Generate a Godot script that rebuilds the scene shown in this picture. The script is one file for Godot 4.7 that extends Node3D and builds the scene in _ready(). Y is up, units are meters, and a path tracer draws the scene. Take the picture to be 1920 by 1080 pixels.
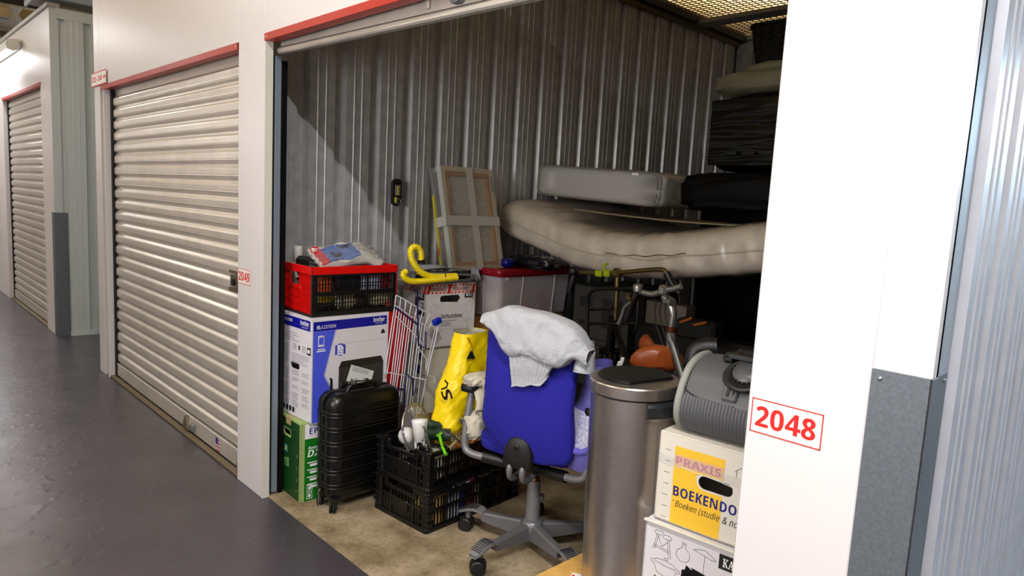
extends Node3D

# ---------------------------------------------------------------- helpers
var taken := {}
var mats := {}

class G:
	var st := SurfaceTool.new()
	var x := Transform3D()
	var n := 0
	func _init(at := Transform3D()) -> void:
		x = at
		st.begin(Mesh.PRIMITIVE_TRIANGLES)
	func tri(a: Vector3, b: Vector3, c: Vector3, g := -1) -> void:
		st.set_smooth_group(g if g >= 0 else 0xFFFFFFFF)
		for p in [a, c, b]:
			st.add_vertex(x * p)
		n += 1
	func quad(a: Vector3, b: Vector3, c: Vector3, d: Vector3, g := -1) -> void:
		tri(a, b, c, g)
		tri(a, c, d, g)
	func box(c: Vector3, s: Vector3, b := 0.0) -> G:
		var h := s * 0.5
		b = minf(b, minf(h.x, minf(h.y, h.z)) * 0.9)
		if b <= 0.0:
			for ax in 3:
				for sg in [-1.0, 1.0]:
					var nn := Vector3(); nn[ax] = sg
					var u := Vector3(); u[(ax + 1) % 3] = 1.0
					var v := nn.cross(u)
					var o := c + nn * h
					var du := u * h
					var dv := v * h
					quad(o - du - dv, o + du - dv, o + du + dv, o - du + dv)
			return self
		# chamfered: 6 faces, 12 edges, 8 corners
		var f := func(sx: float, sy: float, sz: float, ax: int) -> Vector3:
			var p := Vector3(sx * (h.x - b), sy * (h.y - b), sz * (h.z - b))
			p[ax] = [sx, sy, sz][ax] * h[ax]
			return c + p
		for ax in 3:
			var i1 := (ax + 1) % 3
			var i2 := (ax + 2) % 3
			for sg in [-1.0, 1.0]:
				var q: Array[Vector3] = []
				for t in [[-1.0, -1.0], [1.0, -1.0], [1.0, 1.0], [-1.0, 1.0]]:
					var s3 := [0.0, 0.0, 0.0]
					s3[ax] = sg; s3[i1] = t[0]; s3[i2] = t[1]
					q.append(f.call(s3[0], s3[1], s3[2], ax))
				if sg > 0: quad(q[0], q[1], q[2], q[3])
				else: quad(q[3], q[2], q[1], q[0])
			for a in [-1.0, 1.0]:
				for d in [-1.0, 1.0]:
					var e: Array[Vector3] = []
					for t in [[-1.0, i1], [1.0, i1], [1.0, i2], [-1.0, i2]]:
						var s3 := [0.0, 0.0, 0.0]
						s3[ax] = t[0]; s3[i1] = a; s3[i2] = d
						e.append(f.call(s3[0], s3[1], s3[2], t[1]))
					if a * d > 0: quad(e[3], e[2], e[1], e[0])
					else: quad(e[0], e[1], e[2], e[3])
		for sx in [-1.0, 1.0]:
			for sy in [-1.0, 1.0]:
				for sz in [-1.0, 1.0]:
					var p0: Vector3 = f.call(sx, sy, sz, 0)
					var p1: Vector3 = f.call(sx, sy, sz, 1)
					var p2: Vector3 = f.call(sx, sy, sz, 2)
					if sx * sy * sz > 0: tri(p0, p1, p2)
					else: tri(p0, p2, p1)
		return self
	func ring_loft(rings: Array, closed := true, caps := true, g := 0) -> G:
		for i in rings.size() - 1:
			var a: Array = rings[i]
			var b: Array = rings[i + 1]
			var m := a.size()
			for j in (m if closed else m - 1):
				var k := (j + 1) % m
				quad(a[j], a[k], b[k], b[j], g)
		if caps:
			for e in [0, rings.size() - 1]:
				var r: Array = rings[e]
				var c := Vector3()
				for p in r: c += p
				c /= r.size()
				for j in r.size():
					var k := (j + 1) % r.size()
					if e == 0: tri(c, r[k], r[j])
					else: tri(c, r[j], r[k])
		return self
	func tube(pts: Array, r, seg := 8, closed := false, caps := true, g := 0) -> G:
		var m := pts.size()
		var rings := []
		var up := Vector3.UP
		var last_t := Vector3()
		for i in m:
			var t: Vector3
			if closed: t = (pts[(i + 1) % m] - pts[(i - 1 + m) % m]).normalized()
			elif i == 0: t = (pts[1] - pts[0]).normalized()
			elif i == m - 1: t = (pts[i] - pts[i - 1]).normalized()
			else: t = ((pts[i + 1] - pts[i]).normalized() + (pts[i] - pts[i - 1]).normalized()).normalized()
			if i == 0:
				up = Vector3.UP if absf(t.y) < 0.9 else Vector3.RIGHT
			up = (up - t * up.dot(t)).normalized()
			var s := t.cross(up)
			var rr: float = r[i] if r is Array else r
			var ring := []
			for j in seg:
				var a := TAU * j / seg
				ring.append(pts[i] + (up * cos(a) - s * sin(a)) * -rr)
			rings.append(ring)
		if closed: rings.append(rings[0])
		for i in rings.size():
			rings[i].reverse()
		return ring_loft(rings, true, caps and not closed, g)
	func cyl(a: Vector3, b: Vector3, r: float, seg := 16, r2 := -1.0) -> G:
		return tube([a, b], [r, r if r2 < 0 else r2], seg)
	func lathe(prof: Array, seg := 32, c := Vector3(), g := 0) -> G:
		# prof: Vector2(radius, y) from the bottom up, outside to the right
		for i in prof.size() - 1:
			var p: Vector2 = prof[i]
			var q: Vector2 = prof[i + 1]
			for j in seg:
				var a := TAU * j / seg
				var b := TAU * (j + 1) / seg
				var da := Vector3(cos(a), 0, -sin(a))
				var db := Vector3(cos(b), 0, -sin(b))
				quad(c + da * p.x + Vector3.UP * p.y, c + db * p.x + Vector3.UP * p.y, c + db * q.x + Vector3.UP * q.y, c + da * q.x + Vector3.UP * q.y, g)
		return self
	func grid(f: Callable, nu: int, nv: int, g := 0) -> G:
		var pts := []
		for i in nu + 1:
			var row := []
			for j in nv + 1:
				row.append(f.call(float(i) / nu, float(j) / nv))
			pts.append(row)
		for i in nu:
			for j in nv:
				quad(pts[i][j], pts[i + 1][j], pts[i + 1][j + 1], pts[i][j + 1], g)
		return self
	# polygon in the XY plane (counter-clockwise), from z0 to z1
	func prism(poly: Array, z0: float, z1: float, g := -1) -> G:
		var pv := PackedVector2Array(poly)
		if Geometry2D.is_polygon_clockwise(pv) == false:
			pass
		else:
			pv.reverse()
		# Geometry2D calls y-down clockwise: make it counter-clockwise with y up
		var area := 0.0
		for i in pv.size():
			var p := pv[i]
			var q := pv[(i + 1) % pv.size()]
			area += p.x * q.y - q.x * p.y
		if area < 0: pv.reverse()
		var t := Geometry2D.triangulate_polygon(pv)
		for i in range(0, t.size(), 3):
			var a := pv[t[i]]
			var b := pv[t[i + 1]]
			var c := pv[t[i + 2]]
			if (b - a).cross(c - a) < 0:
				var s := b; b = c; c = s
			tri(Vector3(a.x, a.y, z1), Vector3(b.x, b.y, z1), Vector3(c.x, c.y, z1))
			if z1 != z0: tri(Vector3(a.x, a.y, z0), Vector3(c.x, c.y, z0), Vector3(b.x, b.y, z0))
		if z1 != z0:
			for i in pv.size():
				var p := pv[i]
				var q := pv[(i + 1) % pv.size()]
				quad(Vector3(p.x, p.y, z0), Vector3(q.x, q.y, z0), Vector3(q.x, q.y, z1), Vector3(p.x, p.y, z1), g)
		return self
	# ---- print on a face: local x to the right, y DOWN from the top left corner
	func rect(px: float, py: float, w: float, h: float, z := 0.0006) -> G:
		quad(Vector3(px, -py - h, z), Vector3(px + w, -py - h, z), Vector3(px + w, -py, z), Vector3(px, -py, z))
		return self
	func poly(pts: Array, z := 0.0006) -> G:
		var q := []
		for p in pts: q.append(Vector2(p.x, -p.y))
		return prism(q, z, z)
	func ink(pts: Array, w: float, z := 0.0006, closed := false) -> G:
		var m := pts.size()
		for i in (m if closed else m - 1):
			var a: Vector2 = pts[i]
			var b: Vector2 = pts[(i + 1) % m]
			var d := (b - a).normalized()
			var s := Vector2(-d.y, d.x) * w * 0.5
			a -= d * w * 0.4
			b += d * w * 0.4
			quad(Vector3(a.x + s.x, -a.y - s.y, z), Vector3(b.x + s.x, -b.y - s.y, z), Vector3(b.x - s.x, -b.y + s.y, z), Vector3(a.x - s.x, -a.y + s.y, z))
		return self
	func text(s: String, px: float, py: float, w: float, h: float, bold := true, slant := 0.0, z := 0.0006, family := "Droid Sans") -> G:
		var f := SystemFont.new()
		f.font_names = PackedStringArray([family])
		f.font_weight = 700 if bold else 400
		var t := TextMesh.new()
		t.font = f
		t.text = s
		t.font_size = 48
		t.pixel_size = 0.01
		t.curve_step = 2.0
		t.depth = 0.0
		var a := t.get_aabb()
		if a.size.x <= 0 or a.size.y <= 0: return self
		var k := Transform3D(Basis(Vector3(w / a.size.x, 0, 0), Vector3(slant * h / a.size.y, h / a.size.y, 0), Vector3(0, 0, 1)), Vector3())
		k.origin = Vector3(px, -py - h, z) - k.basis * Vector3(a.position.x, a.position.y, 0)
		var arr := t.get_mesh_arrays()
		var v: PackedVector3Array = arr[Mesh.ARRAY_VERTEX]
		var ix = arr[Mesh.ARRAY_INDEX]
		st.set_smooth_group(0xFFFFFFFF)
		if ix == null or ix.size() == 0:
			for p in v: st.add_vertex(x * (k * p))
		else:
			for i in ix: st.add_vertex(x * (k * v[i]))
		n += 1
		return self
	func mesh() -> ArrayMesh:
		st.generate_normals()
		return st.commit()

func numbered(called: String) -> String:
	if not taken.has(called):
		taken[called] = 0
		return called
	taken[called] += 1
	return "%s_%03d" % [called, taken[called]]

func tag(o: Node3D, label: String, category := "", group := "", kind := "") -> Node3D:
	if label: o.set_meta("label", label)
	if category: o.set_meta("category", category)
	if group: o.set_meta("group", group)
	if kind: o.set_meta("kind", kind)
	return o

func thing(called: String, label: String, category: String, at := Vector3(), turn := 0.0, group := "") -> Node3D:
	var o := Node3D.new()
	o.name = numbered(called)
	add_child(o)
	o.position = at
	o.rotation.y = turn
	return tag(o, label, category, group)

func put(called: String, what, m: Material, parent: Node3D = self, at := Transform3D()) -> MeshInstance3D:
	var o := MeshInstance3D.new()
	o.name = numbered(called) if parent == self else called
	o.mesh = what.mesh() if what is G else what
	o.material_override = m
	o.transform = at
	parent.add_child(o, true)
	return o

func struct(called: String, what, m: Material, label := "", parent: Node3D = self, at := Transform3D()) -> MeshInstance3D:
	var o := put(called, what, m, parent, at)
	if parent == self: tag(o, label, "", "", "structure")
	return o

func mat(key: String, c: Color, rough := 0.6, metal := 0.0) -> StandardMaterial3D:
	if mats.has(key): return mats[key]
	var m := StandardMaterial3D.new()
	m.resource_name = key
	m.albedo_color = c
	m.roughness = rough
	m.metallic = metal
	m.cull_mode = BaseMaterial3D.CULL_DISABLED
	mats[key] = m
	return m

func noise_tex(freq: float, ramp: Array, size := 512, sd := 1, oct := 4, normal := false) -> NoiseTexture2D:
	var fn := FastNoiseLite.new()
	fn.noise_type = FastNoiseLite.TYPE_SIMPLEX_SMOOTH
	fn.seed = sd
	fn.frequency = freq
	fn.fractal_octaves = oct
	var t := NoiseTexture2D.new()
	t.width = size
	t.height = size
	t.seamless = true
	t.noise = fn
	if normal:
		t.as_normal_map = true
		t.bump_strength = 4.0
	elif ramp.size():
		var g := Gradient.new()
		var off := PackedFloat32Array()
		var cols := PackedColorArray()
		for r in ramp:
			off.append(r[0]); cols.append(r[1])
		g.offsets = off
		g.colors = cols
		t.color_ramp = g
	return t

func tri_mat(key: String, c: Color, rough: float, metal: float, tex: Texture2D, scale: float, world := true) -> StandardMaterial3D:
	if mats.has(key): return mats[key]
	var m := mat(key, c, rough, metal)
	m.albedo_texture = tex
	m.uv1_triplanar = true
	m.uv1_world_triplanar = world
	m.uv1_scale = Vector3.ONE * scale
	return m

func face(o: Vector3, right: Vector3, up := Vector3.UP) -> Transform3D:
	return Transform3D(Basis(right, up, right.cross(up)), o)

func smooth_path(pts: Array, per := 6, closed := false) -> Array:
	var out := []
	var m := pts.size()
	for i in (m if closed else m - 1):
		var p0: Vector3 = pts[(i - 1 + m) % m] if (closed or i > 0) else pts[0]
		var p1: Vector3 = pts[i]
		var p2: Vector3 = pts[(i + 1) % m]
		var p3: Vector3 = pts[(i + 2) % m] if (closed or i + 2 < m) else pts[m - 1]
		for k in per:
			out.append(p1.cubic_interpolate(p2, p0, p3, float(k) / per))
	if not closed: out.append(pts[m - 1])
	return out

func yawed(at: Vector3, yaw: float) -> Transform3D:
	return Transform3D(Basis(Vector3.UP, yaw), at)

func stadium(cx: float, cy: float, w: float, h: float, k := 6) -> Array:
	var out := []
	var r := minf(w, h) * 0.5
	for i in 4 * k:
		var a := TAU * (i + 0.5) / (4 * k)
		out.append(Vector2(cx + signf(cos(a)) * (w * 0.5 - r) + r * cos(a), cy + signf(sin(a)) * (h * 0.5 - r) + r * sin(a)))
	return out

# a flat panel of thickness t with one convex hole; XY plane, x to the right, y up, front at z = 0
func holed(g: G, x0: float, y0: float, x1: float, y1: float, hole: Array, t: float) -> void:
	var c := Vector2()
	for p in hole: c += p
	c /= hole.size()
	var outer := []
	var inner := []
	var angs := []
	for p in hole: angs.append([(p - c).angle(), p])
	for q in [Vector2(x0, y0), Vector2(x1, y0), Vector2(x1, y1), Vector2(x0, y1)]:
		angs.append([(q - c).angle(), null])
	angs.sort_custom(func(a, b): return a[0] < b[0])
	var last: Vector2 = hole[0]
	for a in angs:
		var d := Vector2.from_angle(a[0])
		var k := 1e9
		if d.x > 1e-6: k = minf(k, (x1 - c.x) / d.x)
		if d.x < -1e-6: k = minf(k, (x0 - c.x) / d.x)
		if d.y > 1e-6: k = minf(k, (y1 - c.y) / d.y)
		if d.y < -1e-6: k = minf(k, (y0 - c.y) / d.y)
		outer.append(c + d * k)
		if a[1] == null:
			# where this ray meets the hole
			var best := 1e9
			for i in hole.size():
				var s = Geometry2D.segment_intersects_segment(c, c + d * 9.0, hole[i], hole[(i + 1) % hole.size()])
				if s != null: best = minf(best, (s - c).length())
			inner.append(c + d * (best if best < 1e8 else 0.02))
		else: inner.append(a[1])
	var m := outer.size()
	for i in m:
		var j := (i + 1) % m
		var a0 := Vector3(outer[i].x, outer[i].y, 0)
		var a1 := Vector3(outer[j].x, outer[j].y, 0)
		var b0 := Vector3(inner[i].x, inner[i].y, 0)
		var b1 := Vector3(inner[j].x, inner[j].y, 0)
		var z := Vector3(0, 0, -t)
		g.quad(a0, a1, b1, b0)
		g.quad(b0 + z, b1 + z, a1 + z, a0 + z)
		g.quad(b0, b1, b1 + z, b0 + z)
		g.quad(a1, a0, a0 + z, a1 + z)

# ---------------------------------------------------------------- the place
const WALL_X := -3.285      # pan of the left wall's sheeting
const UNIT_TOP := 3.0
const BACK_Z := -4.45
# the tube lamps: centre, turned along z, energy down, energy up, label
const LAMPS := [
	[Vector3(0.25, 3.40, 1.25), false, 8.8, 1.5, "tube lamp hung over the corridor at the open unit"],
	[Vector3(-2.9, 3.40, 1.25), false, 0.5, 1.5, "tube lamp hung over the corridor at the column between the doors"],
	[Vector3(-6.1, 3.40, 1.25), false, 1.0, 1.5, "tube lamp hung over the corridor at the side passage"],
	[Vector3(-10.5, 3.40, 1.25), false, 2.4, 1.5, "tube lamp hung over the far end of the corridor"],
	[Vector3(1.0, 2.3, -4.4), true, 14.0, 0.5, "tube lamp in the passage right of the open unit"],
	[Vector3(-8.9, 2.26, 2.50), false, 0.45, 0.05, "low tube lamp across the corridor from the passage"],
	[Vector3(-12.0, 2.26, 2.50), false, 0.45, 0.05, "low tube lamp across the corridor from the far block"],
	[Vector3(-16.4, 2.26, 2.50), false, 0.45, 0.05, "low tube lamp across the corridor near its far end"],
	[Vector3(-3.9, 3.10, -6.8), false, 0.0, 6.0, "uplight lying on the roof of the units behind the open one"],
	[Vector3(-11.0, 3.005, -1.2), false, 0.0, 22.0, "uplight lying on the roof of the far block"],
	[Vector3(-6.75, 3.3, -3.2), true, 2.2, 0.6, "tube lamp in the passage between the blocks"],
]

func _ready() -> void:
	look()
	materials()
	structure()
	doors()
	signs()
	lamps()
	stuff_left()
	stuff_mid()
	stuff_right()
	stuff_back()
	var groups := {"stacking_crate": "stacked black slatted crates", "mattress": "mattresses wrapped in plastic", "bicycle": "bicycles under the mattress", "pillow": "pillows on the black bundle", "tube_lamp": "tube lamps of the corridor and passages", "wall_lamp": "tube lamps on the far block", "folded_cloth": "cloths in the red crate", "spoon": "spoons in the upper black crate", "fork": "forks in the upper black crate", "knife": "knives in the upper black crate", "food_pack": "packets in the upper black crate", "toy_bottle": "bottles in the frosted bin", "moving_box": "white moving boxes", "support_box": "cartons under the stored things", "number_sign": "red and white number signs", "white_cloth": "cream cloths at the chair's arm rest"}
	for o in get_children():
		var kind := String(o.name).rstrip("0123456789").rstrip("_")
		if groups.has(kind) and not o.has_meta("group"): o.set_meta("group", groups[kind])

func look() -> void:
	var cam := Camera3D.new()
	cam.name = "camera"
	add_child(cam)
	cam.transform = Transform3D(Basis(Vector3(0.6911, 0.0530, -0.7208), Vector3(-0.1261, 0.9908, -0.0480), Vector3(0.7116, 0.1241, 0.6914)).orthonormalized(), Vector3(0, 1.48, 1.375))
	cam.fov = rad_to_deg(2.0 * atan(540.0 / 1290.0))
	cam.near = 0.02
	cam.current = true
	var we := WorldEnvironment.new()
	we.name = "environment"
	var e := Environment.new()
	e.background_mode = Environment.BG_COLOR
	e.background_color = Color(0.02, 0.02, 0.02)
	e.tonemap_mode = Environment.TONE_MAPPER_LINEAR
	e.tonemap_exposure = 1.75
	e.sdfgi_enabled = true
	e.ssao_enabled = true
	e.ssil_enabled = true
	we.environment = e
	add_child(we)
	for l in LAMPS: tube_light(l[0], 1.5, l[2], l[3], l[1])
	# the wide diffusing lamp panel on the front across the corridor
	var a := AreaLight3D.new()
	a.name = "panel_light"
	a.area_size = Vector2(1.7, 0.9)
	a.area_normalize_energy = true
	a.light_energy = 2.5
	a.light_color = Color(1.0, 0.985, 0.975)
	a.shadow_enabled = true
	a.area_range = 20.0
	a.area_attenuation = 2.0
	add_child(a)
	a.position = Vector3(-1.7, 1.80, 2.52)

func tube_light(at: Vector3, length: float, down: float, upward: float, along_z := false) -> void:
	for up in [false, true]:
		if (upward if up else down) <= 0.0: continue
		var a := AreaLight3D.new()
		a.name = numbered("tube_light")
		a.area_size = Vector2(length, 0.05)
		a.area_normalize_energy = true
		a.light_energy = upward if up else down
		a.light_color = Color(1.0, 0.99, 0.99) if at.x < 0.9 else Color(0.80, 0.92, 1.0)
		a.shadow_enabled = true
		a.area_range = 20.0
		a.area_attenuation = 2.0
		add_child(a)
		a.position = at + Vector3(0, 0.085 if up else -0.035, 0)
		a.rotation = Vector3(PI / 2 if up else -PI / 2, 0, 0)
		if at.z > 2.0 and not up:   # fixed to the front across the corridor: its open side faces the corridor
			a.rotation = Vector3()
			a.position = at + Vector3(0, -0.012, -0.05)
		if along_z: a.rotation = Vector3(PI / 2 if up else -PI / 2, 0, 0); a.rotate_y(PI / 2)

func lamps() -> void:
	var glow := mat("lamp_glow", Color(1, 1, 1), 0.5)
	glow.emission_enabled = true
	glow.emission = Color(1.0, 0.98, 0.95)
	glow.emission_energy_multiplier = 4.0
	var white := mat("lamp_white", Color(0.85, 0.85, 0.83), 0.4)
	for w in LAMPS:
		var t := thing("tube_lamp", w[4], "lamp", w[0], PI / 2 if w[1] else 0.0)
		put("housing", G.new().box(Vector3(0, 0.03, 0), Vector3(1.56, 0.05, 0.08), 0.01), white, t)
		put("lamp_tube", G.new().cyl(Vector3(-0.75, -0.012 if w[2] > 0.0 else 0.068, 0), Vector3(0.75, -0.012 if w[2] > 0.0 else 0.068, 0), 0.014, 10), glow, t)
		if w[0].y > 3.2:
			for s in [-0.6, 0.6]: put("hanger", G.new().cyl(Vector3(s, 0.05, 0), Vector3(s, 4.2 - w[0].y, 0), 0.004, 6), mats.steel, t)
	var pn := thing("lamp_panel", "wide diffusing lamp panel on the front across the corridor", "lamp", Vector3(-1.7, 1.80, 2.575))
	put("frame", G.new().box(Vector3(0, 0, -0.012), Vector3(1.8, 1.0, 0.03), 0.005), white, pn)
	var soft := mat("lamp_diffuser", Color(0.9, 0.9, 0.9), 0.6)
	soft.emission_enabled = true
	soft.emission = Color(1.0, 0.985, 0.975)
	soft.emission_energy_multiplier = 0.8
	put("lamp_diffuser", G.new().box(Vector3(0, 0, -0.030), Vector3(1.7, 0.9, 0.006)), soft, pn)
	# the lamps on the front of the far block
	for k in 2:
		var cx := -9.55 - k * 3.2
		var f := thing("wall_lamp", ["white tube lamp fixed high on the far white storage block at the left edge", "second white tube lamp further along the far white storage block"][k], "lamp", Vector3(cx, 2.79, 0.0))
		put("housing", G.new().box(Vector3(0, 0.02, 0.05), Vector3(1.5, 0.10, 0.10), 0.025), white, f)
		for s in [-1, 1]:
			put("end_cap", G.new().cyl(Vector3(s * 0.75, 0.0, 0.085), Vector3(s * 0.79, 0.0, 0.085), 0.06, 8), white, f)
			put("tube_holder", G.new().cyl(Vector3(s * 0.79, 0.0, 0.085), Vector3(s * 0.80, 0.0, 0.085), 0.042, 20), white, f)
		put("lamp_tube", G.new().cyl(Vector3(-0.74, -0.05, 0.09), Vector3(0.74, -0.05, 0.09), 0.018, 12), glow, f)
		var a := AreaLight3D.new()
		a.name = numbered("wall_lamp_light")
		a.area_size = Vector2(1.45, 0.05)
		a.area_normalize_energy = true
		a.light_energy = [0.4, 2.0][k]
		a.light_color = Color(0.97, 0.97, 1.0)
		a.shadow_enabled = true
		a.area_range = 20.0
		a.area_attenuation = 2.0
		add_child(a)
		a.position = Vector3(cx, 2.71, 0.10)
		a.rotation = Vector3(-PI / 2, 0, 0)

func materials() -> void:
	var w := Color.WHITE
	mat("steel", Color(0.62, 0.63, 0.64), 0.35, 0.9)
	mat("dark_steel", Color(0.05, 0.055, 0.06), 0.45, 0.6)
	mat("zinc", Color(0.55, 0.57, 0.58), 0.4, 0.75)
	mat("black", Color(0.025, 0.026, 0.028), 0.45)
	mat("black_matte", Color(0.02, 0.02, 0.022), 0.75)
	mat("white_plastic", Color(0.85, 0.85, 0.83), 0.4)
	mat("print_black", Color(0.06, 0.06, 0.065), 0.7)
	mat("print_red", Color(0.80, 0.055, 0.035), 0.6)
	mat("print_white", Color(0.9, 0.9, 0.9), 0.6)
	mat("white_panel", Color(0.825, 0.81, 0.81), 0.36).metallic_specular = 0.5
	mat("red_trim", Color(0.66, 0.14, 0.045), 0.35)
	tri_mat("sheet", Color(0.75, 0.755, 0.76), 0.40, 0.45, noise_tex(0.02, [[0.0, Color(0.86, 0.86, 0.86)], [1.0, w]], 256, 3), 2.0)
	tri_mat("door_sheet", Color(0.84, 0.815, 0.78), 0.33, 0.55, noise_tex(0.012, [[0.0, Color(0.94, 0.935, 0.93)], [1.0, w]], 256, 4), 1.3)
	tri_mat("galvanised", Color(0.40, 0.425, 0.45), 0.5, 0.35, noise_tex(0.05, [[0.2, Color(0.91, 0.91, 0.91)], [0.8, w]], 256, 5), 7.0)
	tri_mat("pale_sheet", Color(0.74, 0.755, 0.79), 0.35, 0.25, noise_tex(0.02, [[0.0, Color(0.92, 0.92, 0.92)], [1.0, w]], 256, 13), 2.0)
	mat("side_sheet", Color(0.72, 0.75, 0.75), 0.4, 0.1)
	# painted corridor floor
	var p := tri_mat("floor_paint", w, 0.3, 0.0, noise_tex(0.008, [[0.1, Color(0.235, 0.222, 0.245)], [0.9, Color(0.27, 0.255, 0.278)]], 512, 6), 0.35)
	p.roughness_texture = noise_tex(0.02, [[0.2, Color(0.8, 0.8, 0.8)], [0.8, Color(0.98, 0.98, 0.98)]], 512, 7)
	p.roughness = 0.36
	p.heightmap_enabled = true
	p.heightmap_texture = noise_tex(0.05, [[0.0, Color(0.5, 0.5, 0.5)], [0.66, Color(0.5, 0.5, 0.5)], [0.80, w]], 512, 8, 3)
	p.heightmap_scale = 0.14
	var c := tri_mat("concrete", w, 0.75, 0.0, noise_tex(0.012, [[0.15, Color(0.46, 0.40, 0.30)], [0.45, Color(0.55, 0.49, 0.38)], [0.8, Color(0.63, 0.57, 0.47)]], 512, 9, 6), 0.7)
	c.detail_enabled = true
	c.detail_blend_mode = BaseMaterial3D.BLEND_MODE_MUL
	c.detail_albedo = noise_tex(0.09, [[0.25, Color(0.91, 0.905, 0.89)], [0.5, w], [0.85, w]], 512, 17, 6)
	c.heightmap_enabled = true
	c.heightmap_texture = noise_tex(0.06, [], 512, 10, 5)
	c.heightmap_scale = 0.12
	tri_mat("ceiling_board", w, 0.85, 0.0, noise_tex(0.01, [[0.2, Color(0.80, 0.69, 0.47)], [0.8, Color(0.86, 0.75, 0.53)]], 256, 11), 0.5)
	mat("beam", Color(0.075, 0.075, 0.085), 0.5, 0.3)
	mat("mesh_wire", Color(0.40, 0.28, 0.13), 0.5, 0.3)
	mat("channel", Color(0.60, 0.60, 0.57), 0.5, 0.4)
	mat("purlin", Color(0.45, 0.40, 0.25), 0.5, 0.3)
	mat("duct", Color(0.58, 0.62, 0.66), 0.5, 0.2)
	mat("dirty_white", Color(0.80, 0.79, 0.75), 0.6)

# one pitch of the trapezoidal sheeting: [along, out]
func sheet_profile(pitches: int) -> Array:
	var out := []
	for i in pitches:
		var o := i * 0.207
		for q in [[0.0, 0.0], [0.028, 0.0], [0.044, 0.035], [0.086, 0.035], [0.090, 0.038], [0.097, 0.038], [0.101, 0.035], [0.131, 0.035], [0.135, 0.038], [0.142, 0.038], [0.146, 0.035], [0.186, 0.035], [0.202, 0.0]]:
			out.append(Vector2(o + q[0], q[1]))
	out.append(Vector2(pitches * 0.207, 0.0))
	return out

# sheeting from a start point, running along dir, standing out by out_dir
func sheeting(g: G, start: Vector3, dir: Vector3, out_dir: Vector3, pitches: int, height: float) -> G:
	var pr := sheet_profile(pitches)
	var flip := dir.cross(Vector3.UP).dot(out_dir) < 0
	for i in pr.size() - 1:
		var a: Vector3 = start + dir * pr[i].x + out_dir * pr[i].y
		var b: Vector3 = start + dir * pr[i + 1].x + out_dir * pr[i + 1].y
		var u := Vector3.UP * height
		if flip: g.quad(b, a, a + u, b + u)
		else: g.quad(a, b, b + u, a + u)
	return g

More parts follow.
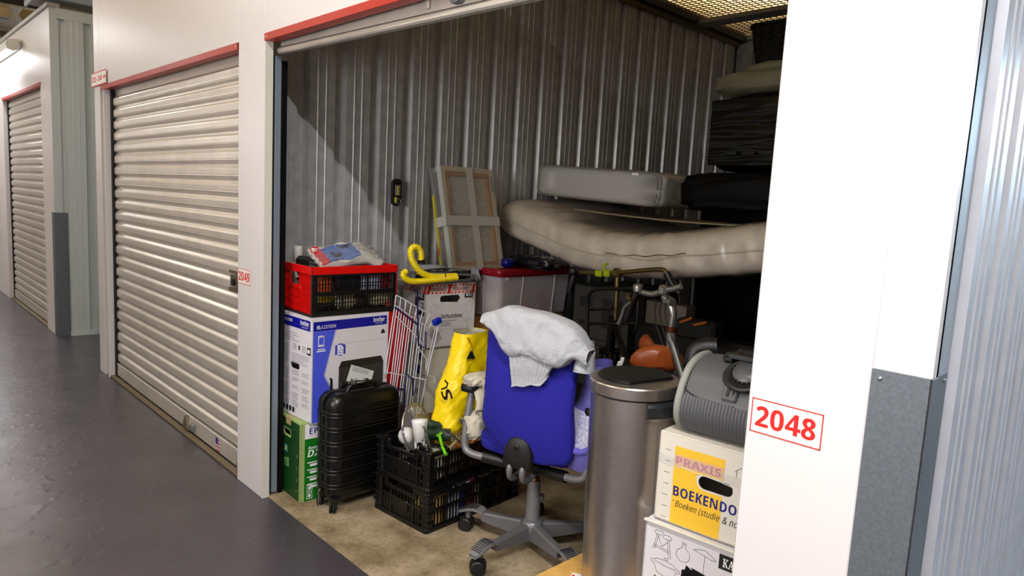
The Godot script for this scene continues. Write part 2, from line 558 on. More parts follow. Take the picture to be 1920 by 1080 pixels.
func structure() -> void:
	# floors
	struct("floor", G.new().box(Vector3(-6.0, -0.05, -3.0), Vector3(28, 0.1, 20)), mats.floor_paint, "dark grey painted concrete floor of the corridor")
	struct("floor", G.new().box(Vector3(-1.855, -0.0405, -2.24), Vector3(2.88, 0.085, 4.42)), mats.concrete, "bare stained concrete floor of the open storage unit")
	# left wall of the open unit, five-pitch sheets
	var wl := struct("wall_left", G.new().box(Vector3(-3.32, 1.5, -2.26), Vector3(0.06, 3.0, 4.4)), mats.sheet, "corrugated grey steel side wall of the open storage unit")
	var z := -0.06
	for k in 4:
		put("wall_panel", sheeting(G.new(), Vector3(WALL_X, 0, z), Vector3(0, 0, -1), Vector3(1, 0, 0), 5, 2.97), mats.sheet, wl)
		z -= 1.035
	put("wall_panel", sheeting(G.new(), Vector3(WALL_X, 0, z), Vector3(0, 0, -1), Vector3(1, 0, 0), 1, 2.97), mats.sheet, wl)
	put("top_rail", G.new().box(Vector3(-3.255, 2.975, -2.26), Vector3(0.07, 0.045, 4.4), 0.006), mats.purlin, wl)
	put("top_strip", G.new().box(Vector3(-3.25, 3.02, -2.26), Vector3(0.13, 0.05, 4.4)), mats.beam, wl)
	# back wall and right wall
	var wb := struct("wall_back", G.new().box(Vector3(-1.9, 1.5, BACK_Z - 0.05), Vector3(2.9, 3.0, 0.06)), mats.sheet, "corrugated steel back wall of the open storage unit")
	for k in 3:
		put("wall_panel", sheeting(G.new(), Vector3(-3.285 + k * 1.035, 0, BACK_Z), Vector3(1, 0, 0), Vector3(0, 0, 1), 5 if k < 2 else 4, 2.97), mats.sheet, wb)
	var wr := struct("wall_right", G.new().box(Vector3(-0.385, 1.5, -2.27), Vector3(0.045, 3.0, 4.36)), mats.sheet, "corrugated grey steel wall between the open unit and the side passage")
	z = -0.075
	for k in 4:
		put("wall_panel", sheeting(G.new(), Vector3(-0.355, 0, z), Vector3(0, 0, -1), Vector3(1, 0, 0), 5, 3.0), mats.pale_sheet, wr)
		z -= 1.035
	for k in 4:
		put("inner_panel", sheeting(G.new(), Vector3(-0.415, 0, -0.12 - k * 1.035), Vector3(0, 0, -1), Vector3(-1, 0, 0), 5, 2.97), mats.sheet, wr)
	# column between the doors
	var col := struct("trim_1", G.new().box(Vector3(-3.21, 1.52, -0.0165), Vector3(0.294, 3.04, 0.033), 0.002), mats.white_panel, "white steel column between the shut door and the open unit")
	put("edge_strip", G.new().box(Vector3(-3.066, 1.065, -0.017), Vector3(0.007, 2.13, 0.036)), mats.dirty_white, col)
	# guide rail inside the left jamb
	var rail := struct("trim_2", G.new().box(Vector3(-3.09, 1.04, -0.058), Vector3(0.012, 2.08, 0.05)), mats.dark_steel, "dark steel guide rail of the roll-up door inside the left jamb")
	put("rail_channel", G.new().box(Vector3(-3.081, 1.045, -0.066), Vector3(0.016, 2.07, 0.030), 0.003), mat("rail_zinc", Color(0.50, 0.55, 0.60), 0.4, 0.3), rail)
	put("rail_lip", G.new().box(Vector3(-3.078, 1.03, -0.097), Vector3(0.012, 2.06, 0.022)), mats.dark_steel, rail)
	# header panels
	struct("wall_front", G.new().box(Vector3(-4.55, 2.60, -0.0165), Vector3(2.38, 0.88, 0.031), 0.002), mats.white_panel, "white steel panel above the shut roll-up door")
	struct("wall_front", G.new().box(Vector3(-1.865, 2.60, -0.0165), Vector3(2.39, 0.88, 0.031), 0.002), mats.white_panel, "white steel panel above the opening of the open unit")
	struct("trim_3", G.new().box(Vector3(-5.917, 1.52, -0.0165), Vector3(0.354 - 0.2, 3.04, 0.033), 0.002), mats.white_panel, "narrow white steel post left of the shut door")
	struct("wall_front", G.new().box(Vector3(-5.79, 2.60, -0.0165), Vector3(0.1, 0.88, 0.031)), mats.white_panel, "white strip beside the shut door's header")
	# right-hand pillar: two plates, kick plate, return
	var pil := struct("trim_4", G.new().box(Vector3(-0.55, 1.52, -0.014), Vector3(0.236, 3.04, 0.036), 0.003), mats.white_panel, "broad white steel pillar right of the open unit")
	put("pillar_plate", G.new().box(Vector3(-0.3845, 1.52, -0.018), Vector3(0.103, 3.04, 0.034), 0.001), mats.white_panel, pil)
	put("return_plate", G.new().box(Vector3(-0.3385, 1.52, -0.06), Vector3(0.011, 3.04, 0.075)), mats.duct, pil)
	var kick := put("kick_plate", G.new().box(Vector3(-0.3825, 0.6035, -0.016), Vector3(0.1035, 1.207, 0.036), 0.001), mats.galvanised, pil)
	put("kick_return", G.new().box(Vector3(-0.3335, 0.6035, -0.045), Vector3(0.0035, 1.207, 0.094)), mats.dark_galvanised if mats.has("dark_galvanised") else mats.galvanised, pil)
	for q in [Vector3(-0.417, 1.19, 0.002)]:
		put("screw", G.new().lathe([Vector2(0.0045, 0), Vector2(0.003, 0.003), Vector2(0.0, 0.0035)], 10), mats.steel, pil, Transform3D(Basis(Vector3(1, 0, 0), PI / 2), q))
	put("screw", G.new().lathe([Vector2(0.0045, 0), Vector2(0.003, 0.003), Vector2(0.0, 0.0035)], 10), mats.steel, pil, Transform3D(Basis(Vector3(0, 0, 1), -PI / 2), Vector3(-0.3318, 1.195, -0.072)))
	# wire mesh ceiling of the unit
	var mesh_top := struct("ceiling", wire_mesh(), mats.mesh_wire, "wire mesh stretched over the open unit as its ceiling")
	mesh_top.set_meta("kind", "structure")
	put("mesh_channel", G.new().box(Vector3(-1.9, 3.005, -3.74), Vector3(2.76, 0.03, 0.14), 0.004), mats.channel, mesh_top)
	put("mesh_channel", G.new().box(Vector3(-1.9, 3.005, -1.7), Vector3(2.76, 0.03, 0.14), 0.004), mats.channel, mesh_top)
	# building ceiling with castellated beams
	var top := struct("ceiling", G.new().box(Vector3(-6, 4.25, -3.0), Vector3(28, 0.1, 20)), mats.ceiling_board, "tan board ceiling of the building above the units")
	for k in 5:
		put("castellated_beam", castellated(), mats.beam, top, Transform3D(Basis(), Vector3(-9.75 - k * 1.7, 3.36, 0)))
	# far block: front, side with kick plate and sheeting
	var fb := struct("wall_far", G.new().box(Vector3(-7.72, 1.49, -0.02), Vector3(0.46, 2.98, 0.04), 0.003), mats.white_panel, "white steel front of the far storage block at the left")
	put("front_header", G.new().box(Vector3(-11.5, 2.67, -0.02), Vector3(7.1, 0.62, 0.04)), mats.white_panel, fb)
	put("front_post", G.new().box(Vector3(-10.35, 1.18, -0.02), Vector3(0.46, 2.36, 0.04), 0.003), mats.white_panel, fb)
	put("front_panel", G.new().box(Vector3(-12.9, 1.18, -0.02), Vector3(4.6, 2.36, 0.04)), mats.white_panel, fb)
	put("side_wall", G.new().box(Vector3(-7.53, 1.49, -3.1), Vector3(0.04, 2.98, 6.1)), mats.side_sheet, fb)
	put("corner_plate", G.new().box(Vector3(-7.495, 1.49, -0.035), Vector3(0.012, 2.98, 0.07), 0.001), mats.side_sheet, fb)
	put("kick_plate", G.new().box(Vector3(-7.489, 0.58, -0.05), Vector3(0.006, 1.16, 0.11)), mats.galvanised, fb)
	put("kick_front", G.new().box(Vector3(-7.54, 0.58, 0.001), Vector3(0.1, 1.16, 0.006)), mats.galvanised, fb)
	for k in 6:
		put("wall_panel", sheeting(G.new(), Vector3(-7.503, 0.03, -0.072 - k * 1.035), Vector3(0, 0, -1), Vector3(1, 0, 0), 5, 2.86), mats.side_sheet, fb)
	put("top_rail", G.new().box(Vector3(-7.49, 2.93, -3.1), Vector3(0.05, 0.09, 6.1)), mats.side_sheet, fb)
	put("bottom_rail", G.new().box(Vector3(-7.485, 0.018, -3.1), Vector3(0.05, 0.036, 6.0)), mats.side_sheet, fb)
	put("top_cap", G.new().box(Vector3(-11.2, 2.995, -0.03), Vector3(7.45, 0.035, 0.1)), mats.channel, fb)
	put("roof_sheet", G.new().box(Vector3(-11.2, 2.99, -3.1), Vector3(7.3, 0.02, 6.1)), mats.channel, fb)
	struct("ceiling", G.new().box(Vector3(-4.6, 3.075, -2.3), Vector3(2.7, 0.04, 4.5)), mats.channel, "sheet steel roof of the unit behind the shut door")
	struct("ceiling", G.new().box(Vector3(-3.5, 3.075, -6.9), Vector3(9.0, 0.04, 4.6)), mats.channel, "sheet steel roof of the units behind the open one")
	var duct := struct("trim_5", G.new().box(Vector3(-7.72, 3.33, -3.0), Vector3(0.5, 0.56, 6.2), 0.01), mats.duct, "pale grey duct running above the far block")
	put("duct_flange", G.new().box(Vector3(-7.72, 3.33, 0.09), Vector3(0.53, 0.59, 0.02)), mats.duct, duct)
	# outer walls that close the building, and the block behind the shut door
	struct("wall_passage", G.new().box(Vector3(-5.955, 1.5, -2.3), Vector3(0.06, 3.0, 4.5)), mats.side_sheet, "side of the middle block along the passage")
	struct("wall_opposite", G.new().box(Vector3(-6, 2.1, 2.62), Vector3(28, 4.4, 0.08)), mats.white_panel, "white steel front of the units across the corridor")
	struct("wall_end", G.new().box(Vector3(-19.96, 2.1, -3.0), Vector3(0.08, 4.4, 20)), mats.white_panel, "end wall of the corridor")
	struct("wall_end", G.new().box(Vector3(7.96, 2.1, -3.0), Vector3(0.08, 4.4, 20)), mats.white_panel, "near end wall of the corridor")
	struct("wall_rear", G.new().box(Vector3(-6, 2.1, -12.6), Vector3(28, 4.4, 0.08)), mats.white_panel, "rear wall of the building")
	struct("wall_passage", G.new().box(Vector3(1.3, 1.5, -3.5), Vector3(0.06, 3.0, 7.0)), mats.white_panel, "opposite side of the passage right of the open unit")

func wire_mesh() -> G:
	var g := G.new()
	var r := 0.0026
	var sp := 0.05
	for i in int(4.3 / sp):
		var z := -0.1 - i * sp
		g.box(Vector3(-1.83, 3.03, z), Vector3(2.84, r * 2, r * 2))
	for i in int(2.84 / sp):
		var x := -3.24 + i * sp
		g.box(Vector3(x, 3.034, -2.25), Vector3(r * 2, r * 2, 4.36))
	return g

func castellated() -> G:
	var g := G.new()
	var t := 0.01
	g.box(Vector3(0, 0.006, -2.2), Vector3(0.13, 0.012, 8.0))
	g.box(Vector3(0, 0.454, -2.2), Vector3(0.13, 0.012, 8.0))
	# web: pieces between the hexagonal holes, plane YZ
	g.x = Transform3D(Basis(Vector3(0, 0, -1), Vector3.UP, Vector3(1, 0, 0)), Vector3(0, 0, 1.8))
	var p := 0.36
	for i in 22:
		var o := i * p
		var hole := [Vector2(o + 0.03, 0.23), Vector2(o + 0.10, 0.10), Vector2(o + 0.26, 0.10), Vector2(o + 0.33, 0.23), Vector2(o + 0.26, 0.36), Vector2(o + 0.10, 0.36)]
		hole.reverse()
		holed(g, o, 0.01, o + p, 0.45, hole, t)
	return g

func doors() -> void:
	roll_door("door_1", -5.74, -3.357, 2.13, -0.05, "shut cream roll-up steel door of the unit left of the open one", true)
	roll_door("door_2", -10.12, -7.95, 2.33, -0.05, "shut roll-up steel door of the far block at the left edge", false)
	# the open unit's door, rolled up: only its foot shows
	var d := thing("door_3", "", "", Vector3(-3.06, 2.085, -0.075))
	d.set_meta("kind", "structure")
	d.set_meta("label", "rolled-up steel door of the open unit, its bottom bar hanging under the red trim")
	d.rotation.z = -0.0195
	var cream: Material = mats.door_sheet
	put("bottom_panel", G.new().box(Vector3(1.2, 0.075, 0), Vector3(2.40, 0.13, 0.016), 0.002), cream, d)
	put("bottom_bar", G.new().box(Vector3(1.2, 0.012, 0.006), Vector3(2.41, 0.026, 0.035), 0.006), cream, d)
	put("seam", G.new().box(Vector3(1.2, 0.0285, 0.0085), Vector3(2.40, 0.004, 0.004)), mats.black, d)
	put("curtain", G.new().box(Vector3(1.2, 0.30, -0.03), Vector3(2.40, 0.36, 0.01)), cream, d)
	put("latch", G.new().box(Vector3(1.155, 0.098, 0.02), Vector3(0.12, 0.014, 0.022), 0.003).box(Vector3(1.105, 0.072, 0.014), Vector3(0.018, 0.06, 0.012), 0.003), cream, d)
	put("handle", G.new().prism([Vector2(1.20, 0.10), Vector2(1.215, 0.085), Vector2(1.255, 0.035), Vector2(1.285, 0.035), Vector2(1.295, 0.05), Vector2(1.295, 0.135), Vector2(1.20, 0.135)], 0.01, 0.035), mats.zinc, d)
	put("bolt", G.new().lathe([Vector2(0.008, 0), Vector2(0.006, 0.006), Vector2(0, 0.007)], 10), mats.zinc, d, Transform3D(Basis(Vector3(1, 0, 0), PI / 2), Vector3(1.275, 0.075, 0.035)))
	# red trims
	for t in [[-5.815, -3.365, 2.127, "red steel trim over the shut door"], [-3.07, -0.667, 2.13, "red steel trim over the opening of the open unit"], [-10.15, -7.93, 2.335, "red steel trim over the far door"]]:
		var g := G.new()
		var cx: float = (t[0] + t[1]) * 0.5
		var w: float = t[1] - t[0]
		g.box(Vector3(cx, t[2] + 0.016, 0.002), Vector3(w, 0.032, 0.005), 0.001)
		g.box(Vector3(cx, t[2] + 0.0015, -0.02), Vector3(w, 0.003, 0.045))
		var tr := struct("trim_%d" % (6 + int(taken.get("trims", 0))), g, mats.red_trim, t[3])
		taken["trims"] = int(taken.get("trims", 0)) + 1
		for k in 3:
			put("screw", G.new().lathe([Vector2(0.004, 0), Vector2(0.003, 0.002), Vector2(0.0, 0.0025)], 10), mats.dirty_white, tr, Transform3D(Basis(Vector3(1, 0, 0), PI / 2), Vector3(lerpf(t[0] + 0.02, t[1] - 0.02, k / 2.0), t[2] + 0.016, 0.0045)))

func slat_mesh(w: float, pitch: float) -> ArrayMesh:
	var g := G.new()
	var pr := [[0.0, 0.0], [0.006, 0.0], [0.015, 0.0115], [0.026, 0.0145], [0.030, 0.0140], [0.034, 0.0145], [0.058, 0.0140], [0.065, 0.012], [0.077, 0.001], [0.082, 0.0]]
	for i in pr.size() - 1:
		var a := Vector3(0, pr[i][0] * pitch / 0.082, pr[i][1])
		var b := Vector3(0, pr[i + 1][0] * pitch / 0.082, pr[i + 1][1])
		g.quad(a, a + Vector3(w, 0, 0), b + Vector3(w, 0, 0), b)
	for k in [0.0, w]:
		var f := []
		for q in pr: f.append(Vector3(k, q[0] * pitch / 0.082, q[1]))
		for i in range(1, f.size() - 1): g.tri(f[0], f[i], f[i + 1])
	return g.mesh()

func roll_door(called: String, x0: float, x1: float, top: float, z: float, label: String, detail: bool) -> void:
	var w := x1 - x0
	var d := struct(called, G.new().box(Vector3(w / 2, top / 2 + 0.05, -0.02), Vector3(w, top + 0.1, 0.01)), mats.door_sheet, label, self, Transform3D(Basis(), Vector3(x0, 0, z)))
	var pitch := 0.082
	var first := slat_mesh(w - 0.05, pitch)
	var n := int((top + 0.03 - 0.115) / pitch)
	for i in n:
		put("slat", first, mats.door_sheet, d, Transform3D(Basis(), Vector3(0.05, 0.115 + i * pitch, -0.012)))
	put("bottom_bar", G.new().box(Vector3(w / 2 + 0.025, 0.062, 0.0), Vector3(w - 0.05, 0.085, 0.012), 0.002).box(Vector3(w / 2 + 0.025, 0.110, 0.002), Vector3(w - 0.05, 0.01, 0.014), 0.002), mats.door_sheet, d)
	put("threshold", G.new().box(Vector3(w / 2, 0.007, 0.026), Vector3(w, 0.014, 0.034), 0.003), mat("threshold", Color(0.40, 0.35, 0.26), 0.7), d)
	put("jamb_gap", G.new().box(Vector3(0.02, top / 2, 0.0), Vector3(0.045, top, 0.02)), mats.black_matte, d)
	put("jamb", G.new().box(Vector3(-0.01, top / 2, z * -0.5 - 0.0), Vector3(0.02, top, 0.052)), mats.white_panel, d)
	if detail:
		put("lock_plate", G.new().box(Vector3(w - 0.10, 1.005, 0.012), Vector3(0.16, 0.06, 0.01), 0.003).box(Vector3(w - 0.1, 1.05, 0.012), Vector3(0.18, 0.012, 0.016)).box(Vector3(w - 0.1, 0.958, 0.012), Vector3(0.18, 0.02, 0.016)), mat("lock_steel", Color(0.42, 0.38, 0.30), 0.4, 0.6), d)
		put("lock_knob", G.new().cyl(Vector3(w - 0.125, 1.0, 0.016), Vector3(w - 0.125, 1.0, 0.028), 0.016, 14), mats.black, d)
		for lx in [1.55, w - 0.03]:
			put("latch_foot", G.new().prism([Vector2(-0.05, 0), Vector2(0.05, 0), Vector2(0.012, 0.075), Vector2(-0.002, 0.08)], 0.0, 0.02), mat("lock_steel", Color.WHITE), d, Transform3D(Basis(), Vector3(lx, 0.03, 0.006)))
			put("latch_plate", G.new().box(Vector3(lx + 0.09, 0.055, 0.012), Vector3(0.06, 0.045, 0.012), 0.003), mats.zinc, d)
			put("latch_bolt", G.new().cyl(Vector3(lx + 0.095, 0.06, 0.018), Vector3(lx + 0.095, 0.06, 0.023), 0.008, 10), mats.steel, d)
		# small flag sticker
		var f := face(Vector3(w - 0.40, 0.098, 0.0066), Vector3(1, 0, 0))
		var fl := put("flag_sticker", G.new(f).rect(0, 0, 0.055, 0.075, 0.0), mat("flag_white", Color(0.85, 0.75, 0.78), 0.5), d)
		var gr := G.new(f)
		for k in 4: gr.rect(0, 0.006 + k * 0.02, 0.055, 0.009, 0.0004)
		put("flag_stripes", gr, mat("flag_red", Color(0.62, 0.25, 0.30), 0.5), fl)
		put("flag_canton", G.new(f).rect(0, 0, 0.032, 0.036, 0.0008), mat("flag_blue", Color(0.05, 0.06, 0.55), 0.5), fl)

func number_sign(label: String, f: Transform3D, w: float, h: float, s: String, arrow := false) -> void:
	var t := put("number_sign", G.new(f).rect(0, 0, w, h, 0.0006), mat("sign_white", Color(0.88, 0.865, 0.84), 0.5))
	tag(t, label, "sign")
	var b := w * 0.016
	put("border", G.new(f).rect(0, 0, w, b, 0.001).rect(0, h - b, w, b, 0.001).rect(0, 0, b, h, 0.001).rect(w - b, 0, b, h, 0.001), mats.print_red, t)
	if arrow:
		put("numbers", G.new(f).text(s, w * 0.06, h * 0.30, w * 0.66, h * 0.38, true, 0.0, 0.001), mats.print_red, t)
		put("arrow", G.new(f).rect(w * 0.77, h * 0.44, w * 0.1, h * 0.09, 0.001).poly([Vector2(w * 0.86, h * 0.30), Vector2(w * 0.95, h * 0.485), Vector2(w * 0.86, h * 0.67)], 0.001), mats.print_red, t)
	else:
		put("numbers", G.new(f).text(s, w * 0.07, h * 0.20, w * 0.845, h * 0.60, true, 0.0, 0.001), mats.print_red, t)

func signs() -> void:
	number_sign("white 2048 sign with red border on the broad pillar right of the open unit", face(Vector3(-0.6585, 1.096, 0.004), Vector3(1, 0, 0)), 0.150, 0.0735, "2048")
	number_sign("white 2049 sign with red border on the column between the two doors", face(Vector3(-3.357, 1.088, 0.0), Vector3(1, 0, 0)), 0.150, 0.074, "2049")
	number_sign("small white direction sign with an arrow above the shut door's left post", face(Vector3(-6.04, 2.26, 0.0075), Vector3(1, 0, 0)), 0.41, 0.098, "2025 - 2048", true)

# ---------------------------------------------------------------- left of the unit
# A carton whose near vertical edge stands at the node: local x from -w to 0, z from -d to 0.
func carton(called: String, label: String, at: Vector3, yaw: float, w: float, d: float, h: float, m: Material, hole_front := [], hole_side := [], open_top := false) -> Node3D:
	var t := thing(called, label, "box", at, yaw)
	var k := 0.005
	var g := G.new()
	# front (+z)
	if hole_front.size():
		g.x = Transform3D(Basis(), Vector3(-w, 0, 0))
		holed(g, 0, 0, w, h, hole_front, k)
		g.x = Transform3D()
	else: g.box(Vector3(-w / 2, h / 2, -k / 2), Vector3(w, h, k), 0.0015)
	# side (+x)
	if hole_side.size():
		g.x = Transform3D(Basis(Vector3(0, 0, -1), Vector3.UP, Vector3(1, 0, 0)), Vector3())
		holed(g, 0, 0, d, h, hole_side, k)
		g.x = Transform3D()
	else: g.box(Vector3(-k / 2, h / 2, -d / 2), Vector3(k, h, d), 0.0015)
	g.box(Vector3(-w / 2, h / 2, -d + k / 2), Vector3(w, h, k), 0.0015)
	g.box(Vector3(-w + k / 2, h / 2, -d / 2), Vector3(k, h, d), 0.0015)
	g.box(Vector3(-w / 2, k / 2, -d / 2), Vector3(w, k, d))
	put("body", g, m, t)
	if not open_top:
		# two top flaps that meet in the middle
		put("flap", G.new().box(Vector3(-w / 4 - 0.0004, h + k / 2, -d / 2), Vector3(w / 2 - 0.001, k, d), 0.001), m, t)
		put("flap", G.new().box(Vector3(-w * 0.75 + 0.0004, h + k / 2, -d / 2), Vector3(w / 2 - 0.001, k, d), 0.001), m, t)
	return t

func ff(w: float, h: float) -> Transform3D: return face(Vector3(-w, h, 0), Vector3(1, 0, 0))
func sf(h: float) -> Transform3D: return face(Vector3(0, h, 0), Vector3(0, 0, -1))

# a rounded uneven lump, for cloth and soft packs
func lump(g: G, c: Vector3, s: Vector3, sd: int, rough := 0.08, pw := 0.6, nu := 22, nv := 14, b := Basis()) -> G:
	var fn := FastNoiseLite.new()
	fn.seed = sd
	fn.frequency = 1.4
	var f := func(u: float, v: float) -> Vector3:
		var a := TAU * u
		var e := PI * (v - 0.5)
		var d := Vector3(signf(cos(a)) * pow(absf(cos(a)), pw) * pow(cos(e), pw), signf(sin(e)) * pow(absf(sin(e)), pw), -signf(sin(a)) * pow(absf(sin(a)), pw) * pow(cos(e), pw))
		return c + b * (d * (1.0 + rough * fn.get_noise_3dv(d * 2.0 + Vector3(sd, 0, 0))) * s * 0.5)
	return g.grid(f, nu, nv)

func lattice(g: G, x0: float, y0: float, w: float, h: float, nx: int, rows: Array, bar: float, t: float) -> G:
	# frame in the XY plane with vertical bars and the given horizontal bars (fractions of h)
	for i in nx + 1:
		g.box(Vector3(x0 + w * i / nx, y0 + h / 2, -t / 2), Vector3(bar, h, t))
	for r in rows:
		g.box(Vector3(x0 + w / 2, y0 + h * r, -t / 2), Vector3(w, bar * 1.1, t))
	return g

func stuff_left() -> void:
	green_box()
	printer_box()
	red_crate()
	suitcase()
	black_crate("lower", Vector3(-2.293, 0, -0.404), 0.074, 0.366, 0.61, 0.187)
	black_crate("upper", Vector3(-2.300, 0.183, -0.410), 0.10, 0.352, 0.56, 0.186)
	crate_contents()

func green_box() -> void:
	var w := 0.26
	var h := 0.385
	var green := mat("green_card", Color(0.03, 0.24, 0.05), 0.4)
	var t := carton("paper_box", "green paper box standing on the concrete under the white printer box", Vector3(-2.908, 0, -0.115), -0.029, w, 0.30, h, mat("pale_green", Color(0.58, 0.66, 0.40), 0.6), stadium(0.115, 0.315, 0.075, 0.028))
	var f := ff(w, h)
	put("green_print", G.new(f).poly([Vector2(0.06, 0.003), Vector2(0.25, 0.003), Vector2(0.25, 0.05), Vector2(0.075, 0.05), Vector2(0.06, 0.05)]).rect(0.06, 0.092, 0.19, 0.29).rect(0.06, 0.05, 0.012, 0.045).rect(0.158, 0.05, 0.092, 0.045), green, t)
	put("grey_print", G.new(f).rect(0.0, 0.0, 0.058, 0.10).rect(0.015, 0.22, 0.03, 0.05), mat("grey_green", Color(0.36, 0.44, 0.40), 0.5), t)
	put("dark_print", G.new(f).rect(0.0, 0.10, 0.058, 0.12).rect(0.0, 0.27, 0.058, 0.113), mat("deep_green", Color(0.08, 0.17, 0.09), 0.5), t)
	var leaf := mat("leaf_print", Color(0.42, 0.62, 0.34), 0.5)
	put("text_print", G.new(f).rect(0.085, 0.205, 0.05, 0.01, 0.001).rect(0.085, 0.222, 0.055, 0.006, 0.001).rect(0.09, 0.237, 0.045, 0.006, 0.001).rect(0.12, 0.195, 0.02, 0.05, 0.001), leaf, t)
	for q in [Vector2(0.218, 0.16), Vector2(0.218, 0.22), Vector2(0.218, 0.28), Vector2(0.215, 0.335)]: put("tick_print", G.new(f).ink([q, q + Vector2(0.006, 0.007), q + Vector2(0.014, -0.006)], 0.003, 0.001), leaf, t)
	put("picture_print", G.new(f).rect(0.087, 0.135, 0.04, 0.038, 0.001), mat("blue_print_dim", Color(0.20, 0.45, 0.50), 0.5), t)
	put("picture_sun", G.new(f).rect(0.095, 0.145, 0.018, 0.02, 0.0013), mat("yellow_print_dim", Color(0.72, 0.70, 0.16), 0.5), t)
	var s := sf(h)
	put("side_green", G.new(s).rect(0.022, 0.075, 0.278, 0.31), mat("side_green", Color(0.05, 0.42, 0.08), 0.4), t)
	put("side_white", G.new(s).rect(0.022, 0.0, 0.278, 0.073), mats.print_white, t)
	put("blue_letters", G.new(s).text("EPSON", 0.045, 0.022, 0.125, 0.03, true, 0, 0.001).text("EXCEED YOUR VISION", 0.045, 0.057, 0.12, 0.007, false, 0, 0.001), mat("print_blue", Color(0.03, 0.07, 0.5), 0.5), t)
	var wl := G.new(s).text("Business", 0.04, 0.112, 0.08, 0.014, true, 0.2, 0.001).text("DX1", 0.036, 0.13, 0.09, 0.034, true, 0.2, 0.001)
	for k in 4: wl.rect(0.036, 0.19 + k * 0.036, 0.06, 0.005, 0.001).rect(0.05, 0.20 + k * 0.036, 0.05, 0.012, 0.001)
	for k in 2: wl.ink([Vector2(0.036, 0.305 + k * 0.037), Vector2(0.062, 0.305 + k * 0.037), Vector2(0.062, 0.335 + k * 0.037), Vector2(0.036, 0.335 + k * 0.037)], 0.0025, 0.001, true).rect(0.043, 0.312 + k * 0.037, 0.012, 0.016, 0.001)
	put("white_letters", wl, mats.print_white, t)
	put("tape", G.new().box(Vector3(-0.13, h + 0.0058, -0.15), Vector3(0.05, 0.001, 0.30)).box(Vector3(-0.13, h - 0.012, 0.001), Vector3(0.05, 0.035, 0.001)), mat("tape_tan", Color(0.66, 0.58, 0.40), 0.35), t)

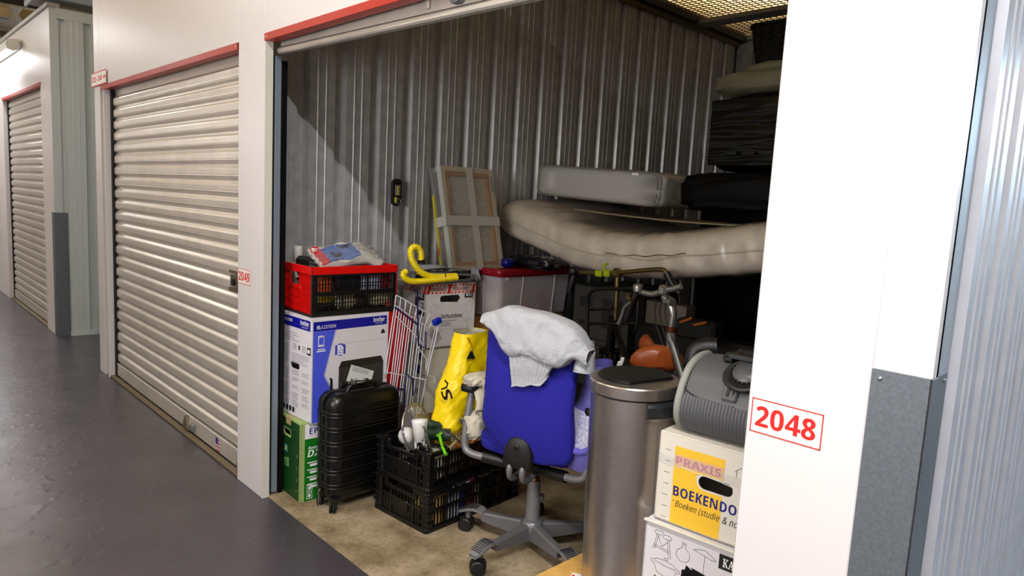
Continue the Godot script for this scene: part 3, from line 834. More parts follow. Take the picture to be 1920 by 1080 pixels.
func printer_box() -> void:
	var w := 0.286
	var d := 0.432
	var h := 0.498
	var white := mat("white_card", Color(0.83, 0.82, 0.84), 0.5)
	var blue := mat("brand_blue", Color(0.025, 0.045, 0.56), 0.4)
	var violet := mat("pale_blue", Color(0.27, 0.33, 0.84), 0.45)
	var t := carton("printer_box", "white and blue printer box standing on the green paper box", Vector3(-2.880, 0.3905, -0.153), 0.049, w, d, h, white, stadium(0.130, h - 0.245, 0.085, 0.033))
	var f := ff(w, h)
	put("blue_band", G.new(f).rect(0.012, 0.008, 0.255, 0.05), blue, t)
	put("white_letters", G.new(f).text("HL-L2370DN", 0.022, 0.021, 0.08, 0.014, true, 0, 0.001).text("brother", 0.178, 0.014, 0.075, 0.023, true, 0, 0.001).text("at your side", 0.19, 0.042, 0.052, 0.009, false, 0, 0.001), mats.print_white, t)
	var gp := G.new(f)
	var rng := RandomNumberGenerator.new()
	rng.seed = 5
	for k in 4: gp.rect(0.02, 0.085 + k * 0.012, rng.randf_range(0.09, 0.15), 0.003)
	for k in 6: gp.rect(0.10, 0.185 + k * 0.009, rng.randf_range(0.12, 0.165), 0.0025)
	for c in 3:
		for b in 5:
			for k in rng.randi_range(3, 5):
				gp.rect(0.018 + c * 0.09, 0.268 + b * 0.037 + k * 0.0065, rng.randf_range(0.04, 0.066), 0.0022)
	for b in 4:
		for k in 5: gp.rect(0.012, 0.15 + b * 0.026 + k * 0.0048, rng.randf_range(0.03, 0.06), 0.0018)
	put("small_print", gp, mat("print_grey", Color(0.50, 0.50, 0.56), 0.6), t)
	for k in 4:
		var ip := G.new(f)
		var q := Vector2(0.115 + k * 0.042, 0.14)
		if k == 3: ip.rect(q.x, q.y - 0.004, 0.032, 0.036)
		elif k == 1: ip.poly([q + Vector2(0.004, 0), q + Vector2(0.02, 0.002), q + Vector2(0.017, 0.024), q + Vector2(0.006, 0.022)])
		else: ip.ink([q, q + Vector2(0.024, 0), q + Vector2(0.024, 0.024), q + Vector2(0, 0.024)], 0.0022, 0.0006, true).ink([q + Vector2(0.006, 0.012), q + Vector2(0.018, 0.012)], 0.003)
		put("icon", ip, mats.print_black, t)
	for k in 4: put("icon", G.new(f).rect(0.022 + k * 0.030, 0.452, 0.021, 0.026), mats.print_black, t)
	put("icon_white", G.new(f).poly(stadium(0.256, 0.154, 0.021, 0.021, 3), 0.001), mats.print_white, t)
	var s := sf(h)
	put("blue_band", G.new(s).rect(0.004, 0.010, 0.415, 0.046), blue, t)
	put("white_letters", G.new(s).text("HL-", 0.022, 0.028, 0.026, 0.018, true, 0, 0.001).text("L2370DN", 0.05, 0.0285, 0.072, 0.0165, false, 0, 0.001).text("brother", 0.338, 0.015, 0.067, 0.0235, true, 0, 0.001).text("at your side", 0.35, 0.042, 0.043, 0.008, false, 0, 0.001), mats.print_white, t)
	put("violet_print", G.new(s).poly([Vector2(0.004, 0.057), Vector2(0.121, 0.057), Vector2(0.063, 0.272), Vector2(0.18, 0.495), Vector2(0.004, 0.495)]), violet, t)
	put("violet_line", G.new(s).ink([Vector2(0.125, 0.057), Vector2(0.067, 0.272), Vector2(0.184, 0.495)], 0.0016), violet, t)
	put("phone_print", G.new(s).poly(stadium(0.045, 0.103, 0.032, 0.056, 2).slice(0, 8), 0.001).rect(0.029, 0.078, 0.032, 0.052, 0.001).rect(0.026, 0.14, 0.04, 0.005, 0.001).rect(0.021, 0.149, 0.05, 0.005, 0.001), mats.print_white, t)
	put("phone_screen", G.new(s).rect(0.033, 0.086, 0.024, 0.034, 0.0014), violet, t)
	put("document_icon", G.new(s).poly(stadium(0.150, 0.156, 0.058, 0.062, 3)).rect(0.121, 0.132, 0.058, 0.048), violet, t)
	put("document_page", G.new(s).poly([Vector2(0.134, 0.133), Vector2(0.156, 0.133), Vector2(0.167, 0.146), Vector2(0.167, 0.181), Vector2(0.134, 0.181)], 0.001), mats.print_white, t)
	put("page_letters", G.new(s).text("A", 0.146, 0.139, 0.009, 0.011, true, 0, 0.0014).text("AUTO", 0.138, 0.155, 0.026, 0.008, true, 0, 0.0014).text("PRINT", 0.138, 0.167, 0.026, 0.008, true, 0, 0.0014), violet, t)
	put("rule", G.new(s).ink([Vector2(0.13, 0.148 - 0.02), Vector2(0.42, 0.128)], 0.0009), mats.print_grey, t)
	put("small_icon", G.new(s).rect(0.385, 0.088, 0.024, 0.013).poly([Vector2(0.389, 0.088), Vector2(0.391, 0.08), Vector2(0.403, 0.08), Vector2(0.405, 0.088)]), mats.print_black, t)
	# the picture of the printer, printed on the box
	put("printer_picture", G.new(s).poly([Vector2(0.144, 0.243), Vector2(0.158, 0.215), Vector2(0.39, 0.215), Vector2(0.405, 0.245), Vector2(0.405, 0.385), Vector2(0.39, 0.40), Vector2(0.158, 0.40), Vector2(0.144, 0.385)]), mat("printer_grey", Color(0.20, 0.185, 0.175), 0.5), t)
	put("printer_lid", G.new(s).poly([Vector2(0.146, 0.25), Vector2(0.158, 0.216), Vector2(0.39, 0.216), Vector2(0.403, 0.25)], 0.001), mat("printer_dark", Color(0.12, 0.11, 0.10), 0.5), t)
	put("printer_lines", G.new(s).ink([Vector2(0.146, 0.318), Vector2(0.404, 0.318)], 0.001, 0.001).ink([Vector2(0.165, 0.268), Vector2(0.20, 0.268), Vector2(0.20, 0.31), Vector2(0.165, 0.31)], 0.001, 0.001, true).ink([Vector2(0.35, 0.268), Vector2(0.385, 0.268), Vector2(0.385, 0.31), Vector2(0.35, 0.31)], 0.001, 0.001, true), mats.printer_dark, t)
	var lb := put("address_label", G.new(s).poly([Vector2(0.213, 0.238), Vector2(0.348, 0.290), Vector2(0.318, 0.385), Vector2(0.179, 0.338)], 0.002), mat("label_white", Color(0.85, 0.86, 0.84), 0.4), t)
	var bc := G.new(s)
	var ox := Vector2(0.222, 0.247)
	var du := Vector2(0.135, 0.052).normalized()
	var dv := Vector2(-0.034, 0.10).normalized()
	for k in 24:
		var a := ox + du * (0.005 + k * 0.0042)
		bc.ink([a, a + dv * 0.022], [0.0014, 0.0022, 0.001][k % 3], 0.0026)
	for q in [[0.03, 0.055, 0.045], [0.03, 0.068, 0.025], [0.07, 0.05, 0.04], [0.02, 0.088, 0.012], [0.08, 0.085, 0.02], [0.095, 0.062, 0.012]]:
		var a: Vector2 = ox + du * q[0] + dv * q[1]
		bc.ink([a, a + du * q[2]], 0.0025, 0.0026)
	put("barcode", bc, mats.print_grey, lb)

func red_crate() -> void:
	var w := 0.345
	var d := 0.467
	var h := 0.235
	var red := mat("crate_red", Color(0.80, 0.035, 0.02), 0.35)
	var blk := mat("crate_black", Color(0.03, 0.031, 0.034), 0.4)
	var t := thing("folding_crate", "red and black folding crate of loose things on top of the white printer box", "crate", Vector3(-2.912, 0.894, -0.160), -0.005)
	var rim := G.new()
	for q in [[Vector3(-w / 2, h - 0.016, 0), Vector3(w + 0.012, 0.038, 0.012)], [Vector3(-w / 2, h - 0.016, -d), Vector3(w + 0.012, 0.038, 0.012)], [Vector3(0, h - 0.016, -d / 2), Vector3(0.012, 0.038, d + 0.012)], [Vector3(-w, h - 0.016, -d / 2), Vector3(0.012, 0.038, d + 0.012)]]:
		rim.box(q[0], q[1], 0.003)
	put("rim", rim, red, t)
	put("base", G.new().box(Vector3(-w / 2, 0.008, -d / 2), Vector3(w, 0.016, d), 0.003), blk, t)
	for z in [0.0, -d]:
		var g := G.new(Transform3D(Basis(), Vector3(-w, 0.0, z)))
		# three bays with lattice and a hand hole in the upper middle
		for b in 3:
			var x0 := 0.012 + b * (w - 0.024) / 3.0
			var bw := (w - 0.024) / 3.0
			g.box(Vector3(x0, 0.105, -0.004), Vector3(0.013, 0.18, 0.008))
			if b == 1:
				lattice(g, x0, 0.018, bw, 0.10, 8, [0.0, 0.33, 0.66, 1.0], 0.004, 0.005)
				g.box(Vector3(x0 + bw / 2, 0.13, -0.005), Vector3(bw + 0.02, 0.022, 0.012), 0.004)
			else: lattice(g, x0, 0.018, bw, 0.182, 8, [0.0, 0.25, 0.5, 0.75, 1.0], 0.004, 0.005)
		g.box(Vector3(w - 0.01, 0.105, -0.004), Vector3(0.013, 0.18, 0.008))
		g.box(Vector3(w / 2, 0.018, -0.004), Vector3(w, 0.008, 0.008))
		var p := put("end_panel", g, red, t)
		if z == 0.0:
			put("emblem", G.new(Transform3D(Basis(), Vector3(-w + 0.05, 0.10, 0.003))).tube(smooth_path([Vector3(-0.016, -0.03, 0), Vector3(-0.02, 0.02, 0), Vector3(0, 0.035, 0), Vector3(0.02, 0.02, 0), Vector3(0.016, -0.03, 0), Vector3(0, -0.012, 0)], 4, true), 0.003, 6, true), red, p)
	for x in [0.0, -w]:
		for lv in 2:
			var g := G.new(Transform3D(Basis(Vector3(0, 0, -1), Vector3.UP, Vector3(1, 0, 0)), Vector3(x, 0.018 + lv * 0.092, 0)))
			for b in 3:
				var x0 := 0.028 + b * (d - 0.056) / 3.0
				lattice(g, x0, 0.006, (d - 0.056) / 3.0, 0.076, 9, [0.0, 0.5, 1.0], 0.004, 0.005)
				g.box(Vector3(x0, 0.044, -0.003), Vector3(0.009, 0.08, 0.008))
			g.box(Vector3(d / 2, 0.002, -0.003), Vector3(d, 0.013, 0.011), 0.002)
			g.box(Vector3(d / 2, 0.086, -0.003), Vector3(d, 0.013, 0.011), 0.002)
			for e in [0.013, d - 0.013]: g.box(Vector3(e, 0.044, -0.004), Vector3(0.026, 0.09, 0.012), 0.002)
			put("side_panel", g, blk, t)
	# what lies in it
	var o := Vector3(-2.926, 0.914, -0.162)
	var list := [
		["folded_cloth", "navy blue cloth seen through the bars of the red crate", "cloth", Vector3(-0.07, 0.13, -0.22), Vector3(0.12, 0.11, 0.16), Color(0.02, 0.03, 0.11), 11],
		["folded_cloth", "white and blue cloth in the upper right of the red crate", "cloth", Vector3(-0.07, 0.125, -0.34), Vector3(0.12, 0.13, 0.13), Color(0.72, 0.74, 0.82), 12],
		["folded_cloth", "dark red cloth at the far end of the red crate", "cloth", Vector3(-0.06, 0.14, -0.425), Vector3(0.08, 0.10, 0.06), Color(0.55, 0.03, 0.04), 13],
		["paper_bag", "orange paper bag behind the front bars of the red crate", "bag", Vector3(-0.05, 0.13, -0.095), Vector3(0.07, 0.12, 0.07), Color(0.75, 0.30, 0.06), 14],
		["cloth_bag", "dark brown pouch beside the orange bag in the red crate", "bag", Vector3(-0.075, 0.12, -0.15), Vector3(0.08, 0.11, 0.07), Color(0.10, 0.07, 0.055), 15],
		["folded_cloth", "pale cream cloth low in the middle of the red crate", "cloth", Vector3(-0.07, 0.04, -0.20), Vector3(0.11, 0.08, 0.12), Color(0.74, 0.71, 0.60), 16],
		["folded_cloth", "plum coloured cloth low in the red crate", "cloth", Vector3(-0.06, 0.04, -0.29), Vector3(0.09, 0.07, 0.08), Color(0.17, 0.05, 0.11), 17],
		["yellow_strap", "yellow and black strap bundle low in the front of the red crate", "strap", Vector3(-0.06, 0.055, -0.085), Vector3(0.08, 0.035, 0.11), Color(0.80, 0.72, 0.05), 18],
		["black_pouch", "black pouch at the bottom front corner of the red crate", "bag", Vector3(-0.065, 0.022, -0.09), Vector3(0.1, 0.042, 0.13), Color(0.02, 0.02, 0.022), 19],
		["paper_roll_pack", "pack of cream paper at the lower far end of the red crate", "paper", Vector3(-0.065, 0.05, -0.40), Vector3(0.11, 0.09, 0.12), Color(0.80, 0.76, 0.60), 20],
		["plastic_cup", "orange plastic beaker behind the red end panel of the crate", "cup", Vector3(-0.10, 0.04, -0.04), Vector3(0.07, 0.06, 0.05), Color(0.80, 0.42, 0.04), 21],
	]
	for l in list:
		tag(put(l[0], lump(G.new(), o + l[3], l[4], l[6], 0.25, 0.55), mat("soft_%d" % l[6], l[5], 0.7)), l[1], l[2])
	# loose black appliance with a keypad, a bottle, cable
	var ap := thing("black_phone", "black appliance with a grid of keys, upright in the front of the red crate", "appliance", Vector3(-3.10, 1.06, -0.25), 0.15)
	put("body", G.new().box(Vector3(0, 0.035, 0), Vector3(0.19, 0.13, 0.05), 0.015), mats.black, ap)
	var kg := G.new()
	for i in 4:
		for j in 3: kg.box(Vector3(0.035 + j * 0.016, 0.03 + i * 0.016, 0.026), Vector3(0.011, 0.011, 0.004), 0.002)
	put("keypad", kg, mat("key_grey", Color(0.35, 0.36, 0.37), 0.5), ap)
	put("handle", G.new().tube(smooth_path([Vector3(-0.09, 0.06, 0.03), Vector3(-0.04, 0.04, 0.06), Vector3(-0.03, 0.0, 0.05)], 5), 0.008, 8), mats.white_plastic, ap)
	var bt := thing("bottle", "small clear bottle with a tall white cap standing in the red crate", "bottle", Vector3(-3.195, 0.915, -0.235))
	put("glass", G.new().lathe([Vector2(0.0, 0), Vector2(0.03, 0), Vector2(0.031, 0.01), Vector2(0.031, 0.15), Vector2(0.017, 0.185), Vector2(0.015, 0.22), Vector2(0.0, 0.22)], 20), mat("clear_plastic", Color(0.75, 0.76, 0.74), 0.15), bt)
	put("cap", G.new().lathe([Vector2(0.0, 0.212), Vector2(0.021, 0.212), Vector2(0.021, 0.288), Vector2(0.019, 0.292), Vector2(0.0, 0.292)], 20), mats.white_plastic, bt)
	put("collar", G.new().lathe([Vector2(0.0, 0.195), Vector2(0.021, 0.195), Vector2(0.021, 0.208), Vector2(0.0, 0.208)], 20), mats.print_red, bt)
	# the bed-linen pack in clear plastic
	var pk := thing("bedding_pack", "clear plastic pack of white and blue bedding lying on the red crate", "bedding", Vector3(-2.965, 1.085, -0.36))
	var cover := func(u: float, v: float) -> Vector3:
		var xx := lerpf(-0.085, 0.05, u)
		var zz := lerpf(0.155, -0.20, v)
		var arch := 0.055 + 0.02 * sin(v * PI) + 0.060 * (1.0 - u)
		if v > 0.4: arch += 0.02 * sin((v - 0.4) / 0.6 * PI)
		return Vector3(xx, arch + 0.006 * sin(u * 23.0 + v * 17.0), zz)
	var under := func(u: float, v: float) -> Vector3:
		var q: Vector3 = cover.call(u, v)
		var e := minf(minf(u, 1.0 - u) * 6.0, minf(v, 1.0 - v) * 8.0)
		return q - Vector3(0, 0.05 * minf(1.0, sqrt(maxf(e, 0.0))), 0)
	put("duvet", G.new().grid(under, 18, 24).grid(func(u, v): return cover.call(u, v) + Vector3(0, -0.004, 0), 18, 24), mat("bedding_white", Color(0.80, 0.79, 0.76), 0.7), pk)
	put("picture_sheet", G.new().grid(func(u, v): return cover.call(u * 0.9 + 0.05, v * 0.55 + 0.10) + Vector3(0, 0.001, 0), 14, 14), mat("picture_blue", Color(0.30, 0.42, 0.66), 0.35), pk)
	put("picture_dark", G.new().grid(func(u, v): return cover.call(u * 0.3 + 0.45, v * 0.15 + 0.25) + Vector3(0, 0.0018, 0), 6, 6).grid(func(u, v): return cover.call(u * 0.25 + 0.08, v * 0.18 + 0.42) + Vector3(0, 0.0018, 0), 6, 6), mat("picture_navy", Color(0.16, 0.17, 0.27), 0.35), pk)
	put("red_band", G.new().grid(func(u, v): return cover.call(u, v * 0.13 + 0.035) + Vector3(0, 0.002, 0), 16, 5), mat("pack_red", Color(0.75, 0.12, 0.13), 0.3), pk)
	put("red_band_mark", G.new().grid(func(u, v): return cover.call(u * 0.16 + 0.05, v * 0.09 + 0.055) + Vector3(0, 0.003, 0), 6, 5), mats.print_white, pk)
	var film := mat("clear_film", Color(0.85, 0.86, 0.88, 0.10), 0.12)
	film.transparency = BaseMaterial3D.TRANSPARENCY_ALPHA
	put("clear_wrap", G.new().grid(func(u, v): return cover.call(u, v) * Vector3(1.08, 1, 1.08) + Vector3(0, 0.007 + 0.006 * sin(u * 31.0) * sin(v * 23.0), 0), 22, 26), film, pk)

func caster(g_wheel: G, c: Vector3, r: float, wd: float, axis: Vector3) -> void:
	for s in [-1.0, 1.0]:
		var a: Vector3 = c + axis * s * wd * 0.18
		var b: Vector3 = c + axis * s * wd * 0.5
		g_wheel.tube([a, a + (b - a) * 0.15, b - (b - a) * 0.2, b], [r * 0.93, r, r, r * 0.8], 20)

func suitcase() -> void:
	var w := 0.165
	var d := 0.385
	var y0 := 0.045
	var h := 0.515
	var blk := mat("case_black", Color(0.018, 0.018, 0.019), 0.33)
	var t := thing("suitcase", "black ribbed hard-shell suitcase standing upright in front of the printer box", "suitcase", Vector3(-2.705, 0, -0.165), 0.006)
	var outline := func(inset: float, x: float) -> Array:
		var out := []
		var r := 0.055
		for i in 28:
			var a := TAU * (i + 0.5) / 28
			var cz := signf(cos(a)) * (d / 2 - r) + (r - inset * 0.0) * cos(a)
			var cy := signf(sin(a)) * (h / 2 - r) + r * sin(a)
			out.append(Vector3(x, y0 + h / 2 + cy * (1.0 - inset * 2.0 / h), -d / 2 - cz * (1.0 - inset * 2.0 / d)))
		return out
	var rings := []
	for q in [[0.055, -w], [0.028, -w + 0.004], [0.010, -w + 0.016], [0.001, -w + 0.034], [0.0, -w + 0.05], [0.0, -w * 0.58], [0.007, -w * 0.57], [0.007, -w * 0.53], [0.0, -w * 0.52], [0.0, -0.05], [0.001, -0.034], [0.010, -0.016], [0.028, -0.004], [0.055, 0.0]]:
		rings.append(outline.call(q[0], q[1]))
	put("shell", G.new().ring_loft(rings), blk, t)
	put("zip", G.new().tube(outline.call(-0.001, -w * 0.55), 0.004, 6, true), mats.black_matte, t)
	# paired raised ribs that run round the shell
	for k in 6:
		for e in 2:
			var y := y0 + 0.075 + k * 0.068 + e * 0.017
			for side in [1.0]:
				var pts := [Vector3(-w * 0.5, y, -0.002), Vector3(-0.05, y, -0.001), Vector3(-0.030, y, -0.003), Vector3(-0.012, y, -0.014), Vector3(-0.003, y, -0.030), Vector3(0.001, y, -0.055), Vector3(0.001, y, -d + 0.055), Vector3(-0.003, y, -d + 0.03), Vector3(-0.03, y, -d + 0.003), Vector3(-w * 0.5, y, -d)]
				put("rib", G.new().tube(pts, 0.0062, 8), blk, t)
		var yb := y0 + 0.08 + k * 0.068
		put("rib", G.new().tube([Vector3(-w * 0.62, yb, -0.001), Vector3(-w + 0.04, yb, -0.001), Vector3(-w + 0.012, yb, -0.016)], 0.006, 8), blk, t)
	for q in [[-0.022, -0.035], [-0.022, -d + 0.035], [-w + 0.025, -0.035], [-w + 0.025, -d + 0.035]]:
		var c := Vector3(q[0], 0, q[1])
		var g := G.new()
		caster(g, c + Vector3(0.004, 0.0225, 0.012), 0.0225, 0.026, Vector3(0.75, 0, -0.66))
		var wh := put("wheel", g, mats.black_matte, t)
		put("wheel_fork", G.new().tube([c + Vector3(0, 0.075, 0), c + Vector3(0, 0.055, 0), c + Vector3(0.003, 0.030, 0.01)], [0.026, 0.022, 0.012], 12), mats.black, wh)
	put("carry_handle", G.new().tube(smooth_path([Vector3(-0.06, y0 + h - 0.004, -0.11), Vector3(-0.06, y0 + h + 0.024, -0.13), Vector3(-0.06, y0 + h + 0.028, -0.20), Vector3(-0.06, y0 + h + 0.024, -0.26), Vector3(-0.06, y0 + h - 0.004, -0.28)], 4), 0.011, 8), mats.black, t)
	put("trolley_handle", G.new().box(Vector3(-w + 0.03, y0 + h + 0.012, -d * 0.5), Vector3(0.025, 0.022, 0.16), 0.006).tube([Vector3(-w + 0.03, y0 + h - 0.01, -0.07), Vector3(-w + 0.03, y0 + h + 0.045, -0.068), Vector3(-w + 0.032, y0 + h + 0.05, -0.062)], 0.006, 8), mats.black, t)
	put("zip_pulls", G.new().tube(smooth_path([Vector3(-w * 0.55, 0.10, 0.004), Vector3(-w * 0.56, 0.085, 0.012), Vector3(-w * 0.54, 0.06, 0.010), Vector3(-w * 0.56, 0.03, 0.012)], 4), 0.005, 6).box(Vector3(-w * 0.55, 0.075, 0.012), Vector3(0.009, 0.035, 0.004), 0.001), mat("zip_metal", Color(0.45, 0.43, 0.38), 0.4, 0.7), t)
	var lk := thing("luggage_lock", "small brass and steel padlock and tag lying on the black suitcase's handle", "padlock", Vector3(-2.75, 0.592, -0.30), 0.4)
	put("lock_body", G.new().box(Vector3(0, 0.010, 0), Vector3(0.022, 0.018, 0.03), 0.004), mats.zip_metal, lk)
	put("shackle", G.new().tube(smooth_path([Vector3(0, 0.012, 0.015), Vector3(0.004, 0.03, 0.022), Vector3(0.004, 0.034, 0.035), Vector3(0, 0.016, 0.042)], 4), 0.003, 6), mats.steel, lk)
	put("tag_loop", G.new().tube(smooth_path([Vector3(0.01, 0.008, -0.01), Vector3(0.03, 0.012, -0.04), Vector3(0.01, 0.010, -0.07), Vector3(-0.02, 0.008, -0.05)], 4), 0.004, 6), mats.steel, lk)

func black_crate(which: String, at: Vector3, yaw: float, w: float, d: float, h: float) -> void:
	var blk := mat("crate_dark", Color(0.022, 0.022, 0.023), 0.34)
	var t := thing("stacking_crate", "%s black slatted stacking crate %s" % [which, "full of loose kitchen things, in front of the yellow bag" if which == "upper" else "on the concrete, holding coloured books"], "crate", at, yaw)
	put("base", G.new().box(Vector3(-w / 2, 0.008, -d / 2), Vector3(w - 0.012, 0.014, d - 0.012), 0.003), blk, t)
	for e in 2:
		for p in 2:
			# e: 0 front/back (along x), 1 left/right (along z)
			var ln: float = w if e == 0 else d
			var xf: Transform3D
			if e == 0: xf = Transform3D(Basis(), Vector3(-w, 0, 0.0 if p == 0 else -d + 0.008))
			else: xf = Transform3D(Basis(Vector3(0, 0, -1), Vector3.UP, Vector3(1, 0, 0)), Vector3(0.0 if p == 0 else -w + 0.008, 0, 0))
			var g := G.new(xf)
			g.box(Vector3(ln / 2, 0.011, 0), Vector3(ln, 0.022, 0.014), 0.003)
			g.box(Vector3(ln / 2, h * 0.53, -0.002), Vector3(ln - 0.08, 0.014, 0.012), 0.002)
			var dip := 0.03 if e == 0 else 0.018
			g.box(Vector3(ln * 0.11, h - 0.011, 0), Vector3(ln * 0.22, 0.022, 0.016), 0.003)
			g.box(Vector3(ln * 0.89, h - 0.011, 0), Vector3(ln * 0.22, 0.022, 0.016), 0.003)
			g.box(Vector3(ln * 0.5, h - 0.010 - dip, 0), Vector3(ln * 0.62, 0.020, 0.016), 0.003)
			g.box(Vector3(ln * 0.22, h - 0.02, 0), Vector3(0.03, 0.04, 0.016), 0.003)
			g.box(Vector3(ln * 0.78, h - 0.02, 0), Vector3(0.03, 0.04, 0.016), 0.003)
			var n := int((ln - 0.1) / (0.0185 if e == 1 else 0.022))
			for i in n + 1:
				var x := 0.05 + (ln - 0.1) * i / n
				if i % 7 == 3: g.box(Vector3(x, h * 0.5 - 0.01, -0.002), Vector3(0.012, h - 0.05, 0.01))
				else: g.box(Vector3(x, h * 0.5 - 0.01, -0.003), Vector3(0.0050, h - 0.05, 0.006))
			if e == 0:
				g.box(Vector3(ln * 0.5, h * 0.28, -0.004), Vector3(ln * 0.7, h * 0.36, 0.004))
				g.box(Vector3(ln * 0.5, h * 0.45, 0.001), Vector3(ln * 0.30, 0.05, 0.012), 0.004)
			put("slatted_wall", g, blk, t)
	for c in [Vector3(0, 0, 0), Vector3(-w, 0, 0), Vector3(0, 0, -d), Vector3(-w, 0, -d)]:
		var g := G.new()
		var sx: float = 1.0 if c.x == 0 else -1.0
		var sz: float = 1.0 if c.z == 0 else -1.0
		g.box(c + Vector3(-sx * 0.018, h / 2, -sz * 0.018), Vector3(0.044, h, 0.044), 0.008)
		for k in 4:
			g.box(c + Vector3(-sx * 0.019, h * (0.16 + k * 0.22) + 0.02, -sz * 0.019), Vector3(0.056, 0.007, 0.056), 0.002)
		put("corner_post", g, blk, t)

func book(i: int, at: Vector3, s: Vector3, c: Color, label: String, yaw: float) -> void:
	var t := thing("book", label, "book", at, yaw, "books in the lower black crate")
	put("cover", G.new().box(Vector3(0, s.y / 2, 0), s, 0.002), mat("book_%d" % i, c, 0.5), t)
	put("pages", G.new().box(Vector3(-0.003, s.y / 2 + 0.002, 0), Vector3(s.x - 0.004, s.y, s.z - 0.004)), mats.dirty_white, t)

func crate_contents() -> void:
	var cols := [[Color(0.80, 0.70, 0.42), "cream"], [Color(0.78, 0.62, 0.30), "tan"], [Color(0.75, 0.76, 0.78), "white"], [Color(0.62, 0.64, 0.66), "grey"], [Color(0.70, 0.72, 0.76), "pale grey"], [Color(0.10, 0.22, 0.60), "blue"], [Color(0.55, 0.56, 0.60), "silver"], [Color(0.60, 0.05, 0.25), "magenta"], [Color(0.75, 0.75, 0.72), "off-white"], [Color(0.16, 0.30, 0.16), "green"], [Color(0.40, 0.36, 0.20), "olive"], [Color(0.12, 0.12, 0.14), "black"], [Color(0.58, 0.45, 0.22), "ochre"], [Color(0.45, 0.42, 0.36), "brown-grey"]]
	var b := Basis(Vector3.UP, 0.074)
	var z := -0.055
	for i in cols.size():
		var th := 0.026 + 0.008 * (i % 3)
		z -= th / 2
		book(i, Vector3(-2.293, 0.016, -0.404) + b * Vector3(-0.085, 0, z), Vector3(0.13, 0.13 + 0.008 * (i % 4), th - 0.002), cols[i][0], "%s book standing in the lower black crate, number %d of the row from the corridor" % [cols[i][1], i + 1] if false else "%s book standing upright in the lower black crate" % cols[i][1], 0.074)
		z -= th / 2
	var blk: Material = mats.black
	# loose kitchen things in the upper crate
	var ball := thing("light_bulb", "round white light bulb at the left corner of the upper black crate", "light bulb", Vector3(-2.535, 0.375, -0.455))
	put("bulb_body", G.new().lathe([Vector2(0.0, -0.04), Vector2(0.02, -0.036), Vector2(0.034, -0.02), Vector2(0.04, 0.0), Vector2(0.034, 0.02), Vector2(0.02, 0.034), Vector2(0.0, 0.04)], 20), mats.white_plastic, ball)
	put("bulb_foot", G.new().cyl(Vector3(0, -0.035, 0), Vector3(0.01, -0.07, -0.01), 0.014, 12), mats.zinc, ball)
	# glass pan lid standing on edge
	var lid := thing("pan_lid", "glass pan lid with a steel rim standing on edge in the upper black crate", "pan lid", Vector3(-2.49, 0.425, -0.475), 0.35)
	var rim := []
	for i in 36: rim.append(Vector3(0, 0.105 * sin(TAU * i / 36), 0.105 * cos(TAU * i / 36)))
	put("steel_rim", G.new().tube(rim, 0.006, 8, true), mats.steel, lid)
	var gl := mat("lid_glass", Color(0.9, 0.92, 0.9, 0.12), 0.05)
	gl.transparency = BaseMaterial3D.TRANSPARENCY_ALPHA
	put("glass", G.new().lathe([Vector2(0.104, 0.0), Vector2(0.07, 0.012), Vector2(0.0, 0.02)], 32), gl, lid, Transform3D(Basis(Vector3(0, 0, 1), -PI / 2), Vector3()))
	lid.rotation.z = 0.25
	var cup := thing("white_beaker", "white beaker with a clear cutlery end, upright among the kitchen things", "cup", Vector3(-2.41, 0.352, -0.445))
	put("cup_body", G.new().lathe([Vector2(0.0, 0.03), Vector2(0.026, 0.03), Vector2(0.036, 0.12), Vector2(0.036, 0.132), Vector2(0.0, 0.136)], 24), mats.white_plastic, cup)
	var cl := mat("clear_hard", Color(0.80, 0.80, 0.78), 0.2)
	var tg := G.new()
	for i in 7:
		var a := TAU * i / 7
		tg.box(Vector3(0.024 * cos(a), 0.015, 0.024 * sin(a)), Vector3(0.014, 0.05, 0.004), 0.001)
	put("clear_prongs", tg, cl, cup)
	cup.rotation.z = 0.12
	var gp := thing("green_binoculars", "dull green pair of plastic tubes lying behind the white beaker", "binoculars", Vector3(-2.435, 0.405, -0.575), 0.75)
	for s in [-1, 1]:
		put("barrel", G.new().tube([Vector3(-0.06, 0, s * 0.028), Vector3(-0.02, 0, s * 0.028), Vector3(-0.015, 0, s * 0.026), Vector3(0.05, 0, s * 0.026)], [0.025, 0.025, 0.03, 0.03], 16), mat("dull_green", Color(0.10, 0.20, 0.13), 0.45), gp)
	put("bridge", G.new().box(Vector3(0.01, 0, 0), Vector3(0.05, 0.02, 0.06), 0.004), mats.dull_green, gp)
	gp.rotation.x = 0.5
	var sp := thing("spatula", "bright lime green spatula lying over the upper black crate's things", "spatula", Vector3(-2.36, 0.362, -0.54), 0.9)
	sp.rotation.z = 0.5
	put("blade", G.new().box(Vector3(0, 0.05, -0.035), Vector3(0.030, 0.005, 0.055), 0.002), mat("lime", Color(0.40, 0.75, 0.06), 0.3), sp)
	put("shaft", G.new().tube([Vector3(0, 0.046, 0), Vector3(0, 0.02, 0.06), Vector3(0.005, -0.01, 0.10)], [0.008, 0.006, 0.008], 8), mats.lime, sp)
	var wh := thing("whisk", "tan wire whisk lying in the middle of the upper black crate", "whisk", Vector3(-2.38, 0.372, -0.66), 0.5)
	for i in 6:
		var a := PI * i / 6
		var pts := []
		for k in 9:
			var u := k / 8.0
			pts.append(Vector3(0.032 * sin(PI * u) * cos(a), 0.032 * sin(PI * u) * sin(a), lerpf(-0.06, 0.07, u)))
		put("wire", G.new().tube(pts, 0.0028, 5), mat("straw", Color(0.60, 0.53, 0.36), 0.5), wh)
	put("handle", G.new().cyl(Vector3(0, 0, 0.07), Vector3(0, -0.01, 0.15), 0.009, 10), mats.straw, wh)
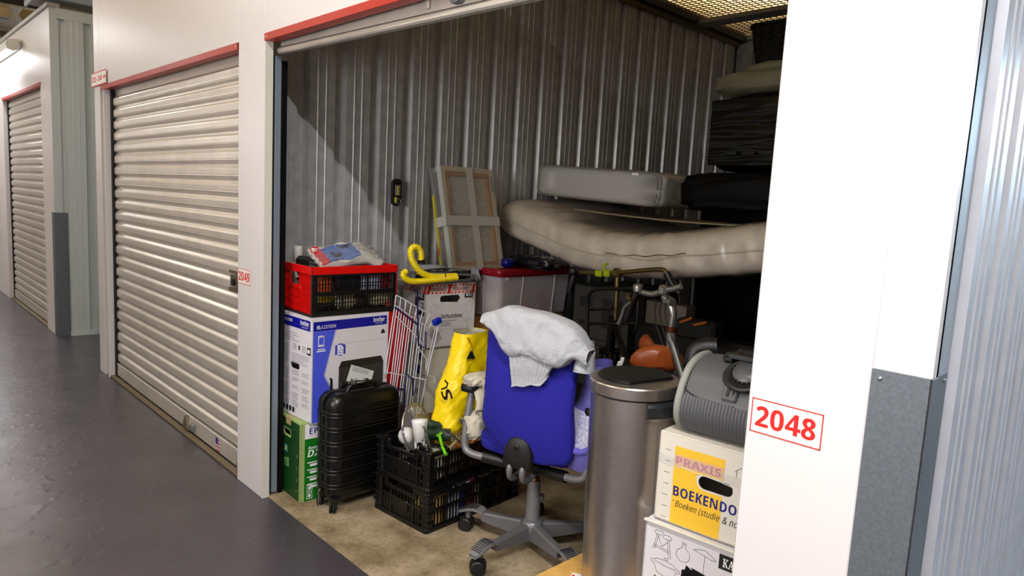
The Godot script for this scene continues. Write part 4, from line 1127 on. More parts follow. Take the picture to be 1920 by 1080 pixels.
	# cutlery and tools
	var specs := [["fork", "steel fork standing up by the white beaker", Vector3(-2.375, 0.33, -0.485), 0.3, 0.2, "steel"], ["spoon", "steel spoon standing up beside the yellow bag's foot", Vector3(-2.37, 0.36, -0.72), -0.3, 0.1, "steel"], ["ladle", "steel ladle leaning at the far end of the upper crate", Vector3(-2.36, 0.365, -0.77), 0.15, -0.2, "steel"], ["knife", "white handled tool leaning among the kitchen things", Vector3(-2.335, 0.345, -0.70), 0.4, 0.35, "white"], ["knife", "black handled knife lying by the green spatula", Vector3(-2.37, 0.345, -0.56), 1.1, 0.6, "black"], ["spoon", "steel spoon lying across the middle of the upper crate", Vector3(-2.40, 0.355, -0.62), 0.9, 0.9, "steel"], ["spoon", "steel spoon leaning behind the green binoculars", Vector3(-2.47, 0.37, -0.64), 0.2, -0.3, "steel"], ["fork", "steel fork lying beside the tan whisk", Vector3(-2.34, 0.35, -0.64), 0.8, 0.4, "steel"], ["masher", "steel potato masher head by the pan lid", Vector3(-2.55, 0.345, -0.55), 0.2, 0.3, "steel"], ["tongs", "black looped tongs at the front corner of the upper crate", Vector3(-2.345, 0.325, -0.465), 0.6, 0.5, "black"]]
	for s in specs:
		var q := thing(s[0], s[1], "cutlery", s[2])
		q.rotation = Vector3(s[3], 0.4, s[4])
		var hm: Material = mats.steel if s[5] == "steel" else (mats.white_plastic if s[5] == "white" else blk)
		put("handle", G.new().tube([Vector3(0, 0.0, 0), Vector3(0, 0.05, 0.002), Vector3(0, 0.10, 0)], [0.008, 0.006, 0.009], 8), hm, q)
		if s[0] == "tongs":
			put("loop", G.new().tube(smooth_path([Vector3(-0.02, 0.02, 0), Vector3(-0.025, 0.06, 0), Vector3(0, 0.08, 0), Vector3(0.025, 0.06, 0), Vector3(0.02, 0.02, 0), Vector3(0, 0.01, 0)], 4, true), 0.006, 6, true), hm, q)
		elif s[0] == "fork":
			for k in 3: put("tine", G.new().cyl(Vector3(-0.008 + k * 0.008, 0.10, 0), Vector3(-0.008 + k * 0.008, 0.145, 0), 0.0022, 6), mats.steel, q)
		else:
			put("head", lump(G.new(), Vector3(0, 0.125, 0), Vector3(0.045 if s[0] == "ladle" else 0.03, 0.055, 0.012), 3, 0.0, 1.0, 14, 8), mats.steel, q)
	# wooden-bead chain, each link a ring
	var ch := thing("link_chain", "orange plastic link chain lying along the upper black crate's edge", "chain", Vector3())
	var cp := [Vector3(-2.335, 0.352, -0.60), Vector3(-2.33, 0.355, -0.63), Vector3(-2.336, 0.362, -0.66), Vector3(-2.33, 0.360, -0.69), Vector3(-2.338, 0.368, -0.72), Vector3(-2.332, 0.366, -0.75), Vector3(-2.338, 0.372, -0.78), Vector3(-2.352, 0.385, -0.765), Vector3(-2.356, 0.380, -0.735), Vector3(-2.352, 0.372, -0.70), Vector3(-2.354, 0.366, -0.665)]
	for i in cp.size():
		var rr := []
		for k in 10:
			var a := TAU * k / 10
			rr.append(cp[i] + Basis(Vector3(0.3, 1, 0.2).normalized(), i * 1.3) * Vector3(0.004 * (i % 2), 0.011 * sin(a), 0.015 * cos(a)))
		put("link", G.new().tube(rr, 0.0042, 6, true), mat("link_orange", Color(0.75, 0.40, 0.08), 0.4), ch)
	# filler in the upper crate, seen through its slots
	var fill := [["food_pack", "orange packet seen through the slots of the upper crate", Color(0.75, 0.35, 0.06), -0.36], ["food_pack", "red packet seen through the slots of the upper crate", Color(0.65, 0.06, 0.05), -0.45], ["food_pack", "yellow packet seen through the slots of the upper crate", Color(0.72, 0.55, 0.12), -0.28], ["food_pack", "white packet seen through the slots of the upper crate", Color(0.66, 0.66, 0.62), -0.11], ["food_pack", "silver packet near the front post of the upper crate", Color(0.45, 0.45, 0.44), -0.19]]
	var b2 := Basis(Vector3.UP, 0.10)
	for i in fill.size():
		var f: Array = fill[i]
		tag(put(f[0], lump(G.new(), Vector3(-2.30, 0.275, -0.41) + b2 * Vector3(-0.075, 0, f[3]), Vector3(0.12, 0.13, 0.08), 40 + i, 0.2, 0.5, 16, 10), mat("pack_%d" % i, f[2], 0.45)), f[1], "packet")
	tag(put("black_pan", G.new().lathe([Vector2(0, 0), Vector2(0.10, 0), Vector2(0.12, 0.06), Vector2(0.115, 0.06), Vector2(0.097, 0.006), Vector2(0, 0.006)], 28, Vector3(-2.52, 0.215, -0.62)), blk), "black pan lying deep in the upper black crate", "pan")

# ---------------------------------------------------------------- middle of the unit
func stuff_mid() -> void:
	tall_boxes()
	wire_rack()
	hose_and_trays()
	storage_bin()
	wrapped_pictures()
	yellow_bag()
	office_chair()
	blanket()

func sketch(parent: Node3D, f: Transform3D, m: Material, o: Vector2, shapes: Array, w := 0.0011) -> void:
	var g := G.new(f)
	for sh in shapes:
		var pts := []
		for q in sh: pts.append(o + Vector2(q[0], q[1]))
		g.ink(pts, w)
	put("line_drawing", g, m, parent)

func tall_boxes() -> void:
	var white := mat("moving_card", Color(0.80, 0.78, 0.76), 0.55)
	var cream := mat("cream_card", Color(0.79, 0.76, 0.68), 0.6)
	var brown := mat("brown_card", Color(0.50, 0.34, 0.16), 0.7)
	carton("brown_box", "brown cardboard box on the concrete under the cream box, mostly hidden", Vector3(-2.985, 0, -0.89), -0.07, 0.25, 0.40, 0.262, brown)
	# cream box
	var h := 0.372
	var d := 0.315
	var c := carton("cream_box", "plain cream cardboard box under the fragile-taped moving box, behind the yellow bag", Vector3(-3.008, 0.2685, -0.905), -0.061, 0.235, d, h, cream, [], stadium(0.195, h - 0.115, 0.075, 0.032))
	var s := sf(h)
	put("blue_print", G.new(s).rect(0.10, 0.315, 0.10, 0.004).rect(0.10, 0.325, 0.085, 0.004).rect(0.10, 0.335, 0.075, 0.004).rect(0.205, 0.325, 0.02, 0.02), mat("print_navy", Color(0.15, 0.16, 0.42), 0.6), c)
	put("violet_block", G.new(ff(0.235, h)).rect(0.14, 0.10, 0.06, 0.05), mats.print_navy, c)
	put("violet_emblem", G.new(ff(0.235, h)).poly(stadium(0.19, 0.05, 0.035, 0.05, 3)), mats.print_navy, c)
	put("violet_text", G.new(ff(0.235, h)).rect(0.12, 0.24, 0.07, 0.004).rect(0.12, 0.25, 0.06, 0.004).rect(0.12, 0.26, 0.065, 0.004), mats.print_navy, c)
	# moving box with fragile tape
	h = 0.355
	d = 0.331
	var w := 0.25
	var t := carton("moving_box", "white moving box with red fragile tape round its top, stacked on the cream box", Vector3(-2.996, 0.6495, -0.888), -0.083, w, d, h, white, [], [Vector2(0.095, 0.257), Vector2(0.215, 0.252), Vector2(0.215, 0.262), Vector2(0.225, 0.267), Vector2(0.225, 0.283), Vector2(0.215, 0.288), Vector2(0.215, 0.294), Vector2(0.105, 0.292), Vector2(0.09, 0.285), Vector2(0.09, 0.265)])
	var f := ff(w, h)
	s = sf(h)
	put("black_block", G.new(f).rect(w - 0.115, 0.045, 0.095, 0.085).rect(w - 0.09, 0.13, 0.075, 0.045), mats.print_black, t)
	put("black_block", G.new(s).rect(0.255, 0.045, 0.056, 0.036), mats.print_black, t)
	put("white_letters", G.new(f).text("KAR", w - 0.108, 0.04, 0.075, 0.038, true, 0, 0.001).text("WEI", w - 0.085, 0.09, 0.062, 0.06, true, 0, 0.001), mats.print_white, t)
	put("white_letters", G.new(s).text("WEI", 0.262, 0.05, 0.042, 0.022, true, 0, 0.001), mats.print_white, t)
	var bl := G.new(s)
	bl.text("Verhuisdoos", 0.098, 0.165, 0.145, 0.028, true)
	for k in 4: bl.rect(0.098, 0.205 + k * 0.0095, [0.11, 0.07, 0.075, 0.07][k], 0.0024)
	put("black_print", bl, mats.print_black, t)
	var sk := G.new(s)
	sketch(t, s, mats.print_grey, Vector2(0.02, 0.055), [[[0, 0.015], [0.03, 0.01], [0.06, -0.005], [0.09, -0.008], [0.11, -0.004]], [[0.0, 0.022], [0.035, 0.016], [0.07, 0.0]]])
	sketch(t, s, mats.print_grey, Vector2(0.022, 0.095), [[[0.012, 0.02], [0.016, 0.075], [0.042, 0.075], [0.048, 0.02], [0.012, 0.02]], [[0.012, 0.03], [0.0, 0.028], [0.002, 0.05], [0.014, 0.055]], [[0.046, 0.04], [0.072, 0.015], [0.08, 0.012]], [[0.024, 0.02], [0.030, 0.004], [0.036, 0.02]], [[0.074, 0.008], [0.082, 0.02]]])
	sketch(t, s, mats.print_grey, Vector2(0.262, 0.105), [[[0.0, 0.01], [0.01, 0.003], [0.035, 0.001], [0.05, 0.008], [0.045, 0.02], [0.02, 0.024], [0.0, 0.016], [0.0, 0.01]], [[0.002, 0.018], [0.005, 0.06], [0.025, 0.066], [0.045, 0.058], [0.05, 0.012]]])
	sketch(t, s, mats.print_grey, Vector2(0.255, 0.195), [[[0.0, 0.0], [0.002, 0.02], [0.012, 0.02], [0.014, 0.0]], [[0.022, -0.008], [0.022, 0.05], [0.03, 0.05], [0.03, -0.008]], [[0.04, 0.0], [0.042, 0.02], [0.052, 0.02], [0.054, 0.0]], [[0.004, 0.02], [0.022, 0.028], [0.048, 0.02]], [[0.026, 0.05], [0.027, 0.075]]])
	sketch(t, s, mats.print_grey, Vector2(0.025, 0.205), [[[0.02, 0.01], [0.022, 0.03], [0.008, 0.045], [0.008, 0.07], [0.016, 0.085], [0.036, 0.085], [0.044, 0.07], [0.042, 0.045], [0.034, 0.03], [0.036, 0.01]]])
	sketch(t, s, mats.print_grey, Vector2(0.02, 0.275), [[[0, 0.005], [0.05, 0.0], [0.055, 0.06], [0.005, 0.068], [0, 0.005]], [[0.0, 0.005], [0.03, 0.04], [0.05, 0.0]]])
	sk.ink([Vector2(0.09, 0.255), Vector2(0.255, 0.25), Vector2(0.25, 0.345), Vector2(0.088, 0.35)], 0.0009, 0.0006, true).rect(0.098, 0.265, 0.025, 0.0022).rect(0.098, 0.305, 0.02, 0.0022)
	put("form_lines", sk, mats.print_grey, t)
	put("handwriting", G.new(s).text("Keukenspullen", 0.182, 0.254, 0.12, 0.019, false, 0.25).text("Ovenschaal", 0.183, 0.279, 0.085, 0.018, false, 0.25).text("Servies", 0.187, 0.301, 0.055, 0.017, false, 0.25).text("Borden", 0.19, 0.322, 0.05, 0.017, false, 0.25), mats.print_black, t)
	# the fragile tape: a white band with red checks, bars and letters
	for side in 2:
		var fx: Transform3D = f if side == 0 else s
		var ln: float = w if side == 0 else d
		put("fragile_tape", G.new(fx).rect(0, 0.0, ln, 0.052, 0.0012), mat("tape_white", Color(0.80, 0.76, 0.70), 0.4), t)
		var rd := G.new(fx)
		var x := 0.004
		while x < ln - 0.012:
			rd.poly([Vector2(x + 0.003, 0.001), Vector2(x + 0.015, 0.001), Vector2(x + 0.013, 0.010), Vector2(x + 0.001, 0.010)], 0.0016)
			rd.poly([Vector2(x + 0.003, 0.041), Vector2(x + 0.015, 0.041), Vector2(x + 0.013, 0.051), Vector2(x + 0.001, 0.051)], 0.0016)
			x += 0.0255
		for q in ([0.0, 0.135, 0.298] if side == 1 else [0.075, 0.222]):
			rd.poly([Vector2(q + 0.012, 0.001), Vector2(q + 0.030, 0.001), Vector2(q + 0.018, 0.051), Vector2(q, 0.051)], 0.0016)
		put("red_checks", rd, mats.print_red, t)
		for q in ([[0.028, 0.10, "BREAKABLE"], [0.172, 0.105, "BREAKABLE"]] if side == 1 else [[0.104, 0.11, "BREAKABLE"], [0.005, 0.066, "EAKABLE"]]):
			put("red_letters", G.new(fx).text(q[2], q[0], 0.017, q[1], 0.019, true, 0, 0.0016), mat("letter_red", Color(0.55, 0.09, 0.06), 0.5), t)

func wire_rack() -> void:
	var white := mat("wire_white", Color(0.82, 0.83, 0.86), 0.35)
	var blue := mat("wire_blue", Color(0.04, 0.05, 0.30), 0.35)
	var t := thing("drying_rack", "white and blue wire drying rack, folded and leaning against the moving boxes", "drying rack")
	var r := 0.0028
	# long wires of the leaning panel
	var tops := [Vector3(-2.880, 0.980, -0.608), Vector3(-2.880, 0.968, -0.638), Vector3(-2.880, 0.949, -0.671), Vector3(-2.880, 0.930, -0.705), Vector3(-2.880, 0.911, -0.743), Vector3(-2.880, 0.891, -0.782), Vector3(-2.880, 0.868, -0.825), Vector3(-2.880, 0.842, -0.869)]
	var mids := [Vector3(-2.880, 0.929, -0.603), Vector3(-2.880, 0.913, -0.633), Vector3(-2.880, 0.891, -0.664), Vector3(-2.880, 0.872, -0.694), Vector3(-2.880, 0.853, -0.729), Vector3(-2.880, 0.830, -0.764), Vector3(-2.880, 0.807, -0.796), Vector3(-2.880, 0.788, -0.818)]
	var lows := [Vector3(-2.860, 0.587, -0.542), Vector3(-2.860, 0.485, -0.574), Vector3(-2.860, 0.445, -0.595), Vector3(-2.860, 0.428, -0.632), Vector3(-2.860, 0.356, -0.665), Vector3(-2.860, 0.364, -0.701), Vector3(-2.860, 0.312, -0.748), Vector3(-2.860, 0.378, -0.791)]
	for i in tops.size():
		if i < 7:
			put("wire", G.new().tube([mids[i], lows[i]], r, 6), white, t)
			if i < 6:
				var off := Vector3(0, -0.004, -0.014)
				put("wire", G.new().tube([mids[i] + off, lows[i] + off], r, 6), white, t)
	put("top_rail", G.new().tube(tops, r * 1.3, 6), white, t)
	put("second_rail", G.new().tube(mids, r * 1.1, 6), white, t)
	for i in tops.size(): put("short_wire", G.new().tube([tops[i], mids[i]], r, 6), white, t)
	put("cross_wire", G.new().tube([Vector3(-2.875, 0.880, -0.602), Vector3(-2.875, 0.810, -0.683), Vector3(-2.875, 0.725, -0.772), Vector3(-2.875, 0.679, -0.798)], r, 6), white, t)
	put("cross_wire", G.new().tube([Vector3(-2.865, 0.593, -0.551), Vector3(-2.865, 0.567, -0.636), Vector3(-2.865, 0.517, -0.809)], r, 6), white, t)
	put("right_frame", G.new().tube([Vector3(-2.870, 0.816, -0.880), Vector3(-2.870, 0.702, -0.857), Vector3(-2.870, 0.626, -0.836), Vector3(-2.870, 0.555, -0.822), Vector3(-2.870, 0.541, -0.819), Vector3(-2.870, 0.522, -0.866), Vector3(-2.870, 0.492, -0.871)], r * 1.4, 6), white, t)
	put("right_frame", G.new().tube([Vector3(-2.875, 0.802, -0.867), Vector3(-2.875, 0.689, -0.840), Vector3(-2.875, 0.561, -0.814)], r, 6), white, t)
	put("lower_frame", G.new().tube([Vector3(-2.860, 0.702, -0.741), Vector3(-2.860, 0.633, -0.800), Vector3(-2.860, 0.581, -0.799)], r, 6), white, t)
	put("lower_frame", G.new().tube([Vector3(-2.850, 0.545, -0.714), Vector3(-2.850, 0.520, -0.791), Vector3(-2.850, 0.454, -0.783), Vector3(-2.850, 0.413, -0.771), Vector3(-2.850, 0.342, -0.760), Vector3(-2.850, 0.362, -0.694), Vector3(-2.850, 0.387, -0.666)], r, 6), white, t)
	put("blue_bar", G.new().tube([Vector3(-2.870, 0.922, -0.597), Vector3(-2.870, 0.819, -0.743)], r * 1.5, 6), blue, t)
	put("blue_bar", G.new().tube([Vector3(-2.860, 1.011, -0.704), Vector3(-2.860, 0.999, -0.725), Vector3(-2.860, 0.844, -0.735), Vector3(-2.860, 0.716, -0.744), Vector3(-2.860, 0.688, -0.794), Vector3(-2.860, 0.780, -0.790)], r * 1.6, 6), blue, t)
	put("blue_bar", G.new().tube([Vector3(-2.850, 0.275, -0.651), Vector3(-2.850, 0.459, -0.663), Vector3(-2.850, 0.576, -0.659), Vector3(-2.850, 0.537, -0.711), Vector3(-2.850, 0.451, -0.714)], r * 1.6, 6), blue, t)
	put("blue_bar", G.new().tube([Vector3(-2.850, 0.523, -0.537), Vector3(-2.850, 0.489, -0.656)], r * 1.4, 6), blue, t)
	var clip := mat("clip_blue", Color(0.04, 0.12, 0.62), 0.35)
	var cpos := [Vector3(-2.865, 0.827, -0.865), Vector3(-2.865, 0.297, -0.742)]
	for p in cpos:
		put("blue_clip", G.new(Transform3D(Basis(Vector3(1, 0, 0), 0.35), p)).box(Vector3(), Vector3(0.028, 0.034, 0.052), 0.006).box(Vector3(0.013, 0.006, 0.01), Vector3(0.006, 0.012, 0.02), 0.002), clip, t)
	# red bag behind the rack
	var q := [Vector3(-2.935, 0.958, -0.531), Vector3(-2.935, 0.909, -0.655), Vector3(-2.935, 0.852, -0.769), Vector3(-2.935, 0.717, -0.740), Vector3(-2.935, 0.562, -0.709), Vector3(-2.935, 0.450, -0.683), Vector3(-2.935, 0.370, -0.642), Vector3(-2.935, 0.462, -0.602), Vector3(-2.935, 0.596, -0.559), Vector3(-2.935, 0.794, -0.527)]
	var g := G.new()
	var c := Vector3()
	for i in q.size():
		q[i].z = minf(q[i].z, -0.595)
		c += q[i]
	c /= q.size()
	var front := []
	var back := []
	for i in q.size():
		front.append(q[i])
		back.append(q[i] + Vector3(-0.03, 0, 0))
	g.ring_loft([back, front], true, false)
	g.ring_loft([front, front.map(func(p): return p.lerp(c, 0.12) + Vector3(0.012, 0, 0)), front.map(func(p): return p.lerp(c, 0.55) + Vector3(0.016 + 0.008 * sin(p.y * 60.0), 0, 0))], true, true)
	tag(put("red_bag", g, mat("red_plastic", Color(0.72, 0.03, 0.02), 0.3)), "flat red plastic bag hanging behind the white wire rack", "bag")

func ribbed(g: G, pts: Array, r: float, pitch: float, seg := 12) -> G:
	# resample by length, alternating the radius
	var out := []
	var rad := []
	var acc := 0.0
	var step := pitch * 0.25
	var next := 0.0
	var k := 0
	for i in pts.size() - 1:
		var a: Vector3 = pts[i]
		var b: Vector3 = pts[i + 1]
		var l := a.distance_to(b)
		while next <= acc + l:
			out.append(a.lerp(b, (next - acc) / l))
			rad.append(r if k % 4 < 2 else r * 0.80)
			k += 1
			next += step
		acc += l
	return g.tube(out, rad, seg)

func hose_and_trays() -> void:
	var yellow := mat("hose_yellow", Color(0.90, 0.80, 0.02), 0.3)
	var grey := mat("tray_grey", Color(0.62, 0.63, 0.66), 0.35)
	var t := thing("folded_bracket", "flat folded grey plastic and metal bracket set lying on the fragile-taped moving box", "bracket", Vector3(-3.06, 1.0115, -1.02))
	for q in [[Vector3(0.055, 0.009, 0.0), Vector3(0.03, 0.018, 0.36), 0.0], [Vector3(-0.03, 0.012, 0.02), Vector3(0.13, 0.008, 0.40), 0.02], [Vector3(0.04, 0.052, 0.03), Vector3(0.12, 0.009, 0.42), -0.05]]:
		put("flat_bar", G.new(Transform3D(Basis(Vector3(1, 0, 0), q[2]), q[0])).box(Vector3(), q[1], 0.003), grey, t)
	put("curved_sheet", G.new().grid(func(u, v): return Vector3(lerpf(-0.07, 0.07, u), 0.068 + 0.02 * sin(v * PI) + 0.006 * sin(u * 6.0), lerpf(0.24, -0.17, v)), 8, 16).grid(func(u, v): return Vector3(lerpf(-0.07, 0.07, u), 0.064 + 0.02 * sin(v * PI) + 0.006 * sin(u * 6.0), lerpf(0.24, -0.17, v)), 8, 16), mat("tray_pale", Color(0.66, 0.67, 0.69), 0.3), t)
	put("spacer_block", G.new().box(Vector3(0.03, 0.034, -0.12), Vector3(0.07, 0.03, 0.06), 0.004).box(Vector3(0.0, 0.034, 0.12), Vector3(0.06, 0.03, 0.05), 0.004), mats.black, t)
	put("hinge_plate", G.new().prism([Vector2(-0.03, -0.03), Vector2(0.035, -0.025), Vector2(0.02, 0.03), Vector2(-0.02, 0.045)], 0, 0.006), grey, t, Transform3D(Basis(Vector3.UP, PI / 2 - 0.5), Vector3(0.075, 0.04, -0.20)))
	put("printed_strip", G.new(face(Vector3(0.0708, 0.017, 0.06), Vector3(0, 0, -1))).rect(0, 0, 0.05, 0.014, 0.0).text("K AIRPOD", 0.006, 0.004, 0.04, 0.007, true, 0, 0.0006) if false else G.new(face(Vector3(0.0708, 0.017, 0.02), Vector3(0, 0, -1))).rect(0, 0.003, 0.07, 0.01, 0.0), mats.print_white, t)
	put("black_foot", G.new().box(Vector3(0.03, 0.045, -0.235), Vector3(0.05, 0.085, 0.03), 0.005), mats.black_matte, t)
	put("wire_clip", G.new().tube(smooth_path([Vector3(0.085, 0.045, -0.16), Vector3(0.10, 0.02, -0.17), Vector3(0.098, 0.012, -0.20), Vector3(0.088, 0.03, -0.215)], 4), 0.004, 6), mats.steel, t)
	var h := thing("yellow_hose", "bright yellow ribbed hose looped over the grey bracket on the moving box", "hose")
	var a := smooth_path([Vector3(-2.930, 1.151, -0.793), Vector3(-2.930, 1.182, -0.792), Vector3(-2.930, 1.210, -0.777), Vector3(-2.930, 1.221, -0.749), Vector3(-2.930, 1.205, -0.726), Vector3(-2.930, 1.169, -0.728), Vector3(-2.930, 1.126, -0.753), Vector3(-2.930, 1.083, -0.800), Vector3(-2.930, 1.060, -0.871), Vector3(-2.930, 1.057, -0.955), Vector3(-2.930, 1.057, -1.037)], 8)
	put("hose", ribbed(G.new(), a, 0.0175, 0.0095), yellow, h)
	var b := smooth_path([Vector3(-2.915, 1.050, -1.029), Vector3(-2.915, 1.045, -0.929), Vector3(-2.915, 1.041, -0.822), Vector3(-2.915, 1.041, -0.739), Vector3(-2.915, 1.057, -0.688), Vector3(-2.915, 1.083, -0.670), Vector3(-2.915, 1.096, -0.693)], 8)
	put("hose", ribbed(G.new(), b, 0.0165, 0.0095), yellow, h)
	var e := [Vector3(-2.930, 1.153, -0.793), Vector3(-2.930, 1.134, -0.797)]
	put("hose_end", G.new().cyl(e[0], e[1], 0.0195, 14), mats.black, h)
	var z := [Vector3(-2.905, 1.089, -0.941), Vector3(-2.905, 1.066, -0.942), Vector3(-2.905, 1.037, -0.947), Vector3(-2.905, 1.025, -0.948)]
	put("cable_tie", G.new().tube(z, 0.0025, 6), mats.black, h)

func storage_bin() -> void:
	var w := 0.28
	var d := 0.64
	var h := 0.262
	var t := thing("storage_bin", "translucent plastic storage bin with a dark red lid, beside the fragile-taped box", "storage bin", Vector3(-2.849, 0.805, -1.295), 0.017)
	var cl := mat("frosted_plastic", Color(0.88, 0.86, 0.88, 0.55), 0.45)
	cl.transparency = BaseMaterial3D.TRANSPARENCY_ALPHA
	var rr := func(ins: float, y: float, n := 8) -> Array:
		var out := []
		var r := 0.035
		for i in 4 * n:
			var a := TAU * (i + 0.5) / (4 * n)
			out.append(Vector3(-w / 2 + signf(cos(a)) * (w / 2 - ins - r) + r * cos(a), y, -d / 2 - signf(sin(a)) * (d / 2 - ins - r) - r * sin(a)))
		return out
	put("tub", G.new().ring_loft([rr.call(0.022, 0.0), rr.call(0.012, 0.12), rr.call(0.004, h)], true, false), cl, t)
	put("tub_floor", G.new().box(Vector3(-w / 2, 0.002, -d / 2), Vector3(w - 0.06, 0.004, d - 0.06)), cl, t)
	for z in [-0.19, -0.47]:
		put("tub_rib", G.new().tube([Vector3(-0.016, 0.0, z), Vector3(0.0, h, z - 0.004)], 0.004, 6), cl, t)
	put("tub_rib", G.new().tube([Vector3(-w * 0.5, 0.0, -0.014), Vector3(-w * 0.5, h, 0.0)], 0.004, 6), cl, t)
	put("latch_tab", G.new().box(Vector3(-0.002, h - 0.022, -0.06), Vector3(0.006, 0.035, 0.026), 0.002), mats.white_plastic, t)
	var red := mat("lid_red", Color(0.58, 0.05, 0.13), 0.3)
	var lid := G.new()
	lid.ring_loft([rr.call(0.004, h - 0.020), rr.call(-0.010, h - 0.018), rr.call(-0.012, h + 0.018), rr.call(-0.006, h + 0.026), rr.call(0.022, h + 0.026), rr.call(0.03, h + 0.014), rr.call(0.12, h + 0.012)], true, false)
	lid.box(Vector3(-w / 2, h + 0.010, -d / 2), Vector3(w - 0.08, 0.006, d - 0.08))
	lid.box(Vector3(-w * 0.33, h + 0.018, -d / 2), Vector3(0.02, 0.012, d - 0.14), 0.003)
	lid.box(Vector3(-w * 0.67, h + 0.018, -d / 2), Vector3(0.02, 0.012, d - 0.14), 0.003)
	put("lid", lid, red, t)
	put("lid_handle", G.new().box(Vector3(-w * 0.45, h + 0.006, 0.012), Vector3(0.09, 0.032, 0.014), 0.004), red, t)
	var o := Vector3(-2.849, 0.81, -1.295)
	var list := [["toy_bottle", "yellow bottle showing through the frosted storage bin", "bottle", Vector3(-0.06, 0.085, -0.255), Vector3(0.045, 0.09, 0.045), Color(0.78, 0.52, 0.02)], ["toy_bottle", "dark blue bottle showing through the frosted storage bin", "bottle", Vector3(-0.06, 0.065, -0.30), Vector3(0.06, 0.12, 0.06), Color(0.05, 0.05, 0.16)], ["toy_bottle", "cream bottle beside the dark blue one in the frosted storage bin", "bottle", Vector3(-0.055, 0.05, -0.36), Vector3(0.05, 0.10, 0.05), Color(0.66, 0.66, 0.50)], ["soft_toy", "coral red soft thing in the frosted storage bin", "toy", Vector3(-0.075, 0.08, -0.39), Vector3(0.09, 0.10, 0.09), Color(0.70, 0.22, 0.12)], ["paper_sheaf", "pale paper stack at the corridor end of the frosted storage bin", "paper", Vector3(-0.14, 0.07, -0.12), Vector3(0.18, 0.13, 0.16), Color(0.70, 0.66, 0.60)], ["wooden_toy", "tan toy near the middle of the frosted storage bin", "toy", Vector3(-0.07, 0.12, -0.12), Vector3(0.08, 0.09, 0.08), Color(0.62, 0.45, 0.22)]]
	for i in list.size():
		var l: Array = list[i]
		tag(put(l[0], lump(G.new(), o + l[3], l[4], 60 + i, 0.1, 0.6, 16, 10), mat("bin_soft_%d" % i, l[5], 0.6)), l[1], l[2])
	# what carries the bin
	carton("support_box", "brown cardboard box under the red-lidded storage bin", Vector3(-2.84, 0.40, -1.31), 0.0, 0.36, 0.55, 0.392, mats.brown_card)
	carton("support_box", "lower brown cardboard box on the concrete below the red-lidded bin", Vector3(-2.83, 0.0, -1.31), 0.0, 0.38, 0.57, 0.392, mats.brown_card)

